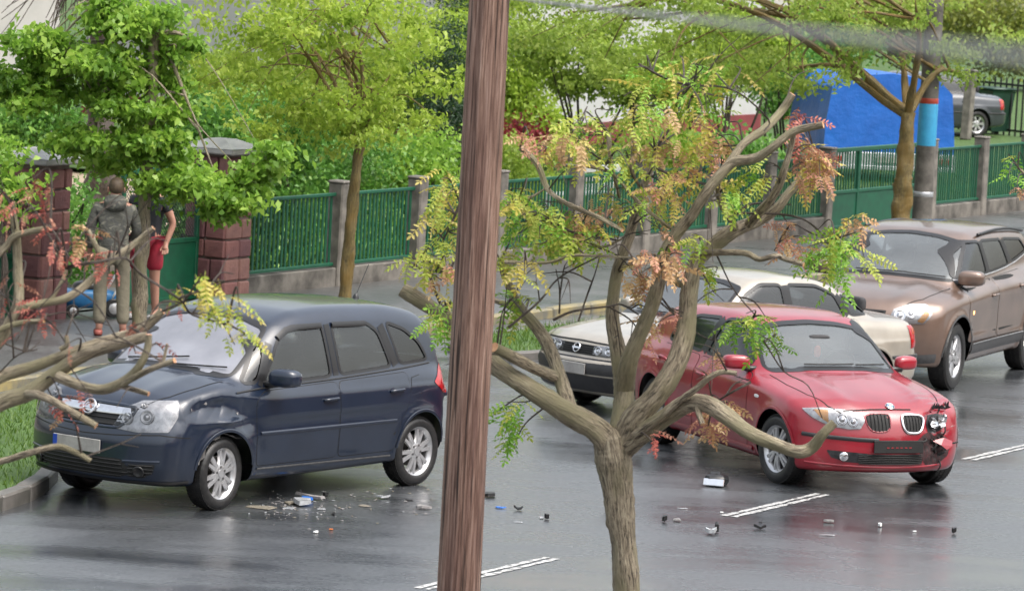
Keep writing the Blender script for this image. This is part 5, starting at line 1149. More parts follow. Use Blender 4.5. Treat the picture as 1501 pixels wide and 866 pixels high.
for (a, b, h_, wm, lab) in ((-13, 9, 6.5, 'brick_wall', 'brown brick house on the near side of the street'), (13, 30, 5.2, 'brick_wall', 'low brown house on the near side of the street'), (34, 52, 6.4, 'brick_wall', 'tall brown house further along the near side'), (56, 76, 5.0, 'brick_wall', 'long brown house at the far end of the near side')):
    r_ = house('house', a, b, -18.7, -9, h_, wm, lab, None, []); L_ = b - a
    for i in range(4):
        p = L_ * (i + .5) / 4
        q = MB(); q.box((p, 9.7 + .0, 1.7), (1.3, .08, 1.5)); f = q.build('window', M['white'], r_); q = MB(); q.box((p, 9.75, 1.7), (1.15, .03, 1.35)); q.build('pane', M['pane'], f)
# ================================================================== trees and shrubs
def bark_mat(name, c0, c1, c2, moss=None, sc=(13, 13, 3.0)):
    m, nt, b = new_mat(name); v = noise_vec(nt, scale=(sc[0] * 5, sc[1] * 5, sc[2] * 3), attr='tuv'); n1 = N(nt, 'ShaderNodeTexNoise', Scale=1.5, Detail=8., Roughness=.7, Distortion=.5); nt.links.new(v, n1.inputs['Vector'])
    c = ramp(nt, n1.outputs[0], [(.38, c0), (.48, c1), (.64, c2)])
    if moss:
        v2 = noise_vec(nt, scale=(3, 3, 1.2), attr='tuv'); n2 = N(nt, 'ShaderNodeTexNoise', Scale=2.5, Detail=4.); nt.links.new(v2, n2.inputs['Vector']); f = ramp(nt, n2.outputs[0], [(.45, (0, 0, 0)), (.62, (1, 1, 1))])
        mx = N(nt, 'ShaderNodeMix', data_type='RGBA'); nt.links.new(f, mx.inputs[0]); nt.links.new(c, mx.inputs[6]); mx.inputs[7].default_value = (*moss, 1); c = mx.outputs[2]
    nt.links.new(c, b.inputs['Base Color']); b.inputs['Roughness'].default_value = .6; bp = N(nt, 'ShaderNodeBump', Strength=1., Distance=.02); nt.links.new(n1.outputs[0], bp.inputs['Height']); nt.links.new(bp.outputs[0], b.inputs['Normal']); return m
M['bark'] = bark_mat('ridged_bark', (.045, .036, .024), (.24, .195, .135), (.46, .40, .29), (.24, .215, .125))
M['bark_far'] = bark_mat('lichen_bark', (.04, .03, .015), (.15, .11, .04), (.24, .18, .06), (.16, .10, .02))
M['bark_dark'] = bark_mat('dark_bark', (.02, .014, .011), (.055, .04, .03), (.09, .07, .055))
M['cut'] = mat('fresh_cut_wood', (.62, .36, .20), .6, col2=(.42, .20, .10), nscale=25, bump=.3)
class Limbs:
    def __init__(s): s.V = []; s.F = []; s.T = []; s.M = []; s.n = 0
    def add(s, P, r, n=10, cutend=False, wob=.06, seed=0, dens=5):
        P = catmull(np.asarray(P, float), dens); k = len(P); r = np.interp(np.linspace(0, 1, k), np.linspace(0, 1, len(r)), r) if np.ndim(r) else np.full(k, r)
        if r.max() > .03 and n > 9: n = 30; P0 = P; kk = max(k, int(np.linalg.norm(np.diff(P, axis=0), axis=1).sum() / .022)); u0 = np.linspace(0, 1, k); u1 = np.linspace(0, 1, kk); P = np.stack([np.interp(u1, u0, P0[:, i]) for i in range(3)], 1); P[1:-1] = (P[:-2] + 2 * P[1:-1] + P[2:]) / 4; r = np.interp(u1, u0, r); k = kk
        rg = np.random.default_rng(seed); T, Nn, B = frames(P); a = np.arange(n) * 2 * math.pi / n; ln = np.concatenate([[0], np.cumsum(np.linalg.norm(np.diff(P, axis=0), axis=1))]); ph = rg.uniform(0, 6, 4)
        w = 1 + wob * (np.sin(a[None] * 2 + ln[:, None] * 9 + ph[0]) + .6 * np.sin(a[None] * 3 - ln[:, None] * 14 + ph[1])) + wob * .5 * np.sin(ln[:, None] * 22 + ph[2])
        if n == 30:                                    # bark ridges, swellings and knots
            tw = np.sin(ln[:, None] * 7 + ph[3]) * .9 + .5 * np.sin(ln[:, None] * 19 + ph[1]); rd_ = np.abs(np.sin(a[None] * 5.5 + tw)) - .5; w = w + .05 * rd_ + rg.normal(0, .018, w.shape) + .05 * np.sin(ln[:, None] * 11 + ph[2]) * np.sin(a[None] + ph[0])
            for _ in range(int(ln[-1] / .35)):
                l0, a0 = rg.uniform(0, ln[-1]), rg.uniform(0, 6.28); da = np.abs((a[None] - a0 + math.pi) % (2 * math.pi) - math.pi); w = w + rg.uniform(.08, .28) * np.exp(-((ln[:, None] - l0) / .022) ** 2 - (da / .35) ** 2)
        V = P[:, None] + (r[:, None] * w)[:, :, None] * (np.cos(a)[None, :, None] * Nn[:, None] + np.sin(a)[None, :, None] * B[:, None])
        o = rg.uniform(0, 50); tv = np.stack([np.broadcast_to(np.cos(a) * r.mean(), (k, n)) + o, np.broadcast_to(np.sin(a) * r.mean(), (k, n)), np.broadcast_to(ln[:, None], (k, n))], -1)
        s.V.append(V.reshape(-1, 3)); s.T.append(tv.reshape(-1, 3))
        for i in range(k - 1):
            for j in range(n): j2 = (j + 1) % n; s.F.append((s.n + i * n + j, s.n + i * n + j2, s.n + (i + 1) * n + j2, s.n + (i + 1) * n + j)); s.M.append(0)
        s.F.append(tuple(s.n + (k - 1) * n + j for j in range(n))); s.M.append(1 if cutend else 0); s.n += k * n; return P
    def build(s, name, mats, parent, inv):
        o = obj(name, np.concatenate(s.V) - inv, s.F, mats, parent, True, None, s.M); set_tuv(o, np.concatenate(s.T))
        o.data.set_sharp_from_angle(angle=R(50)); return o
# ---- pinnate leaf (locust type): one shared mesh per colour
def pinnate(pairs, L_, w_, l_, droop, seed):
    rg = np.random.default_rng(seed); V = []; F_ = []
    def leaflet(c, d, n, ln, wd):
        d = d / np.linalg.norm(d); sd = np.cross(n, d); sd /= np.linalg.norm(sd); up = np.cross(d, sd); b = len(V)
        V.extend([c, c + d * ln * .35 + sd * wd / 2 + up * wd * .12, c + d * ln * .72 + sd * wd * .42 + up * wd * .1, c + d * ln, c + d * ln * .72 - sd * wd * .42 + up * wd * .1, c + d * ln * .35 - sd * wd / 2 + up * wd * .12, c + d * ln * .5 - up * wd * .05])
        for i, j in ((0, 1), (1, 2), (2, 3), (3, 4), (4, 5), (5, 0)): F_.append((b + i, b + j, b + 6))
    xs = np.linspace(.22, .96, pairs); crv = lambda x: np.array([L_ * x, 0, -droop * L_ * x * x])
    for x in xs:
        c = crv(x); g = 1 - .35 * abs(x - .6)
        for sg in (1, -1):
            d = np.array([.45 + rg.normal(0, .1), sg * 1., -.35 + rg.normal(0, .2)]); leaflet(c, d, np.array([0, 0, 1.]) + rg.normal(0, .2, 3), l_ * g * rg.uniform(.85, 1.1), w_ * g)
    leaflet(crv(1.), np.array([1, 0, -.6]), np.array([0, 0, 1.]), l_, w_)
    b = len(V); R_ = .0022
    for x in np.linspace(0, 1, 5):
        c = crv(x); V.extend([c + (0, R_, 0), c + (0, -R_, 0), c + (0, 0, R_)])
    for i in range(4):
        for j in range(3): F_.append((b + i * 3 + j, b + i * 3 + (j + 1) % 3, b + i * 3 + 3 + (j + 1) % 3, b + i * 3 + 3 + j))
    return np.array(V), F_
LM = dict(yg=leaf_mat('yellow_green_leaf', (.26, .36, .035), (.38, .46, .06), (.50, .52, .10), .4), gr=leaf_mat('fresh_green_leaf', (.12, .30, .02), (.20, .42, .035), (.30, .48, .06), .4),
          ye=leaf_mat('yellow_leaf', (.46, .40, .06), (.56, .48, .10), (.62, .52, .18), .4), br=leaf_mat('bronze_leaf', (.40, .22, .10), (.50, .31, .15), (.56, .40, .20), .35),
          pk=leaf_mat('pink_leaf', (.46, .18, .13), (.54, .25, .17), (.58, .33, .21), .35), rd=leaf_mat('red_leaf', (.36, .07, .06), (.44, .11, .085), (.50, .18, .11), .3))
LEAVES = {}
for c in LM:
    LEAVES[c] = []
    for k in range(4):
        V, F_ = pinnate((5, 6, 6, 4)[k], (.16, .19, .21, .13)[k] * (.8 if c in ('pk', 'rd', 'br') else 1), .019 if c not in ('pk', 'rd') else .014, .042 if c not in ('pk', 'rd') else .034, (.25, .4, .15, .3)[k], k * 7 + 1)
        me = mesh_data('leaf_spray', V, F_, LM[c]); set_rnd(me, np.clip(np.repeat(np.random.default_rng(k).uniform(0, 1, len(F_) // 3 + 1), 3)[:len(F_)], 0, 1)); LEAVES[c].append(me)
def hang_leaf(root, inv, P, col, rg, scale=1., out=None):
    o = bpy.data.objects.new('leaf_spray', LEAVES[col][rg.integers(4)]); COL.objects.link(o); o.parent = root; o.location = P - inv
    az = rg.uniform(0, 6.283) if out is None else math.atan2(out[1], out[0]) + rg.normal(0, .7)
    o.rotation_euler = (rg.normal(0, .5), rg.normal(.45, .45), az); s_ = scale * rg.uniform(.7, 1.2); o.scale = (s_,) * 3
def place_leaves(root, inv, spots, rg, lscale):
    order = rg.permutation(len(spots)); acc = {}
    for q_, i in enumerate(order):
        p, col, out = spots[i]
        if q_ < 290: hang_leaf(root, inv, p, col, rg, lscale, out); continue
        me = LEAVES[col][rg.integers(4)]; az = math.atan2(out[1], out[0]) + rg.normal(0, .7); s_ = lscale * rg.uniform(.7, 1.2)
        Rm = np.array((Matrix.Rotation(az, 3, 'Z') @ Matrix.Rotation(rg.normal(.45, .45), 3, 'Y') @ Matrix.Rotation(rg.normal(0, .5), 3, 'X')))
        V = np.array([tuple(v.co) for v in me.vertices]) @ Rm.T * s_ + p - inv; F_ = [tuple(f.vertices) for f in me.polygons]; a = acc.setdefault(col, [[], [], 0, []]); a[0].append(V); a[1] += [tuple(j + a[2] for j in f) for f in F_]; a[2] += len(V); a[3] += list(np.repeat(rg.uniform(0, 1), len(F_)))
    if acc:
        V = []; F_ = []; fm = []; rv = []; n = 0; cols = list(acc)
        for k, c in enumerate(cols):
            v = np.concatenate(acc[c][0]); V.append(v); F_ += [tuple(j + n for j in f) for f in acc[c][1]]; fm += [k] * len(acc[c][1]); rv += acc[c][3]; n += len(v)
        o = obj('foliage', np.concatenate(V), F_, [LM[c] for c in cols], root, False, None, fm); set_rnd(o.data, rv); o['kind'] = 'stuff'
def px_tree(root, inv, Y, limbs, twigs, clusters, seed, lscale=1., dens=1., spread=.5, fine=0):
    """limbs: [(px,py,width_px,depth offset m)...]; every limb is a mesh of its own"""
    rg = np.random.default_rng(seed); ppm = F_PX / Y; allP = []
    for i, (pts, cut) in enumerate(limbs):
        P = [at(x, y, Y + dy) for x, y, w, dy in pts]; r = [w * .88 / 2 / ppm for x, y, w, dy in pts]; L = Limbs(); Q = L.add(P, r, 14, cut, .05, seed + i); allP.append(Q)
        L.build('trunk' if i == 0 else 'branch', [M['bark'], M['cut']], root, inv)
    for i, (pts, w, cut) in enumerate(twigs):
        d0 = rg.normal(0, .18); P = [at(x, y, Y + d0 + k * rg.normal(0, .05)) for k, (x, y) in enumerate(pts)]; P = np.array(P); P[1:-1] += rg.normal(0, .006, P[1:-1].shape)
        L = Limbs(); Q = L.add(P, np.linspace(w, max(w * .55, 1.6), 4) / 2 / ppm, 6, cut, .12, seed + 100 + i, 4); L.build('twig', [M['bark_dark'] if w < 6 else M['bark'], M['cut']], root, inv); allP.append(Q)
    A = np.concatenate(allP); spots = []
    for i in range(fine):                                  # bare side twigs
        Q = allP[rg.integers(1, len(allP))]; p = Q[rg.integers(len(Q) // 3, len(Q))]; d = rg.normal(0, 1, 3) + (0, 0, .5); d /= np.linalg.norm(d); ln = rg.uniform(.12, .45); e = p + d * ln; md = (p + e) / 2 + rg.normal(0, .05 * ln, 3) + (0, 0, .04)
        L = Limbs(); Q2 = L.add([p, md, e], [.005, .0035, .0018], 5, False, .15, seed * 7 + i, 5); L.add([md, md + (rg.normal(0, 1, 3) + d) * ln * .25], [.003, .0016], 5, False, .1, i, 4); L.build('twig', [M['bark_dark'], M['cut']], root, inv)
    for ci, (cx, cy, rx, ry, n, cols) in enumerate(clusters):
        n = max(1, int(n * dens)); c0 = at(cx, cy, Y + rg.normal(0, .25)); j = np.argmin(np.linalg.norm((A - c0) * (1, .6, 1), axis=1)); src = A[j]
        ntw = max(1, n // 6); tips = []
        for k in range(ntw):
            th = rg.uniform(0, 6.283); rad = math.sqrt(rg.uniform(.15, 1)); tip = at(cx + rx * rad * math.cos(th), cy + ry * rad * math.sin(th), Y + rg.normal(0, spread)); mid = (src + tip) / 2 + rg.normal(0, .04, 3) + np.array([0, 0, .05])
            L = Limbs(); Q = L.add([src, mid, tip], [.006, .004, .002], 5, False, .1, ci * 50 + k, 5); L.build('twig', [M['bark_dark'], M['cut']], root, inv); tips.append(Q)
        for k in range(n):
            Q = tips[k % ntw]; u = rg.uniform(.3, 1); p = Q[int(u * (len(Q) - 1))] + rg.normal(0, .03, 3)
            th = rg.uniform(0, 6.283); rad = math.sqrt(rg.uniform(0, 1)); p2 = at(cx + rx * rad * math.cos(th), cy + ry * rad * math.sin(th), p[1]); p = p * .35 + p2 * .65
            spots.append((p, cols[rg.integers(len(cols))], p - src))
    place_leaves(root, inv, spots, rg, lscale)
TY = 24.0
def z0(px, py, Y): return at(px, py, Y)[2]
tb = at(921, 866, TY); tbase = np.array([tb[0] - .02, TY, .1])
gy = -1
limbs = [
 ([(945, 1262, 62, 0), (930, 1050, 52, 0), (921, 900, 46, 0), (914, 800, 44, 0), (906, 720, 50, 0), (899, 672, 60, 0), (894, 642, 58, 0), (890, 628, 40, 0)], False),
 ([(893, 650, 46, 0), (868, 624, 40, -.05), (807, 590, 35, -.12), (740, 545, 31, -.1), (700, 510, 28, 0), (655, 466, 27, .1), (590, 424, 25, .15)], True),
 ([(835, 604, 30, -.1), (826, 570, 25, .0), (807, 512, 22, .15), (785, 478, 20, .2), (763, 453, 18, .25), (745, 415, 15, .3), (733, 385, 11, .3)], False),
 ([(812, 552, 20, .0), (783, 539, 19, -.1), (750, 522, 18, -.2), (724, 509, 17, -.3)], True),
 ([(786, 480, 13, .2), (757, 455, 12, .3), (735, 444, 10, .4), (700, 430, 8, .5)], False),
 ([(905, 648, 44, 0), (914, 605, 38, .05), (915, 560, 36, .1), (907, 522, 28, .12), (898, 469, 22, .2), (903, 406, 21, .3), (913, 371, 19, .3), (926, 335, 17, .35), (940, 283, 14, .35), (955, 243, 11, .4), (963, 218, 9, .4)], True),
 ([(915, 570, 34, .08), (922, 528, 28, -.05), (944, 477, 25, -.1), (960, 437, 24, -.15), (968, 392, 22, -.2), (975, 370, 20, -.2), (993, 341, 20, -.2), (1015, 314, 19, -.25), (1032, 286, 18, -.3), (1060, 252, 17, -.3), (1078, 237, 16, -.3), (1108, 232, 15, -.35), (1133, 216, 14, -.4), (1163, 193, 13, -.4), (1207, 183, 12, -.45)], True),
 ([(1062, 250, 15, -.3), (1089, 212, 14, -.2), (1120, 190, 14, -.1), (1146, 162, 13, 0), (1162, 138, 12, 0)], True),
 ([(915, 650, 48, 0), (932, 612, 42, -.05), (962, 579, 39, -.1), (990, 536, 36, -.1), (1005, 485, 31, -.05), (1011, 425, 29, 0), (1021, 382, 27, .05), (1045, 360, 25, .1), (1068, 343, 25, .1), (1088, 333, 22, .15), (1113, 322, 20, .2), (1139, 305, 18, .2), (1156, 283, 15, .25), (1172, 266, 13, .3), (1198, 238, 10, .3)], True),
 ([(1098, 328, 18, .1), (1112, 312, 17, .0), (1129, 294, 15, -.1), (1143, 270, 13, -.15), (1151, 244, 11, -.2), (1159, 218, 10, -.2), (1165, 188, 8, -.25)], True),
 ([(1078, 336, 13, .1), (1071, 320, 12, .0), (1060, 304, 11, 0), (1054, 288, 10, 0), (1053, 272, 9, 0)], True),
 ([(1030, 372, 12, .05), (1054, 370, 11, -.1), (1093, 371, 10, -.2), (1113, 380, 10, -.25), (1136, 375, 9, -.3), (1152, 380, 9, -.3), (1178, 388, 8, -.35)], True),
 ([(915, 655, 40, 0), (945, 634, 34, -.1), (980, 607, 30, -.25), (1010, 591, 29, -.35), (1040, 593, 28, -.45), (1070, 614, 26, -.5), (1100, 635, 24, -.55), (1140, 652, 22, -.6), (1170, 662, 21, -.65), (1190, 656, 19, -.65), (1206, 636, 16, -.7), (1223, 619, 14, -.7)], True),
 ([(930, 638, 12, -.15), (968, 612, 12, -.3), (1000, 584, 11, -.4), (1020, 570, 11, -.45), (1040, 553, 10, -.5), (1058, 545, 9, -.5), (1080, 547, 8, -.5)], True),
 ([(1022, 588, 12, -.4), (1024, 605, 11, -.45), (1030, 622, 9, -.5)], True),
 ([(1010, 420, 13, 0), (991, 414, 12, .1), (975, 406, 11, .15), (958, 398, 9, .2)], False),
]
twigs = [
 ([(811, 469), (842, 457), (889, 447), (913, 447), (936, 461)], 4, False), ([(740, 384), (799, 384), (838, 372), (877, 375), (928, 378)], 6, False),
 ([(763, 216), (790, 240), (802, 275), (830, 298), (877, 318), (912, 338)], 10, True), ([(822, 228), (857, 243), (892, 255), (936, 298), (990, 340)], 8, True),
 ([(833, 192), (857, 216), (888, 240)], 5, True), ([(892, 196), (898, 236), (908, 290)], 9, True), ([(928, 185), (930, 220), (928, 251), (941, 278)], 9, True),
 ([(936, 94), (975, 114), (1014, 126), (1053, 130), (1085, 141), (1126, 177), (1120, 192)], 4, False), ([(1075, 312), (1139, 314), (1173, 318), (1191, 329), (1211, 349), (1223, 351), (1250, 338)], 4, False),
 ([(1136, 368), (1150, 340), (1167, 331), (1187, 340), (1211, 349), (1240, 372)], 4, False), ([(803, 323), (838, 352), (880, 360), (912, 350)], 6, False), ([(740, 312), (790, 318), (840, 340), (905, 352)], 5, False),
 ([(722, 300), (770, 296), (802, 275)], 6, False), ([(848, 470), (862, 430), (872, 400), (880, 372)], 3, False), ([(820, 460), (822, 425), (815, 395)], 3, False), ([(745, 480), (790, 440), (820, 410), (877, 376)], 4, False),
 ([(965, 430), (1000, 470), (1040, 500), (1090, 485)], 3, False), ([(1050, 372), (1075, 420), (1110, 465)], 3, False), ([(1120, 500), (1150, 545), (1185, 565), (1205, 612)], 2.5, False), ([(1070, 320), (1105, 300), (1160, 300)], 4, False),
 ([(955, 243), (1000, 262), (1040, 270)], 5, False), ([(960, 220), (985, 180), (1000, 140), (1002, 110)], 4, False), ([(1012, 190), (1010, 150), (1030, 120)], 3, False), ([(655, 466), (640, 430), (625, 400), (600, 385)], 5, False), ([(690, 395), (650, 398), (605, 392)], 4, False), ([(675, 300), (660, 330), (640, 370)], 3, False), ([(1100, 560), (1070, 575), (1045, 592)], 4, False),
]
Y_ = ['yg', 'yg', 'ye', 'gr']; B_ = ['br', 'br', 'ye', 'pk', 'yg']; G_ = ['gr', 'gr', 'yg']; P_ = ['pk', 'pk', 'br']; R_ = ['rd', 'rd', 'pk']; O_ = ['br', 'pk', 'br', 'ye']
clusters = [(945, 120, 35, 26, 14, Y_), (1000, 108, 50, 28, 16, ['yg', 'gr', 'ye']), (1055, 100, 28, 24, 8, ['yg', 'ye', 'gr']), (940, 165, 55, 28, 20, Y_ + ['br']), (1000, 165, 60, 30, 20, Y_ + ['br']), (880, 185, 42, 26, 14, ['gr', 'yg']), (830, 210, 40, 34, 26, ['ye', 'br', 'yg', 'br']),
 (1060, 205, 40, 24, 12, O_), (960, 215, 65, 26, 18, B_), (1015, 235, 55, 26, 18, B_), (905, 235, 45, 26, 12, Y_), (770, 208, 18, 14, 5, P_), (795, 215, 20, 14, 4, P_), (1172, 175, 12, 26, 8, ['rd', 'pk']), (1195, 235, 28, 30, 28, O_ + ['pk']), (1175, 260, 24, 20, 10, O_), (1210, 262, 14, 12, 5, P_),
 (790, 325, 60, 36, 44, ['yg', 'gr', 'yg']), (845, 345, 45, 28, 28, ['yg', 'gr', 'yg']), (760, 290, 30, 24, 18, Y_), (850, 320, 45, 22, 12, ['br', 'ye']), (890, 300, 40, 24, 10, B_), (990, 285, 42, 30, 14, ['br', 'pk', 'ye']), (940, 300, 40, 22, 10, Y_ + ['br']), (965, 385, 42, 26, 26, ['br', 'br', 'pk']), (930, 405, 26, 20, 10, O_), (985, 340, 24, 20, 7, P_),
 (1035, 265, 30, 18, 8, ['yg', 'ye']), (1075, 285, 20, 20, 8, ['gr', 'yg']), (1095, 255, 24, 14, 6, ['gr', 'yg']), (1120, 262, 12, 12, 4, ['yg', 'ye']), (1230, 345, 42, 22, 16, ['gr', 'yg']), (1215, 370, 36, 18, 20, ['gr', 'yg', 'gr']), (1240, 400, 12, 34, 8, ['gr']), (1255, 325, 22, 20, 6, ['ye', 'br']), (1270, 390, 12, 14, 3, ['yg']), (1160, 360, 20, 24, 8, ['br', 'pk']), (1145, 340, 18, 12, 4, O_),
 (1105, 468, 34, 14, 12, ['gr', 'gr', 'yg']), (1125, 490, 14, 16, 6, ['gr']), (1075, 478, 18, 10, 4, ['gr']), (655, 262, 24, 28, 10, ['ye', 'yg']), (640, 300, 20, 28, 9, ['ye', 'yg']), (665, 310, 14, 24, 6, ['yg', 'ye']), (610, 378, 30, 14, 8, ['yg', 'ye']), (640, 355, 20, 14, 6, ['yg']), (640, 405, 28, 22, 12, ['br', 'pk', 'ye']), (650, 470, 22, 26, 10, ['yg', 'gr']), (660, 440, 18, 14, 5, ['yg']),
 (752, 605, 26, 24, 12, ['gr', 'gr', 'yg']), (758, 645, 10, 22, 6, ['gr', 'yg']), (745, 370, 28, 16, 8, ['yg', 'ye']), (758, 450, 22, 22, 9, ['gr', 'yg']), (770, 395, 22, 10, 5, ['ye', 'yg']), (1035, 608, 26, 18, 10, ['br', 'pk']), (1040, 635, 16, 12, 5, ['br']), (1070, 590, 14, 10, 4, P_), (962, 640, 12, 14, 4, R_), (958, 480, 22, 24, 7, P_), (1050, 530, 16, 12, 3, P_), (1000, 460, 10, 10, 2, P_), (1020, 352, 22, 14, 6, ['gr', 'yg']), (1035, 400, 14, 10, 4, ['gr', 'yg']), (900, 672, 8, 6, 2, R_)]
root = empty('street_tree', tbase); tag(root, 'pruned street tree with sawn limbs and bronze young leaves in front of the red hatchback', 'tree', 'pruned trees on the near pavement')
px_tree(root, tbase, TY, limbs, twigs, clusters, 5, .82, 1.95, fine=60)
# ---- second pruned tree, its trunk outside the view; sawn limbs reach in
LY = 18.6
lbase = np.array([at(-170, 500, LY)[0], LY, .1]); li = lbase
def ext(*p): return list(p)
limbs = [
 ([(-190, 1990, 95, 0), (-180, 1500, 80, 0), (-172, 1000, 72, 0), (-165, 760, 74, 0), (-150, 690, 66, 0)], False),
 ([(-155, 720, 46, 0), (-80, 640, 36, 0), (0, 591, 27, 0), (42, 575, 26, 0), (83, 545, 25, 0), (125, 520, 22, -.05), (175, 504, 18, -.1), (216, 493, 16, -.1)], True),
 ([(-150, 700, 40, 0), (-70, 590, 28, .1), (0, 553, 22, .15), (50, 537, 20, .15), (104, 516, 18, .15), (166, 496, 16, .2), (208, 483, 15, .2), (238, 456, 13, .2)], True),
 ([(86, 552, 20, -.05), (125, 567, 18, -.15), (154, 570, 17, -.2), (183, 558, 16, -.25), (204, 537, 14, -.3), (216, 512, 13, -.3), (218, 490, 12, -.3)], True),
 ([(180, 562, 12, -.25), (220, 541, 11, -.35), (256, 528, 10, -.4)], True), ([(238, 536, 6, -.35), (245, 504, 5, -.35)], True), ([(180, 566, 9, -.25), (218, 577, 8, -.3)], True),
 ([(40, 578, 15, -.05), (60, 580, 14, -.15), (91, 595, 13, -.2), (141, 624, 11, -.25)], True), ([(-110, 700, 16, -.1), (0, 676, 12, -.2), (42, 664, 11, -.25), (83, 654, 10, -.25), (110, 662, 9, -.25), (133, 675, 8, -.25)], True),
 ([(-150, 690, 40, .1), (-60, 560, 28, .2), (0, 500, 22, .25), (13, 473, 18, .25), (27, 440, 17, .25), (26, 385, 15, .3), (24, 347, 14, .3), (19, 311, 12, .3), (18, 296, 10, .3)], True),
 ([(-90, 440, 18, .3), (0, 370, 13, .3), (19, 348, 12, .28), (42, 340, 11, .25), (74, 334, 10, .2)], True),
 ([(20, 452, 15, .25), (65, 444, 14, .3), (97, 437, 14, .3), (129, 415, 13, .35), (162, 382, 12, .35), (194, 360, 11, .4), (225, 334, 10, .4)], True),
 ([(76, 438, 7, .3), (94, 405, 6, .3), (95, 386, 6, .3), (81, 371, 5, .3)], False), ([(-60, 520, 14, .2), (0, 483, 10, .2), (32, 473, 9, .2), (65, 470, 8, .15)], True), ([(152, 386, 9, .35), (140, 360, 9, .3), (129, 337, 8, .3)], True), ([(88, 512, 9, .1), (98, 505, 9, .1), (97, 492, 8, .1)], True)]
twigs = [([(96, 392), (146, 379), (181, 384), (207, 402), (259, 440), (283, 458), (333, 475)], 5, False), ([(0, 500), (40, 512), (60, 500)], 3, False), ([(0, 545), (30, 520), (55, 512)], 2.5, False), ([(283, 458), (300, 430), (285, 405)], 3, False), ([(238, 456), (262, 446), (270, 440)], 4, False)]
clusters = [(45, 285, 32, 22, 12, R_), (20, 305, 22, 18, 7, R_), (62, 310, 16, 18, 6, R_), (8, 290, 12, 14, 4, R_), (40, 462, 20, 14, 8, R_), (62, 470, 16, 10, 4, R_), (130, 345, 16, 26, 9, ['rd', 'br', 'rd']), (95, 372, 18, 12, 6, R_), (75, 360, 10, 14, 4, R_), (150, 388, 30, 10, 8, R_), (165, 400, 12, 12, 4, ['pk', 'rd']), (210, 478, 24, 8, 7, ['pk', 'rd']), (255, 455, 14, 8, 3, R_),
 (285, 408, 30, 18, 12, ['yg', 'ye']), (262, 425, 14, 14, 5, ['yg', 'ye']), (330, 450, 34, 16, 12, ['yg', 'ye', 'yg']), (360, 482, 20, 14, 7, ['ye', 'yg']), (310, 440, 26, 14, 8, ['ye', 'yg']), (340, 500, 10, 10, 3, ['yg']), (108, 600, 16, 12, 5, R_), (122, 578, 12, 8, 3, R_), (100, 612, 8, 8, 3, ['rd', 'br']), (235, 516, 8, 12, 3, ['rd', 'pk']), (204, 520, 6, 6, 2, ['pk']), (5, 415, 8, 12, 3, R_), (8, 440, 8, 8, 2, R_), (95, 505, 6, 6, 2, R_), (20, 500, 8, 5, 2, R_)]
root = empty('street_tree', lbase); tag(root, 'pruned street tree reaching sawn limbs with red young leaves over the dark blue minivan', 'tree', 'pruned trees on the near pavement')
px_tree(root, lbase, LY, limbs, twigs, clusters, 9, .62, .95, .25, fine=24)
# ---- third one, beyond the right edge of the view: only a twig tip shows
RY = 30.0; rb = np.array([at(1600, 500, RY)[0], RY, .1])
limbs = [([(1595, 1060, 50, 0), (1597, 800, 44, 0), (1600, 620, 46, 0), (1602, 560, 40, 0)], False), ([(1602, 590, 30, 0), (1580, 480, 22, 0), (1560, 380, 18, .1), (1545, 300, 12, .2), (1510, 262, 7, .2), (1492, 246, 4, .2)], True), ([(1604, 580, 30, 0), (1640, 470, 22, 0), (1680, 380, 16, -.1)], True), ([(1600, 570, 26, 0), (1610, 430, 20, .3), (1600, 300, 12, .4)], True)]
root = empty('street_tree', rb); tag(root, 'pruned street tree beside the waiting brown SUV, only a leafy twig tip in sight', 'tree', 'pruned trees on the near pavement')
px_tree(root, rb, RY, limbs, [([(1500, 250), (1488, 243), (1478, 226)], 3, False)], [(1490, 238, 12, 8, 4, ['gr', 'yg']), (1485, 262, 14, 8, 4, ['gr']), (1496, 290, 10, 14, 5, P_), (1560, 280, 30, 30, 8, B_), (1660, 360, 40, 40, 8, Y_)], 13, .9)

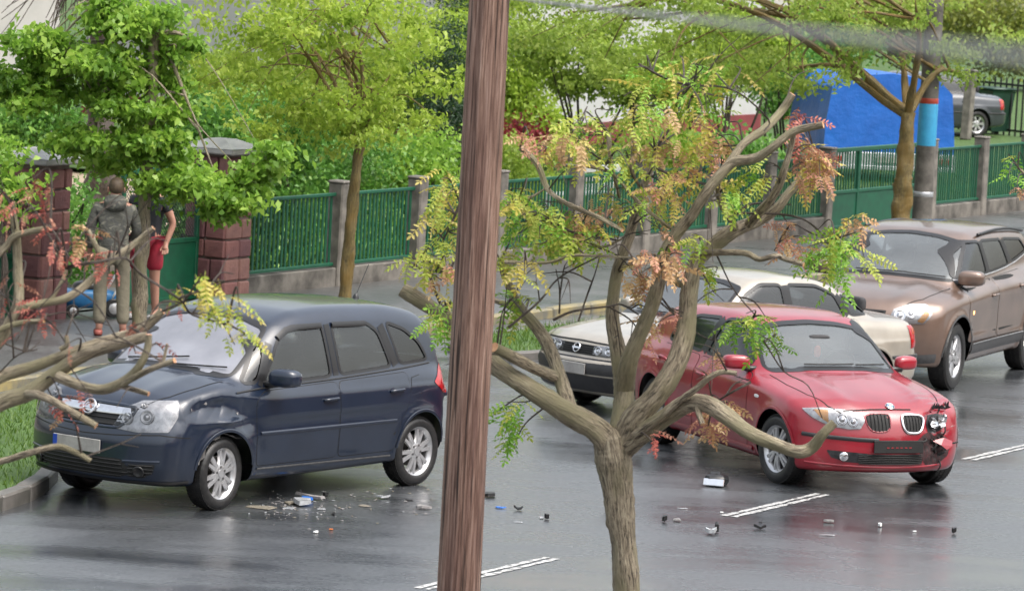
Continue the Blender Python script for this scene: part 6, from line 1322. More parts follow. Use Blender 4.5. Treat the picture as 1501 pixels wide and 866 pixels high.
# ---- background foliage -------------------------------------------------------------
def leaf_cloud(name, blobs, n, size, mt, parent=None, inv=0, seed=1, flat=.35, clump=90, asp=.55, csize=.22):
    """blobs: (x,y,z,rx,ry,rz); leaves gathered in sprays through the volume, denser at the outside"""
    rg = np.random.default_rng(seed); B = np.array(blobs, float); vol = B[:, 3] * B[:, 4] * B[:, 5]; vol = vol ** .8
    nc = max(8, n // clump); bi = rg.choice(len(B), nc, p=vol / vol.sum()); d = rg.normal(size=(nc, 3)); d /= np.linalg.norm(d, axis=1, keepdims=True); rad = rg.uniform(.25, 1, nc) ** .55
    C = B[bi, :3] + d * B[bi, 3:] * rad[:, None]; cs = csize * rg.uniform(.6, 1.5, nc); sh = np.clip(rg.normal(.5, .18, nc), 0, 1)
    k = rg.integers(0, nc, n); off = rg.normal(size=(n, 3)) * (1, 1, .55); P = C[k] + off * cs[k][:, None]
    nn = rg.normal(size=(n, 3)) * (1, 1, flat) + np.array([0, 0, 1.]) * (1 - flat) ; nn /= np.linalg.norm(nn, axis=1, keepdims=True)
    a = rg.normal(size=(n, 3)) + d[k] * .8; a -= nn * (a * nn).sum(1, keepdims=True); a /= np.linalg.norm(a, axis=1, keepdims=True) + 1e-9; b = np.cross(nn, a); s_ = size * rg.uniform(.6, 1.35, n); 
    fold = nn * (s_ * .12)[:, None]
    V = np.stack([P - a * s_[:, None] * .5, P + b * (s_ * asp * .5)[:, None] + fold, P + a * s_[:, None] * .5 - np.array([0, 0, 1]) * (s_ * .15)[:, None], P - b * (s_ * asp * .5)[:, None] + fold], 1).reshape(-1, 3)
    rv = np.clip(sh[k] + rg.normal(0, .16, n) + off[:, 2] * .05, 0, 1)
    return fast_mesh(name, V - inv, n, mt, parent, rv, 4), C
def far_tree(name, base, trunk, crown, n, size, mt, label, seed, r0=.1, bark='bark_far', group='street trees on the far pavement', csize=.22, nb=26, asp=.55, clump=90):
    base = np.array(base, float); root = empty(name, base); tag(root, label, 'tree', group)
    L = Limbs(); P = [np.array(p, float) for p in trunk]; Q = L.add(P, np.linspace(r0, r0 * .62, len(P)), 12, False, .08, seed); L.build('trunk', [M[bark], M['cut']], root, base)
    o, C = leaf_cloud('crown', crown, n, size, mt, root, base, seed, csize=csize, asp=asp, clump=clump); rg = np.random.default_rng(seed); top = Q[-1]
    idx = rg.choice(len(C), min(nb, len(C)), replace=False); mains = []
    for i, j in enumerate(idx):
        c = C[j]; st0 = Q[-1 - rg.integers(0, 4)] if i < 7 or not mains else mains[rg.integers(len(mains))][rg.integers(5, 12)]
        mid = st0 + (c - st0) * .45 + rg.normal(0, .12, 3) + (0, 0, .10 + .16 * np.linalg.norm((c - st0)[:2])); L = Limbs(); w = r0 * (.42 if i < 7 else .16); b_ = L.add([st0, mid, c], [w, w * .6, w * .22], 7, False, .1, seed * 31 + i, 7); mains.append(b_) if i < 9 else None; L.build('branch', [M[bark], M['cut']], root, base)
    return root
FL = dict(maple=leaf_mat('maple_leaf', (.10, .22, .025), (.22, .40, .05), (.38, .56, .09), .5, .4), locust=leaf_mat('locust_leaf', (.23, .36, .04), (.37, .51, .065), (.50, .61, .11), .55), bush=leaf_mat('bush_leaf', (.06, .17, .025), (.12, .29, .045), (.23, .42, .075), .45),
          dark=leaf_mat('conifer_leaf', (.008, .03, .010), (.015, .05, .016), (.03, .08, .02), .15), far=leaf_mat('far_leaf', (.18, .28, .035), (.28, .40, .06), (.40, .50, .10), .55), olive=leaf_mat('olive_leaf', (.10, .14, .02), (.20, .24, .04), (.32, .34, .07), .4), redb=leaf_mat('red_shrub_leaf', (.20, .02, .03), (.32, .03, .05), (.40, .08, .07), .3))
def bl(px, py, Y, rx, ry, rz): return (*at(px, py, Y), rx, ry, rz)
# leafy young maple by the gate
b0 = st(41.22, 26.6, .1); Yb = b0[1]; TR = lambda pts, Y: [at(x, y, Y) for x, y in pts]
cr = [bl(x, y, Yb + dy, rx, ry, rz * .62) for x, y, dy, rx, ry, rz in ((210, 25, 0, .50, .5, .22), (250, 70, .2, .36, .5, .26), (180, 40, -.2, .3, .4, .2), (55, 65, 0, .40, .5, .22), (25, 120, .1, .45, .5, .25), (90, 95, .2, .48, .5, .24), (150, 90, -.3, .36, .5, .2), (40, 150, 0, .34, .4, .14), (125, 135, .3, .4, .4, .16), (205, 115, 0, .36, .4, .22), (250, 120, .2, .2, .3, .2), (180, 160, -.3, .34, .4, .15), (255, 165, .1, .36, .4, .14), (215, 200, -.2, .38, .5, .16), (120, 205, -.4, .28, .4, .14), (95, 215, -.3, .2, .3, .1), (235, 225, 0, .4, .5, .17), (170, 235, .3, .32, .4, .12), (265, 250, -.1, .26, .3, .15), (400, 222, 0, .2, .3, .12), (215, 268, -.2, .28, .3, .12), (245, 288, -.1, .22, .3, .1), (345, 272, .2, .44, .4, .14), (380, 250, 0, .3, .3, .1), (270, 270, -.3, .36, .4, .14), (350, 295, -.1, .34, .3, .11), (315, 310, 0, .22, .3, .1), (160, 10, 0, .3, .4, .2))]
far_tree('maple_tree', b0, TR([(204, 500), (206, 400), (212, 300), (216, 215), (224, 120), (226, 40)], Yb), cr, 25000, .088, FL['maple'], 'leafy bright green young tree beside the two people at the gate', 3, .085, 'bark', csize=.085, nb=30, asp=.62, clump=70)
b1 = st(45.74, 26.6, .1); Yb = b1[1]
cr = [bl(x, y, Yb + dy, rx, ry, rz) for x, y, dy, rx, ry, rz in ((370, 40, 0, .75, .9, .36), (470, 30, .3, .8, .9, .4), (580, 40, -.2, .8, .9, .4), (650, 60, .2, .45, .7, .4), (330, 100, .1, .55, .8, .3), (430, 110, -.3, .75, .9, .3), (540, 110, .3, .7, .8, .32), (630, 130, 0, .45, .7, .3), (390, 165, .2, .5, .7, .24), (480, 160, 0, .6, .8, .26), (570, 185, -.2, .45, .6, .24), (640, 195, .2, .32, .5, .2), (300, 40, 0, .4, .6, .3), (300, 170, .2, .3, .4, .3), (330, 225, 0, .3, .4, .2), (420, 215, .3, .35, .4, .22), (620, 225, 0, .3, .4, .22), (560, 225, .3, .3, .4, .2), (500, 75, 0, .9, 1., .5), (380, 90, 0, .7, .9, .5), (600, 90, 0, .7, .9, .5))]
rg = np.random.default_rng(40); cr = []
for i in range(120):
    d = rg.normal(size=3); d /= np.linalg.norm(d); rad = rg.uniform(.35, 1.0) ** .7; x = 480 + d[0] * 225 * rad; y = 75 + d[2] * 150 * rad + abs(d[0]) * 30 * rg.uniform(0, 1)
    cr.append(bl(x, y, Yb + d[1] * 1.5 * rad, rg.uniform(.14, .36), rg.uniform(.16, .36), rg.uniform(.09, .2)))
far_tree('locust_tree', b1, TR([(503, 464), (510, 380), (517, 300), (524, 235), (530, 205)], Yb), cr, 15000, .075, FL['locust'], 'slim tree with a mossy trunk and airy yellow green crown before the green fence', 5, .082, csize=.10, nb=46, clump=45)
b2 = st(61.82, 26.3, .1); Yb = b2[1]
cr = [bl(x, y, Yb + dy, rx, ry, rz) for x, y, dy, rx, ry, rz in ((800, 60, .5, .55, .9, .4), (860, 110, .8, .6, .9, .3), (960, 60, .3, .8, .9, .5), (900, 20, .5, .8, .9, .4), (1040, 40, 0, .8, .9, .45), (1080, 110, .4, .7, .9, .35), (1000, 120, .8, .6, .9, .2), (1140, 60, 0, .7, .9, .5), (1190, 120, -.3, .5, .7, .3), (1240, 40, 0, .7, .9, .4), (1230, 150, -.5, .35, .5, .25), (1330, 20, .2, .7, .9, .35), (1420, 60, .3, .8, .9, .45), (1480, 30, 0, .7, .8, .4), (1440, 110, .3, .5, .7, .2), (780, 130, .8, .4, .8, .3))]
rg = np.random.default_rng(41); cr = []
for i in range(150):
    d = rg.normal(size=3); d /= np.linalg.norm(d); rad = rg.uniform(.3, 1.0) ** .7; x = 1130 + d[0] * 400 * rad; y = 25 + d[2] * 120 * rad + rg.uniform(-15, 45)
    cr.append(bl(x, y, Yb + d[1] * 2.2 * rad, rg.uniform(.18, .42), rg.uniform(.2, .42), rg.uniform(.10, .24)))
far_tree('locust_tree', b2, TR([(1318, 370), (1322, 300), (1327, 230), (1331, 165)], Yb), cr, 14000, .085, FL['far'], 'old tree forking beside the concrete lamp post with thin wide crown', 7, .165, csize=.12, nb=40, clump=42)
# shrubs and trees in the gardens
def shrub(name, blobs, n, size, mt, label, seed, group='garden shrubs behind the fence', cat='shrub', stems=6, csize=.2, asp=.6):
    B = np.array(blobs, float); c = B[:, :3].mean(0); base = np.array([c[0], c[1], .05]); root = empty(name, base); tag(root, label, cat, group)
    o, C = leaf_cloud('foliage', blobs, n, size, mt, root, base, seed, csize=csize, asp=asp, clump=70); rg = np.random.default_rng(seed)
    for i in range(stems):
        t_ = C[rg.integers(len(C))]; L = Limbs(); s0 = base + rg.normal(0, .15, 3) * (1, 1, 0); L.add([s0, (s0 + t_) / 2 + rg.normal(0, .1, 3), t_], [.035, .022, .01], 6, False, .1, i + seed); L.build('stem', [M['bark_dark'], M['cut']], root, base)
    return root
Yg = 61.
shrub('garden_shrub', [bl(300, 190, 57, .6, .8, .5), bl(300, 270, 57, .6, .8, .5), bl(260, 320, 57, .5, .6, .4)], 9000, .08, FL['bush'], 'dense shrub behind the red stone pillar', 11)
shrub('garden_shrub', [bl(400, 190, 60, .7, .8, .5), bl(400, 270, 60, .8, .8, .6), bl(420, 350, 60, .9, .8, .6)], 14000, .08, FL['bush'], 'rounded green shrub over the fence next to the red stone pillar', 12)
shrub('garden_shrub', [bl(500, 230, 62, .7, .8, .6), bl(480, 310, 62, .8, .8, .6), bl(510, 390, 62, .8, .8, .6)], 14000, .075, FL['bush'], 'broad green shrub behind the mossy trunked tree', 13)
shrub('garden_shrub', [bl(610, 235, 64, .55, .8, .5), bl(600, 300, 64, .7, .8, .6), bl(630, 370, 64, .8, .8, .6)], 12000, .085, FL['maple'], 'brighter leafy shrub behind the second fence post', 14)
shrub('conifer', [bl(655, 50, 72, .42, .5, .9), bl(650, 130, 72, .48, .5, .9), bl(650, 200, 72, .55, .6, .9), bl(650, 270, 72, .6, .6, .7)], 16000, .06, FL['dark'], 'dark slender conifer beyond the fence, partly behind the wooden pole', 15, 'garden trees', 'tree', 2, .12, .35)
shrub('garden_shrub', [bl(770, 300, 72, .8, .8, .5), bl(820, 300, 74, .8, .8, .4), bl(760, 240, 72, .6, .6, .4)], 9000, .08, FL['far'], 'pale green shrub behind the fence right of the wooden pole', 16)
shrub('garden_shrub', [bl(900, 290, 76, .8, .8, .4), bl(950, 285, 77, .7, .7, .35)], 7000, .08, FL['bush'], 'low green shrub before the dark red plinth', 17)
shrub('red_shrub', [bl(770, 205, 80, .5, .6, .3), bl(740, 215, 80, .4, .5, .3)], 4000, .08, FL['redb'], 'dark red leaved shrub near the white house corner', 18)
shrub('garden_tree', [bl(750, 100, 85, .7, .9, .9), bl(770, 180, 85, .7, .9, .8), bl(720, 40, 85, .8, .9, .9)], 12000, .10, FL['locust'], 'light green tree at the corner of the white house', 19, 'garden trees', 'tree', 5)
shrub('garden_tree', [bl(350, 130, 76, 1., 1., .7), bl(450, 150, 78, 1.1, 1., .7), bl(560, 130, 79, 1.1, 1., .8), bl(290, 210, 76, .9, .9, .5)], 22000, .10, FL['far'], 'wide pale green tree filling the garden before the white house', 20, 'garden trees', 'tree', 7, .3)
shrub('hedge', [bl(20, 170, 74, .9, .6, .35), bl(70, 172, 74, .7, .6, .35), bl(0, 205, 74, 1.1, .6, .3)], 9000, .08, FL['bush'], 'dark clipped hedge at the back of the sandy yard', 21, 'garden shrubs behind the fence', 'hedge')
shrub('garden_shrub', [bl(-14, 228, 47.6, .2, .3, .16), bl(-10, 290, 47.6, .2, .3, .3)], 1500, .09, FL['maple'], 'small leafy shrub spilling over beside the dark stone pillar', 22)
shrub('garden_shrub', [bl(100, 330, 54, .3, .4, .35), bl(92, 400, 54, .3, .4, .35), bl(90, 300, 58, .4, .4, .3)], 3000, .08, FL['bush'], 'fern like shrub behind the silver tubular gate', 23)
shrub('garden_tree', [bl(1190, 60, 105, 1.3, 1.2, .7), bl(1180, 140, 104, .9, 1., .6)], 8000, .12, FL['bush'], 'green tree between the white house and the blue trailer', 24, 'garden trees', 'tree', 5, .3)
shrub('garden_tree', [bl(1480, 60, 125, 2., 1.5, 1.), bl(1420, 20, 125, 2., 1.5, 1.), bl(1330, 40, 128, 2., 1.5, .9), bl(1250, 20, 128, 2., 1.5, .8)], 16000, .14, FL['olive'], 'olive green trees closing the far end of the lawn', 25, 'garden trees', 'tree', 7, .4)
shrub('flower_shrub', [bl(1198, 160, 92, .18, .2, .35)], 600, .09, leaf_mat('red_flower', (.55, .01, .02), (.65, .015, .03), (.7, .05, .05), .3), 'bright red flowering shrub at the edge of the blue trailer', 26, 'garden shrubs behind the fence', 'shrub', 3, .1)
for i_, (x_, y_, Y__, rx_, rz_, n_, mk, lab) in enumerate(((860, 90, 80, 1.3, .8, 9000, 'far', 'loose pale green tree hiding the white house front'), (980, 130, 80, 1.2, .55, 7000, 'far', 'airy low tree before the house front'), (1060, 60, 81, 1.2, .8, 8000, 'locust', 'yellow green tree near the house corner'), (1150, 110, 84, .8, .7, 5000, 'bush', 'small green tree beside the blue trailer'), (640, 90, 78, .9, .8, 6000, 'locust', 'yellow green tree next to the dark conifer'), (990, 225, 76, .9, .3, 5000, 'far', 'low pale shrub before the dark red plinth'), (1080, 235, 76, .8, .3, 4000, 'bush', 'low green shrub inside the fence near the driveway gate'))):
    rg = np.random.default_rng(60 + i_); ppm_ = F_PX / Y__; bb = []
    for k in range(26):
        d = rg.normal(size=3); d /= np.linalg.norm(d); q_ = rg.uniform(.3, 1) ** .6; bb.append(bl(x_ + d[0] * rx_ * ppm_ * q_, y_ - d[2] * rz_ * ppm_ * q_, Y__ + d[1] * .9, rg.uniform(.2, .42), .35, rg.uniform(.14, .28)))
    shrub('garden_tree' if y_ < 200 else 'garden_shrub', bb, n_, .095, FL[mk], lab, 70 + i_, 'garden trees' if y_ < 200 else 'garden shrubs behind the fence', 'tree' if y_ < 200 else 'shrub', 7, .16)
# bare background tree behind the maple
b3 = at(150, 230, 66); b3[2] = .02; root = empty('bare_tree', b3); tag(root, 'bare brown trunk with drooping leafless twigs in the yard', 'tree', 'garden trees'); L = Limbs(); Q = L.add([b3, at(148, 130, 66), at(150, 40, 66), at(146, -60, 66)], [.24, .2, .17, .14], 12, False, .08, 2); L.build('trunk', [M['bark_dark'], M['cut']], root, b3)
rg = np.random.default_rng(9)
for i in range(26):
    s0 = at(150 - rg.uniform(0, 60), rg.uniform(-50, 10), 66); e = at(rg.uniform(0, 130), rg.uniform(10, 60), 66 + rg.normal(0, .4)); L = Limbs(); L.add([s0, (s0 + e) / 2 + (0, 0, .25), e], [.022, .012, .005], 5, False, .1, i); L.build('twig', [M['bark_dark'], M['cut']], root, b3)
# ================================================================== people
M['camo'] = None
def camo_mat():
    m, nt, b = new_mat('camouflage_cloth'); v = noise_vec(nt, 'Object', (6, 6, 13)); n1 = N(nt, 'ShaderNodeTexNoise', Scale=1.3, Detail=3., Distortion=.6); nt.links.new(v, n1.inputs['Vector'])
    c = ramp(nt, n1.outputs[0], [(.36, (.035, .036, .032)), (.46, (.085, .085, .07)), (.54, (.05, .052, .05)), (.64, (.16, .155, .125))]); nt.links.new(c, b.inputs['Base Color']); b.inputs['Roughness'].default_value = .85
    n2 = N(nt, 'ShaderNodeTexNoise', Scale=9., Detail=3.); tc = noise_vec(nt, 'Object'); nt.links.new(tc, n2.inputs['Vector']); bp = N(nt, 'ShaderNodeBump', Strength=.6, Distance=.03); nt.links.new(n2.outputs[0], bp.inputs['Height']); nt.links.new(bp.outputs[0], b.inputs['Normal']); return m
M['camo'] = camo_mat()
M['olive'] = mat('olive_trousers', (.19, .17, .12), .85, col2=(.14, .125, .09), nscale=8, bump=.6, bscale=10, bdist=.03)
M['skin'] = mat('skin', (.42, .22, .16), .5, col2=(.36, .18, .13), nscale=12, bump=.05)
M['hair_brown'] = mat('brown_hair', (.06, .04, .025), .6, col2=(.10, .07, .04), nscale=30, bump=.6, bscale=60)
M['shirt_dark'] = mat('dark_tshirt', (.015, .018, .024), .8, col2=(.025, .028, .035), nscale=8, bump=.5, bscale=10, bdist=.02)
M['shorts_red'] = mat('red_shorts', (.34, .012, .035), .7, col2=(.26, .01, .028), nscale=8, bump=.5, bscale=10, bdist=.02)
M['shoe'] = mat('shoe_grey', (.40, .40, .40), .6, col2=(.30, .30, .30), nscale=20)
M['sandal'] = mat('sandal_red', (.30, .08, .06), .6, col2=(.22, .06, .05), nscale=20)
def skin_mesh(name, verts, edges, radii, mt, parent, root=0, sub=2):
    me = bpy.data.meshes.new(name); me.from_pydata([tuple(v) for v in verts], edges, []); o = bpy.data.objects.new(name, me); COL.objects.link(o)
    md = o.modifiers.new('s', 'SKIN'); md.use_smooth_shade = True
    if not me.skin_vertices: pass
    bm = bmesh.new(); bm.from_mesh(me); ly = bm.verts.layers.skin.verify(); bm.verts.ensure_lookup_table()
    for i, r in enumerate(radii): bm.verts[i][ly].radius = r if isinstance(r, tuple) else (r, r); bm.verts[i][ly].use_root = (i == root)
    bm.to_mesh(me); bm.free(); sb = o.modifiers.new('u', 'SUBSURF'); sb.levels = sub; sb.render_levels = sub
    dg = bpy.context.evaluated_depsgraph_get(); ev = o.evaluated_get(dg); m2 = bpy.data.meshes.new_from_object(ev); bpy.data.objects.remove(o); m2.name = name
    m2.materials.clear(); [m2.materials.append(x) for x in (mt if isinstance(mt, list) else [mt])]
    m2.polygons.foreach_set('use_smooth', np.ones(len(m2.polygons), bool)); r = bpy.data.objects.new(name, m2); COL.objects.link(r); r.parent = parent; return r
def figure(root, H, J, gar):
    """J: joints (local metres). The body is one skinned surface; clothes are shells over it"""
    k = ['pelvis', 'belly', 'chest', 'neck', 'head', 'headtop', 'shL', 'elL', 'wrL', 'haL', 'shR', 'elR', 'wrR', 'haR', 'hipL', 'knL', 'anL', 'toL', 'hipR', 'knR', 'anR', 'toR']
    J = dict(J); J['hem'] = tuple(np.array(J['pelvis']) - (0, 0, .10))
    rad = dict(hem=(.150, .118), pelvis=(.15, .115), belly=(.135, .10), chest=(.165, .11), neck=.055, head=(.075, .09), headtop=(.07, .085), shL=.062, elL=.043, wrL=.030, haL=(.022, .036), hipL=.092, knL=.062, anL=.042, toL=(.045, .030))
    for n_ in list(rad):
        if n_.endswith('L'): rad[n_[:-1] + 'R'] = rad[n_]
    ed = [('pelvis', 'belly'), ('belly', 'chest'), ('chest', 'neck'), ('neck', 'head'), ('head', 'headtop'), ('chest', 'shL'), ('shL', 'elL'), ('elL', 'wrL'), ('wrL', 'haL'), ('chest', 'shR'), ('shR', 'elR'), ('elR', 'wrR'), ('wrR', 'haR'), ('pelvis', 'hipL'), ('hipL', 'knL'), ('knL', 'anL'), ('anL', 'toL'), ('pelvis', 'hipR'), ('hipR', 'knR'), ('knR', 'anR'), ('anR', 'toR')]
    body = skin_mesh('body', [J[n_] for n_ in k], [(k.index(a), k.index(b)) for a, b in ed], [rad[n_] for n_ in k], M['skin'], root)
    for (name, chain, gr, mt, extra) in gar:
        vs_ = []; rs = []; es = []; ix = {}
        for (a, b) in chain:
            for n_ in (a, b):
                key = n_ if isinstance(n_, str) else tuple(n_)
                if key not in ix:
                    if isinstance(n_, str): p = np.array(J[n_]); r_ = rad[n_]
                    else: p = np.array(J[n_[0]]) * (1 - n_[2]) + np.array(J[n_[1]]) * n_[2]; ra = np.array(rad[n_[0]] if isinstance(rad[n_[0]], tuple) else (rad[n_[0]],) * 2); rb_ = np.array(rad[n_[1]] if isinstance(rad[n_[1]], tuple) else (rad[n_[1]],) * 2); r_ = tuple(ra * (1 - n_[2]) + rb_ * n_[2])
                    r_ = r_ if isinstance(r_, tuple) else (r_, r_); ex = extra.get(key if isinstance(key, str) else key[0] + key[1], 0.); ix[key] = len(vs_); vs_.append(p); rs.append((r_[0] * gr + ex, r_[1] * gr + ex))
            es.append((ix[a if isinstance(a, str) else tuple(a)], ix[b if isinstance(b, str) else tuple(b)]))
        skin_mesh(name, vs_, es, rs, mt, body)
    return body
def fingers(body, J, side, curl=.6):
    w = np.array(J['wr' + side]); h = np.array(J['ha' + side]); d = h - w; d /= np.linalg.norm(d); sd = np.cross(d, (0, 0, 1.)) if abs(d[2]) < .9 else np.array([1., 0, 0]); sd = np.array([1., 0, 0]) - d * d[0]; sd /= np.linalg.norm(sd); nn = np.cross(d, sd)
    for i, (o, ln) in enumerate(((-.030, .065), (-.010, .075), (.010, .072), (.030, .056))):
        p0 = h + sd * o; p1 = p0 + d * ln * .5 + nn * ln * .12 * curl; p2 = p0 + d * ln * .85 + nn * ln * .45 * curl; q = MB(); q.tube(catmull([p0 - d * .02, p0, p1, p2], 3), [.009] * 9 + [.007], 7); q.build('finger', M['skin'], body, True)
    p0 = w + d * .03 - sd * .03; q = MB(); q.tube(catmull([p0, p0 - sd * .025 + d * .03, p0 - sd * .028 + d * .062], 3), [.011, .011, .010, .010, .009, .009, .008], 7); q.build('thumb', M['skin'], body, True)
def head_bits(body, J, hairm, face=-1, hood=False):
    c = np.array(J['head']); f = np.array([0, face, 0.])
    q = MB(); V, F_ = blob(c + (0, -face * .012, .045), (.085, .102, .10), (.95, .95), (20, 14)); V = V[:]; q.add(V, F_); q.build('hair', hairm, body, True)
    q = MB(); V, F_ = blob(c + f * .108 + (0, 0, .0), (.016, .022, .026), (.9, .9), (10, 8)); q.add(V, F_); q.build('nose', M['skin'], body, True)
    for sx in (-1, 1):
        q = MB(); V, F_ = blob(c + np.array([sx * .088, 0, .005]), (.012, .022, .033), (.8, .8), (10, 8)); q.add(V, F_); q.build('ear', M['skin'], body, True)
        q = MB(); V, F_ = blob(c + f * .092 + np.array([sx * .034, 0, .022]), (.014, .008, .010), (1, 1), (8, 6)); q.add(V, F_); q.build('eye', M['white'], body, True)
    q = MB(); V, F_ = blob(c + f * .096 + (0, 0, -.045), (.026, .006, .007), (1, 1), (10, 6)); q.add(V, F_); q.build('mouth', M['sandal'], body, True)
# person in the hooded jacket, seen from behind (faces away, +y local)
p1 = ground(160, 492, .105); root = empty('person', p1, R(8)); tag(root, 'person seen from behind in grey camouflage hooded jacket and olive trousers', 'person', 'people at the gate')
J = dict(pelvis=(0, 0, .96), belly=(0, .0, 1.12), chest=(0, -.01, 1.36), neck=(.0, .0, 1.50), head=(.01, .02, 1.60), headtop=(.01, .02, 1.68), shL=(-.19, -.01, 1.40), elL=(-.27, -.02, 1.14), wrL=(-.25, .10, .93), haL=(-.24, .15, .86), shR=(.19, -.01, 1.40), elR=(.26, .02, 1.15), wrR=(.19, .20, 1.04), haR=(.14, .26, 1.02),
         hipL=(-.10, 0, .90), knL=(-.12, .02, .50), anL=(-.115, -.02, .08), toL=(-.13, .12, .035), hipR=(.10, 0, .90), knR=(.13, .03, .50), anR=(.145, .0, .08), toR=(.17, .14, .035))
bd = figure(root, 1.76, J, [('jacket', [('hem', 'pelvis'), ('pelvis', 'belly'), ('belly', 'chest'), ('chest', ('chest', 'neck', .65)), ('chest', 'shL'), ('shL', 'elL'), ('elL', ('elL', 'wrL', .9)), ('chest', 'shR'), ('shR', 'elR'), ('elR', ('elR', 'wrR', .9))], 1.13, M['camo'], dict(hem=.028, pelvis=.022, belly=.02, elL=.012, elR=.012, elLwrL=.012, elRwrR=.012)),
    ('trousers', [('pelvis', 'hipL'), ('hipL', 'knL'), ('knL', ('knL', 'anL', .92)), ('pelvis', 'hipR'), ('hipR', 'knR'), ('knR', ('knR', 'anR', .92))], 1.10, M['olive'], dict(knL=.014, knR=.014, knLanL=.026, knRanR=.026))])
head_bits(bd, J, M['hair_brown'], 1); fingers(bd, J, 'L'); fingers(bd, J, 'R')
q = MB(); V, F_ = blob((0, -.07, 1.475), (.125, .085, .085), (.8, .8), (20, 12)); V[:, 2] += np.where(V[:, 1] < -.07, -.02, .0); q.add(V, F_); q.build('hood', M['camo'], bd, True)
for sx, t_ in ((-1, 'toL'), (1, 'toR')):
    q = MB(); c = np.array(J[t_]); a_ = np.array(J['anL' if sx < 0 else 'anR']); V, F_ = blob((c + a_) / 2 * (1, 1, 0) + (0, 0, .035), (.05, .135, .035), (.6, .7)); q.add(V, F_); q.build('shoe', M['sandal'], bd, True)
# person in red shorts, half hidden by the maple trunk
p2 = ground(205, 474, .105) + np.array([.0, .5, 0]); p2[2] = .105; root = empty('person', p2, R(-20)); tag(root, 'person in dark T-shirt and red shorts with bare arms, behind the young tree', 'person', 'people at the gate')
J = dict(pelvis=(0, 0, .93), belly=(0, .0, 1.08), chest=(0, -.0, 1.32), neck=(.0, -.0, 1.46), head=(0, -.03, 1.56), headtop=(0, -.03, 1.64), shL=(-.19, 0, 1.36), elL=(-.27, .05, 1.10), wrL=(-.30, -.06, .90), haL=(-.31, -.09, .83), shR=(.19, 0, 1.36), elR=(.29, .06, 1.11), wrR=(.25, -.04, .88), haR=(.27, -.09, .81),
         hipL=(-.10, 0, .87), knL=(-.11, -.02, .48), anL=(-.11, .02, .08), toL=(-.13, -.12, .035), hipR=(.10, 0, .87), knR=(.12, -.02, .48), anR=(.13, .02, .08), toR=(.15, -.12, .035))
bd = figure(root, 1.70, J, [('tshirt', [('hem', 'pelvis'), ('pelvis', 'belly'), ('belly', 'chest'), ('chest', ('chest', 'neck', .5)), ('chest', 'shL'), ('shL', ('shL', 'elL', .55)), ('chest', 'shR'), ('shR', ('shR', 'elR', .55))], 1.10, M['shirt_dark'], dict(hem=.012, pelvis=.012, belly=.012)),
    ('shorts', [('pelvis', 'hipL'), ('hipL', ('hipL', 'knL', .85)), ('pelvis', 'hipR'), ('hipR', ('hipR', 'knR', .85))], 1.14, M['shorts_red'], dict(hipLknL=.03, hipRknR=.03))])
head_bits(bd, J, M['hair_brown'], -1); fingers(bd, J, 'L', .4); fingers(bd, J, 'R', .4)
for sx, t_ in ((-1, 'toL'), (1, 'toR')):
    q = MB(); c = np.array(J[t_]); a_ = np.array(J['anL' if sx < 0 else 'anR']); V, F_ = blob((c + a_) / 2 * (1, 1, 0) + (0, 0, .035), (.05, .13, .035), (.6, .7)); q.add(V, F_); q.build('shoe', M['shoe'], bd, True)
# ================================================================== lawn mower
M['mower_blue'] = mat('blue_plastic', (.02, .16, .36), .35, col2=(.015, .12, .30), nscale=12)
mw = ground(128, 462, .11); mw[2] = .11; root = empty('lawn_mower', mw, R(200)); tag(root, 'blue electric lawn mower with white handle standing in the gateway', 'lawn mower')
q = MB(); V, F_ = blob((0, 0, .20), (.32, .22, .11), (.5, .5), (24, 12)); q.add(V, F_); V, F_ = blob((.02, 0, .32), (.16, .13, .08), (.7, .7), (20, 10)); q.add(V, F_, 1); q.build('deck', [M['mower_blue'], M['black']], root, True)
for (x, r_) in ((.24, .075), (-.24, .11)):
    for sy in (-1, 1):
        q = MB(); q.lathe([(.0, -.025), (r_ * .9, -.025), (r_, -.015), (r_, .015), (r_ * .9, .025), (r_ * .62, .026), (r_ * .6, .030), (0, .030)], 24, 'y', (x, sy * .25, r_)); w_ = q.build('wheel', M['rubber'], root, 'auto')
        q = MB(); q.lathe([(r_ * .62, sy * .027), (r_ * .5, sy * .034), (0, sy * .036)], 20, 'y', (x, sy * .25, r_)); q.build('hub', M['alloy'], w_, True)
for sy in (-1, 1):
    q = MB(); q.tube(catmull([(-.22, sy * .19, .20), (-.45, sy * .20, .60), (-.66, sy * .17, .98)], 5), .013, 8); q.build('handle_tube', M['white'], root, True)
q = MB(); q.tube(catmull([(-.66, -.17, .98), (-.70, -.10, 1.03), (-.70, .10, 1.03), (-.66, .17, .98)], 5), .02, 8); q.box((-.68, 0, .98), (.06, .12, .09), bev=.02); q.build('grip', M['white'], root, 'auto')
q = MB(); q.tube(catmull([(.25, .05, .02), (.5, .1, .012), (.8, -.1, .012), (1.1, .05, .012)], 5), .010, 6); tag(q.build('hose', mat('green_hose', (.01, .28, .16), .4, col2=(.01, .22, .12)), None, True), 'green cable lying on the ground beside the lawn mower', 'cable'); bpy.data.objects['hose'].location = mw

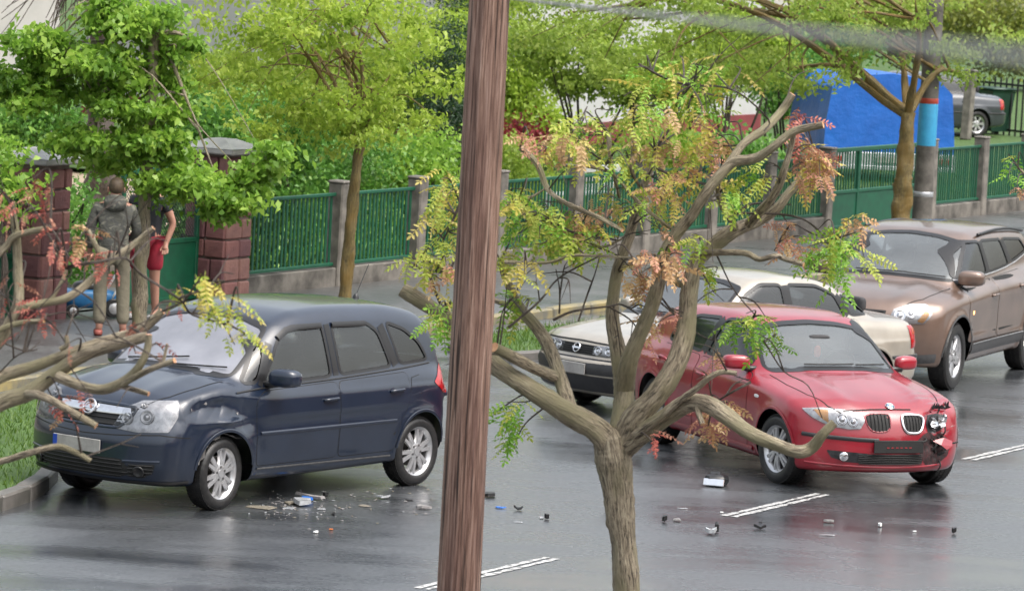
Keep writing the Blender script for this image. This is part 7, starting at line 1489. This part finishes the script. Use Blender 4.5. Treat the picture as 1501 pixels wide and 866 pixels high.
# ================================================================== blue tarpaulin trailer, far car, bin, railing
M['tarp'] = mat('blue_tarpaulin', (.012, .125, .50), .45, col2=(.009, .095, .40), nscale=2, bump=.5, bscale=2, bdist=.07)
M['trailer_grey'] = mat('trailer_side', (.45, .46, .48), .45, .3, col2=(.36, .37, .39), nscale=6)
tp = ground(1300, 268, .1); root = empty('trailer', tp, ROADYAW + R(-48)); tag(root, 'box trailer under a bright blue tarpaulin cover behind the driveway gate', 'trailer')
tw, tl, zb_, zt_ = 2.55, 2.2, .55, 1.95
def tarp_box():
    n = 14; V = []; F_ = []
    prof = [(-tw / 2, zb_), (-tw / 2 + .02, zb_ + .5), (-tw / 2 + .12, zt_ - .22), (-tw / 2 + .35, zt_ - .02), (0, zt_ + .04), (tw / 2 - .35, zt_ - .06), (tw / 2 - .1, zt_ - .28), (tw / 2 - .02, zb_ + .4), (tw / 2, zb_)]
    rg = np.random.default_rng(3)
    for i in range(n):
        y = tl * i / (n - 1)
        for (x, z) in prof: V.append((x + rg.normal(0, .008), y, z + .02 * math.sin(i * 1.3) + rg.normal(0, .006)))
    k = len(prof); F_ = [(i * k + j, i * k + j + 1, (i + 1) * k + j + 1, (i + 1) * k + j) for i in range(n - 1) for j in range(k - 1)] + [tuple(range(k)), tuple((n - 1) * k + j for j in range(k))[::-1]]; return V, F_
q = MB(); q.add(*tarp_box()); q.build('tarpaulin', M['tarp'], root, 'auto')
q = MB(); q.box((0, tl / 2, .42), (tw + .04, tl + .04, .27), bev=.02); sd_ = q.build('side_board', M['trailer_grey'], root)
q = MB(); q.box((0, -.03, .27), (tw, .08, .08), bev=.01); q.build('bumper_bar', M['trailer_grey'], root)
for sx in (-1, 1):
    q = MB(); q.box((sx * (tw / 2 - .22), -.045, .42), (.26, .05, .11), bev=.01); q.build('tail_light', M['redlens'], root)
    q = MB(); q.lathe([(.16, -.09), (.30, -.085), (.31, -.05), (.31, .05), (.30, .085), (.16, .09)], 28, 'x', (sx * (tw / 2 - .15), tl / 2, .31)); w_ = q.build('wheel', M['rubber'], root, 'auto'); q = MB(); q.lathe([(.16, .0), (.10, .05), (0, .05)], 20, 'x', (sx * (tw / 2 - .15) + .04 * sx, tl / 2, .31)); q.build('hub', M['alloy'], w_, True)
q = MB(); q.box((0, -.06, .42), (.5, .02, .11)); q.build('number_plate', M['plate'], root)
# car parked on the far street: shares the saloon's panels in pale blue
M['paint_blue'] = paint('slate_blue_paint', (.03, .036, .045), .2, .35)
src = next(o for o in COL.objects if o.name.startswith('saloon_car'))
fc = src.copy(); COL.objects.link(fc); cpos = ground(1330, 196, .1); fc.location = cpos; fc.rotation_euler = (0, 0, R(205)); tag(fc, 'dark slate blue car parked beyond the blue trailer', 'car'); del fc['group']
for ch in list(src.children):
    c = ch.copy(); COL.objects.link(c); c.parent = fc
    for i_, sl_ in enumerate(c.material_slots):
        if sl_.material and sl_.material.name == 'beige_paint': sl_.link = 'OBJECT'; sl_.material = M['paint_blue']
    for g2 in ch.children:
        d = g2.copy(); COL.objects.link(d); d.parent = c
        for sl_ in d.material_slots:
            if sl_.material and sl_.material.name == 'beige_paint': sl_.link = 'OBJECT'; sl_.material = M['paint_blue']
bn = ground(1455, 197, .1); root = empty('wheelie_bin', bn, R(30)); tag(root, 'dark green wheelie bin standing at the black railing', 'bin')
M['bin_green'] = mat('dark_green_plastic', (.012, .05, .03), .4, col2=(.01, .04, .024), nscale=10)
q = MB(); V = []; 
for z, w_ in ((.08, .24), (.95, .31), (1.0, .33), (1.0, .30)): V += [(-w_, -w_ * 1.1, z), (w_, -w_ * 1.1, z), (w_, w_ * 1.1, z), (-w_, w_ * 1.1, z)]
q.add(V, [(i * 4 + j, i * 4 + (j + 1) % 4, i * 4 + 4 + (j + 1) % 4, i * 4 + 4 + j) for i in range(3) for j in range(4)] + [(3, 2, 1, 0)]); q.build('tub', M['bin_green'], root)
q = MB(); q.box((0, 0, 1.04), (.68, .76, .06), bev=.025); q.tube([(-.25, .42, 1.02), (.25, .42, 1.02)], .02, 8); q.build('lid', M['bin_green'], root, 'auto')
for sx in (-1, 1):
    q = MB(); q.lathe([(.0, -.025), (.10, -.025), (.10, .025), (0, .025)], 18, 'x', (sx * .27, .26, .10)); q.build('wheel', M['rubber'], root, 'auto')
M['rail_black'] = mat('black_iron', (.012, .013, .014), .45, .3, col2=(.02, .021, .022), nscale=20)
a = ground(1405, 190, .1); b = ground(1530, 205, .1); root = empty('railing', a, math.atan2(b[1] - a[1], b[0] - a[0])); tag(root, 'black iron railing at the far side of the lawn', 'fence'); L_ = float(np.linalg.norm(b - a))
for z in (.12, 1.15):
    q = MB(); q.box((L_ / 2, 0, z), (L_, .04, .05)); q.build('rail', M['rail_black'], root)
q = MB(); q.box((0, 0, .65), (.03, .03, 1.3)); pk = q.build('picket', M['rail_black'], root)
for i in range(1, int(L_ / .2)): o = link_data('picket', pk.data, root); o.location = (i * .2, 0, 0)
pp = ground(1415, 205, .1); q = MB(); q.box((0, 0, .75), (.22, .2, 1.5), bev=.02); q.box((0, 0, 1.52), (.26, .24, .06), bev=.02); o = q.build('gate_post', M['concrete'], None); o.location = pp; o.rotation_euler = (0, R(4), ROADYAW); tag(o, 'leaning pale concrete post before the black railing', 'post')
# white garden bench glimpsed through the fence
bp_ = st(61.2, 31.5, .08); root = empty('garden_bench', bp_, ROADYAW + R(180)); tag(root, 'white garden bench seen through the green slats', 'bench')
for i in range(4): q = MB(); q.box((0, -.18 + i * .12, .43), (1.5, .09, .03), bev=.008); q.build('seat_slat', M['white'], root)
for i in range(3): q = MB(); q.box((0, .27 + i * .02, .55 + i * .14), (1.5, .03, .10), bev=.008); q.build('back_slat', M['white'], root)
for sx in (-1, 1):
    for y in (-.18, .24): q = MB(); q.box((sx * .68, y, .21), (.06, .06, .42), bev=.008); q.build('leg', M['white'], root)
    q = MB(); q.box((sx * .68, .30, .62), (.06, .05, .42), bev=.008); q.build('back_post', M['white'], root)

# ================================================================== crash debris on the road
M['shard_clear'] = mat('clear_shard', (.42, .44, .46), .2, col2=(.28, .29, .30), nscale=20, coat=.5)
M['shard_blue'] = mat('blue_shard', (.02, .16, .55), .3, col2=(.02, .12, .45), nscale=20)
M['shard_sand'] = mat('sandy_fragment', (.20, .18, .14), .6, col2=(.14, .125, .10), nscale=20)
def shard(px, py, w, h, mt, label, cat='debris', kind=0, rz=0., seed=0, th=.008, lift=.0, group='crash debris on the road'):
    """w,h in metres on the ground; an irregular bent flake with thickness"""
    w *= .8; h *= .7; th *= .7; rg = np.random.default_rng(seed + int(px)); c = ground(px, py, .004); n = 7; a = np.sort(rg.uniform(0, 6.283, n)) ; a = np.linspace(0, 6.283, n, endpoint=False) + rg.normal(0, .18, n)
    x = w / 2 * np.cos(a) * rg.uniform(.7, 1.15, n); y = h / 2 * np.sin(a) * rg.uniform(.6, 1.2, n); z = np.abs(x / w) ** 2 * lift * 2 + rg.uniform(0, th, n) * .6
    V = np.vstack([np.stack([x, y, z], 1), np.stack([x * .93, y * .93, z + th], 1), [[0, 0, 0], [0, 0, th * 1.4]]])
    F_ = [(i, (i + 1) % n, n + (i + 1) % n, n + i) for i in range(n)] + [(n + i, n + (i + 1) % n, 2 * n + 1) for i in range(n)] + [((i + 1) % n, i, 2 * n) for i in range(n)]
    o = obj({'debris': 'debris_piece'}.get(cat, cat), V, F_, mt, None); o.location = c; o.rotation_euler = (0, 0, rz); tag(o, label, cat, group); return o
E_ = -.0
shard(457, 731, .42, .10, M['liner'], 'long grey plastic strip lying on the heap of broken lamp by the front wheel', rz=R(-30), th=.03, lift=.05)
shard(444, 740, .22, .30, M['shard_clear'], 'crumpled clear lamp fragment by the front wheel of the minivan', th=.05, lift=.04)
shard(449, 733, .16, .2, M['shard_blue'], 'blue plastic fragment beside the crumpled clear lamp piece', th=.03)
shard(427, 737, .14, .3, M['shard_sand'], 'sandy coloured fragment beside the crumpled clear lamp piece', th=.012)
shard(382, 743, .34, .4, M['shard_sand'], 'spread of flat sandy flakes near the front tyre', th=.006)
shard(423, 745, .12, .2, M['shard_clear'], 'pale flat flake beside the sandy fragment', th=.008)
shard(478, 727, .08, .12, M['black'], 'dark clip beside the long grey plastic strip', th=.03)
shard(489, 753, .05, .25, M['black'], 'thin bent dark wire piece by the lamp heap', th=.012)
shard(471, 746, .10, .12, M['shard_clear'], 'small clear sliver by the lamp heap', th=.008)
rg = np.random.default_rng(77)
mesh_pool = []
for i in range(190):
    if i < 130: px, py = rg.normal(430, 45), rg.normal(742, 14)
    else: px, py = rg.uniform(500, 690), rg.normal(728, 14)
    if px < 345 or py > 800 or py < 715: continue
    shard(px, py, rg.uniform(.008, .042), rg.uniform(.02, .08), M[('liner', 'shard_sand', 'liner', 'shard_clear')[rg.integers(4)]], 'tiny pale crumb of broken lamp glass near the minivan', 'debris', seed=i, th=.006, group='crumbs of broken glass near the minivan')
shard(561, 730, .16, .12, M['shard_clear'], 'bent white sliver near the rear wheel of the minivan', th=.02, lift=.03)
shard(600, 733, .10, .08, M['black'], 'flat black sliver near the rear wheel of the minivan', th=.012)
shard(620, 745, .17, .16, M['liner'], 'rounded grey strip lying beside the wooden pole', th=.03)
shard(535, 741, .13, .18, M['shard_sand'], 'flat sandy flake between the minivan wheels', th=.006)
shard(718, 727, .14, .32, M['black'], 'black panel corner sticking out beside the wooden pole', th=.035)
shard(732, 744, .14, .10, M['shard_blue'], 'thin bluish strip right of the wooden pole', th=.012)
shard(760, 747, .12, .10, M['black'], 'flat dark strip with an upturned end right of the wooden pole', th=.02, lift=.06)
shard(794, 759, .06, .10, M['shard_clear'], 'pale chip joined to a dark knob', th=.012)
shard(801, 760, .06, .10, M['black'], 'dark knob beside the pale chip', th=.045)
shard(760, 765, .12, .04, M['shard_clear'], 'short white streak of plastic right of the wooden pole', th=.006)
shard(1001, 745, .13, .05, M['shard_clear'], 'thin white sliver right of the pruned tree trunk', th=.006)
shard(974, 764, .07, .16, M['black'], 'pair of small black knobs right of the pruned tree trunk', th=.05)
shard(992, 763, .10, .12, M['liner'], 'short grey strip next to the black knobs', th=.02)
shard(1042, 782, .14, .22, M['shard_clear'], 'curved white fragment with a dark tip below the lane dash', th=.04, lift=.05)
shard(1050, 779, .05, .10, M['black'], 'dark upturned tip of the curved white fragment', th=.08)
shard(1114, 775, .16, .12, M['black'], 'black wedge shaped fragment below the lane dash', th=.03, lift=.06)
shard(1214, 765, .13, .10, M['liner'], 'flat grey shell with dark edge in front of the red hatchback', th=.025)
shard(1290, 771, .05, .12, M['white'], 'small white lump in front of the red hatchback', th=.03)
shard(1398, 781, .06, .12, M['black'], 'small black ball shaped fragment off the hatchback corner', th=.05)
shard(1058, 751, .04, .05, M['white'], 'white crumb above the lane dash', th=.01)
shard(1341, 779, .05, .05, M['white'], 'white crumb off the hatchback corner', th=.01)
shard(1213, 784, .20, .05, M['shard_clear'], 'thin clear strip in front of the red hatchback', th=.006)
shard(1115, 766, .04, .05, M['black'], 'black crumb behind the wedge fragment', th=.01)
shard(485, 776, .05, .08, mat('orange_chip', (.55, .16, .04), .5, col2=(.45, .12, .03)), 'orange chip on the asphalt', th=.01)
shard(463, 780, .06, .14, M['white'], 'white curved chip on the asphalt near the minivan', th=.012)
# mirror housing lying beside the red hatchback
mp_ = ground(1049, 712, .0); root = empty('broken_mirror', mp_, R(-15)); tag(root, 'broken black mirror housing with bright glass lying beside the red hatchback', 'mirror', 'crash debris on the road')
q = MB(); V, F_ = blob((0, .03, .055), (.105, .12, .055), (.7, .7), (20, 10)); V[:, 2] = np.maximum(V[:, 2], .004); V += np.random.default_rng(2).normal(0, .004, V.shape); q.add(V, F_); q.box((-.02, .06, .10), (.10, .05, .03), R3=np.array(Matrix.Rotation(.4, 3, 'X')), bev=.01); q.build('housing', M['black'], root, 'auto')
q = MB(); q.box((.0, -.095, .045), (.19, .012, .065), R3=np.array(Matrix.Rotation(-.35, 3, 'X')), bev=.005); q.build('mirror_glass', M['chrome'], root)
q = MB(); q.tube(catmull([(0, 0, .01), (-.05, .12, .16), (-.11, .26, .34)], 4), [.012] * 6 + [.008] * 3, 6); o = q.build('wiper_arm', M['black'], None, True); o.location = ground(892, 748, .0); tag(o, 'thin black wiper arm sticking up behind the pruned trunk', 'wiper', 'crash debris on the road')
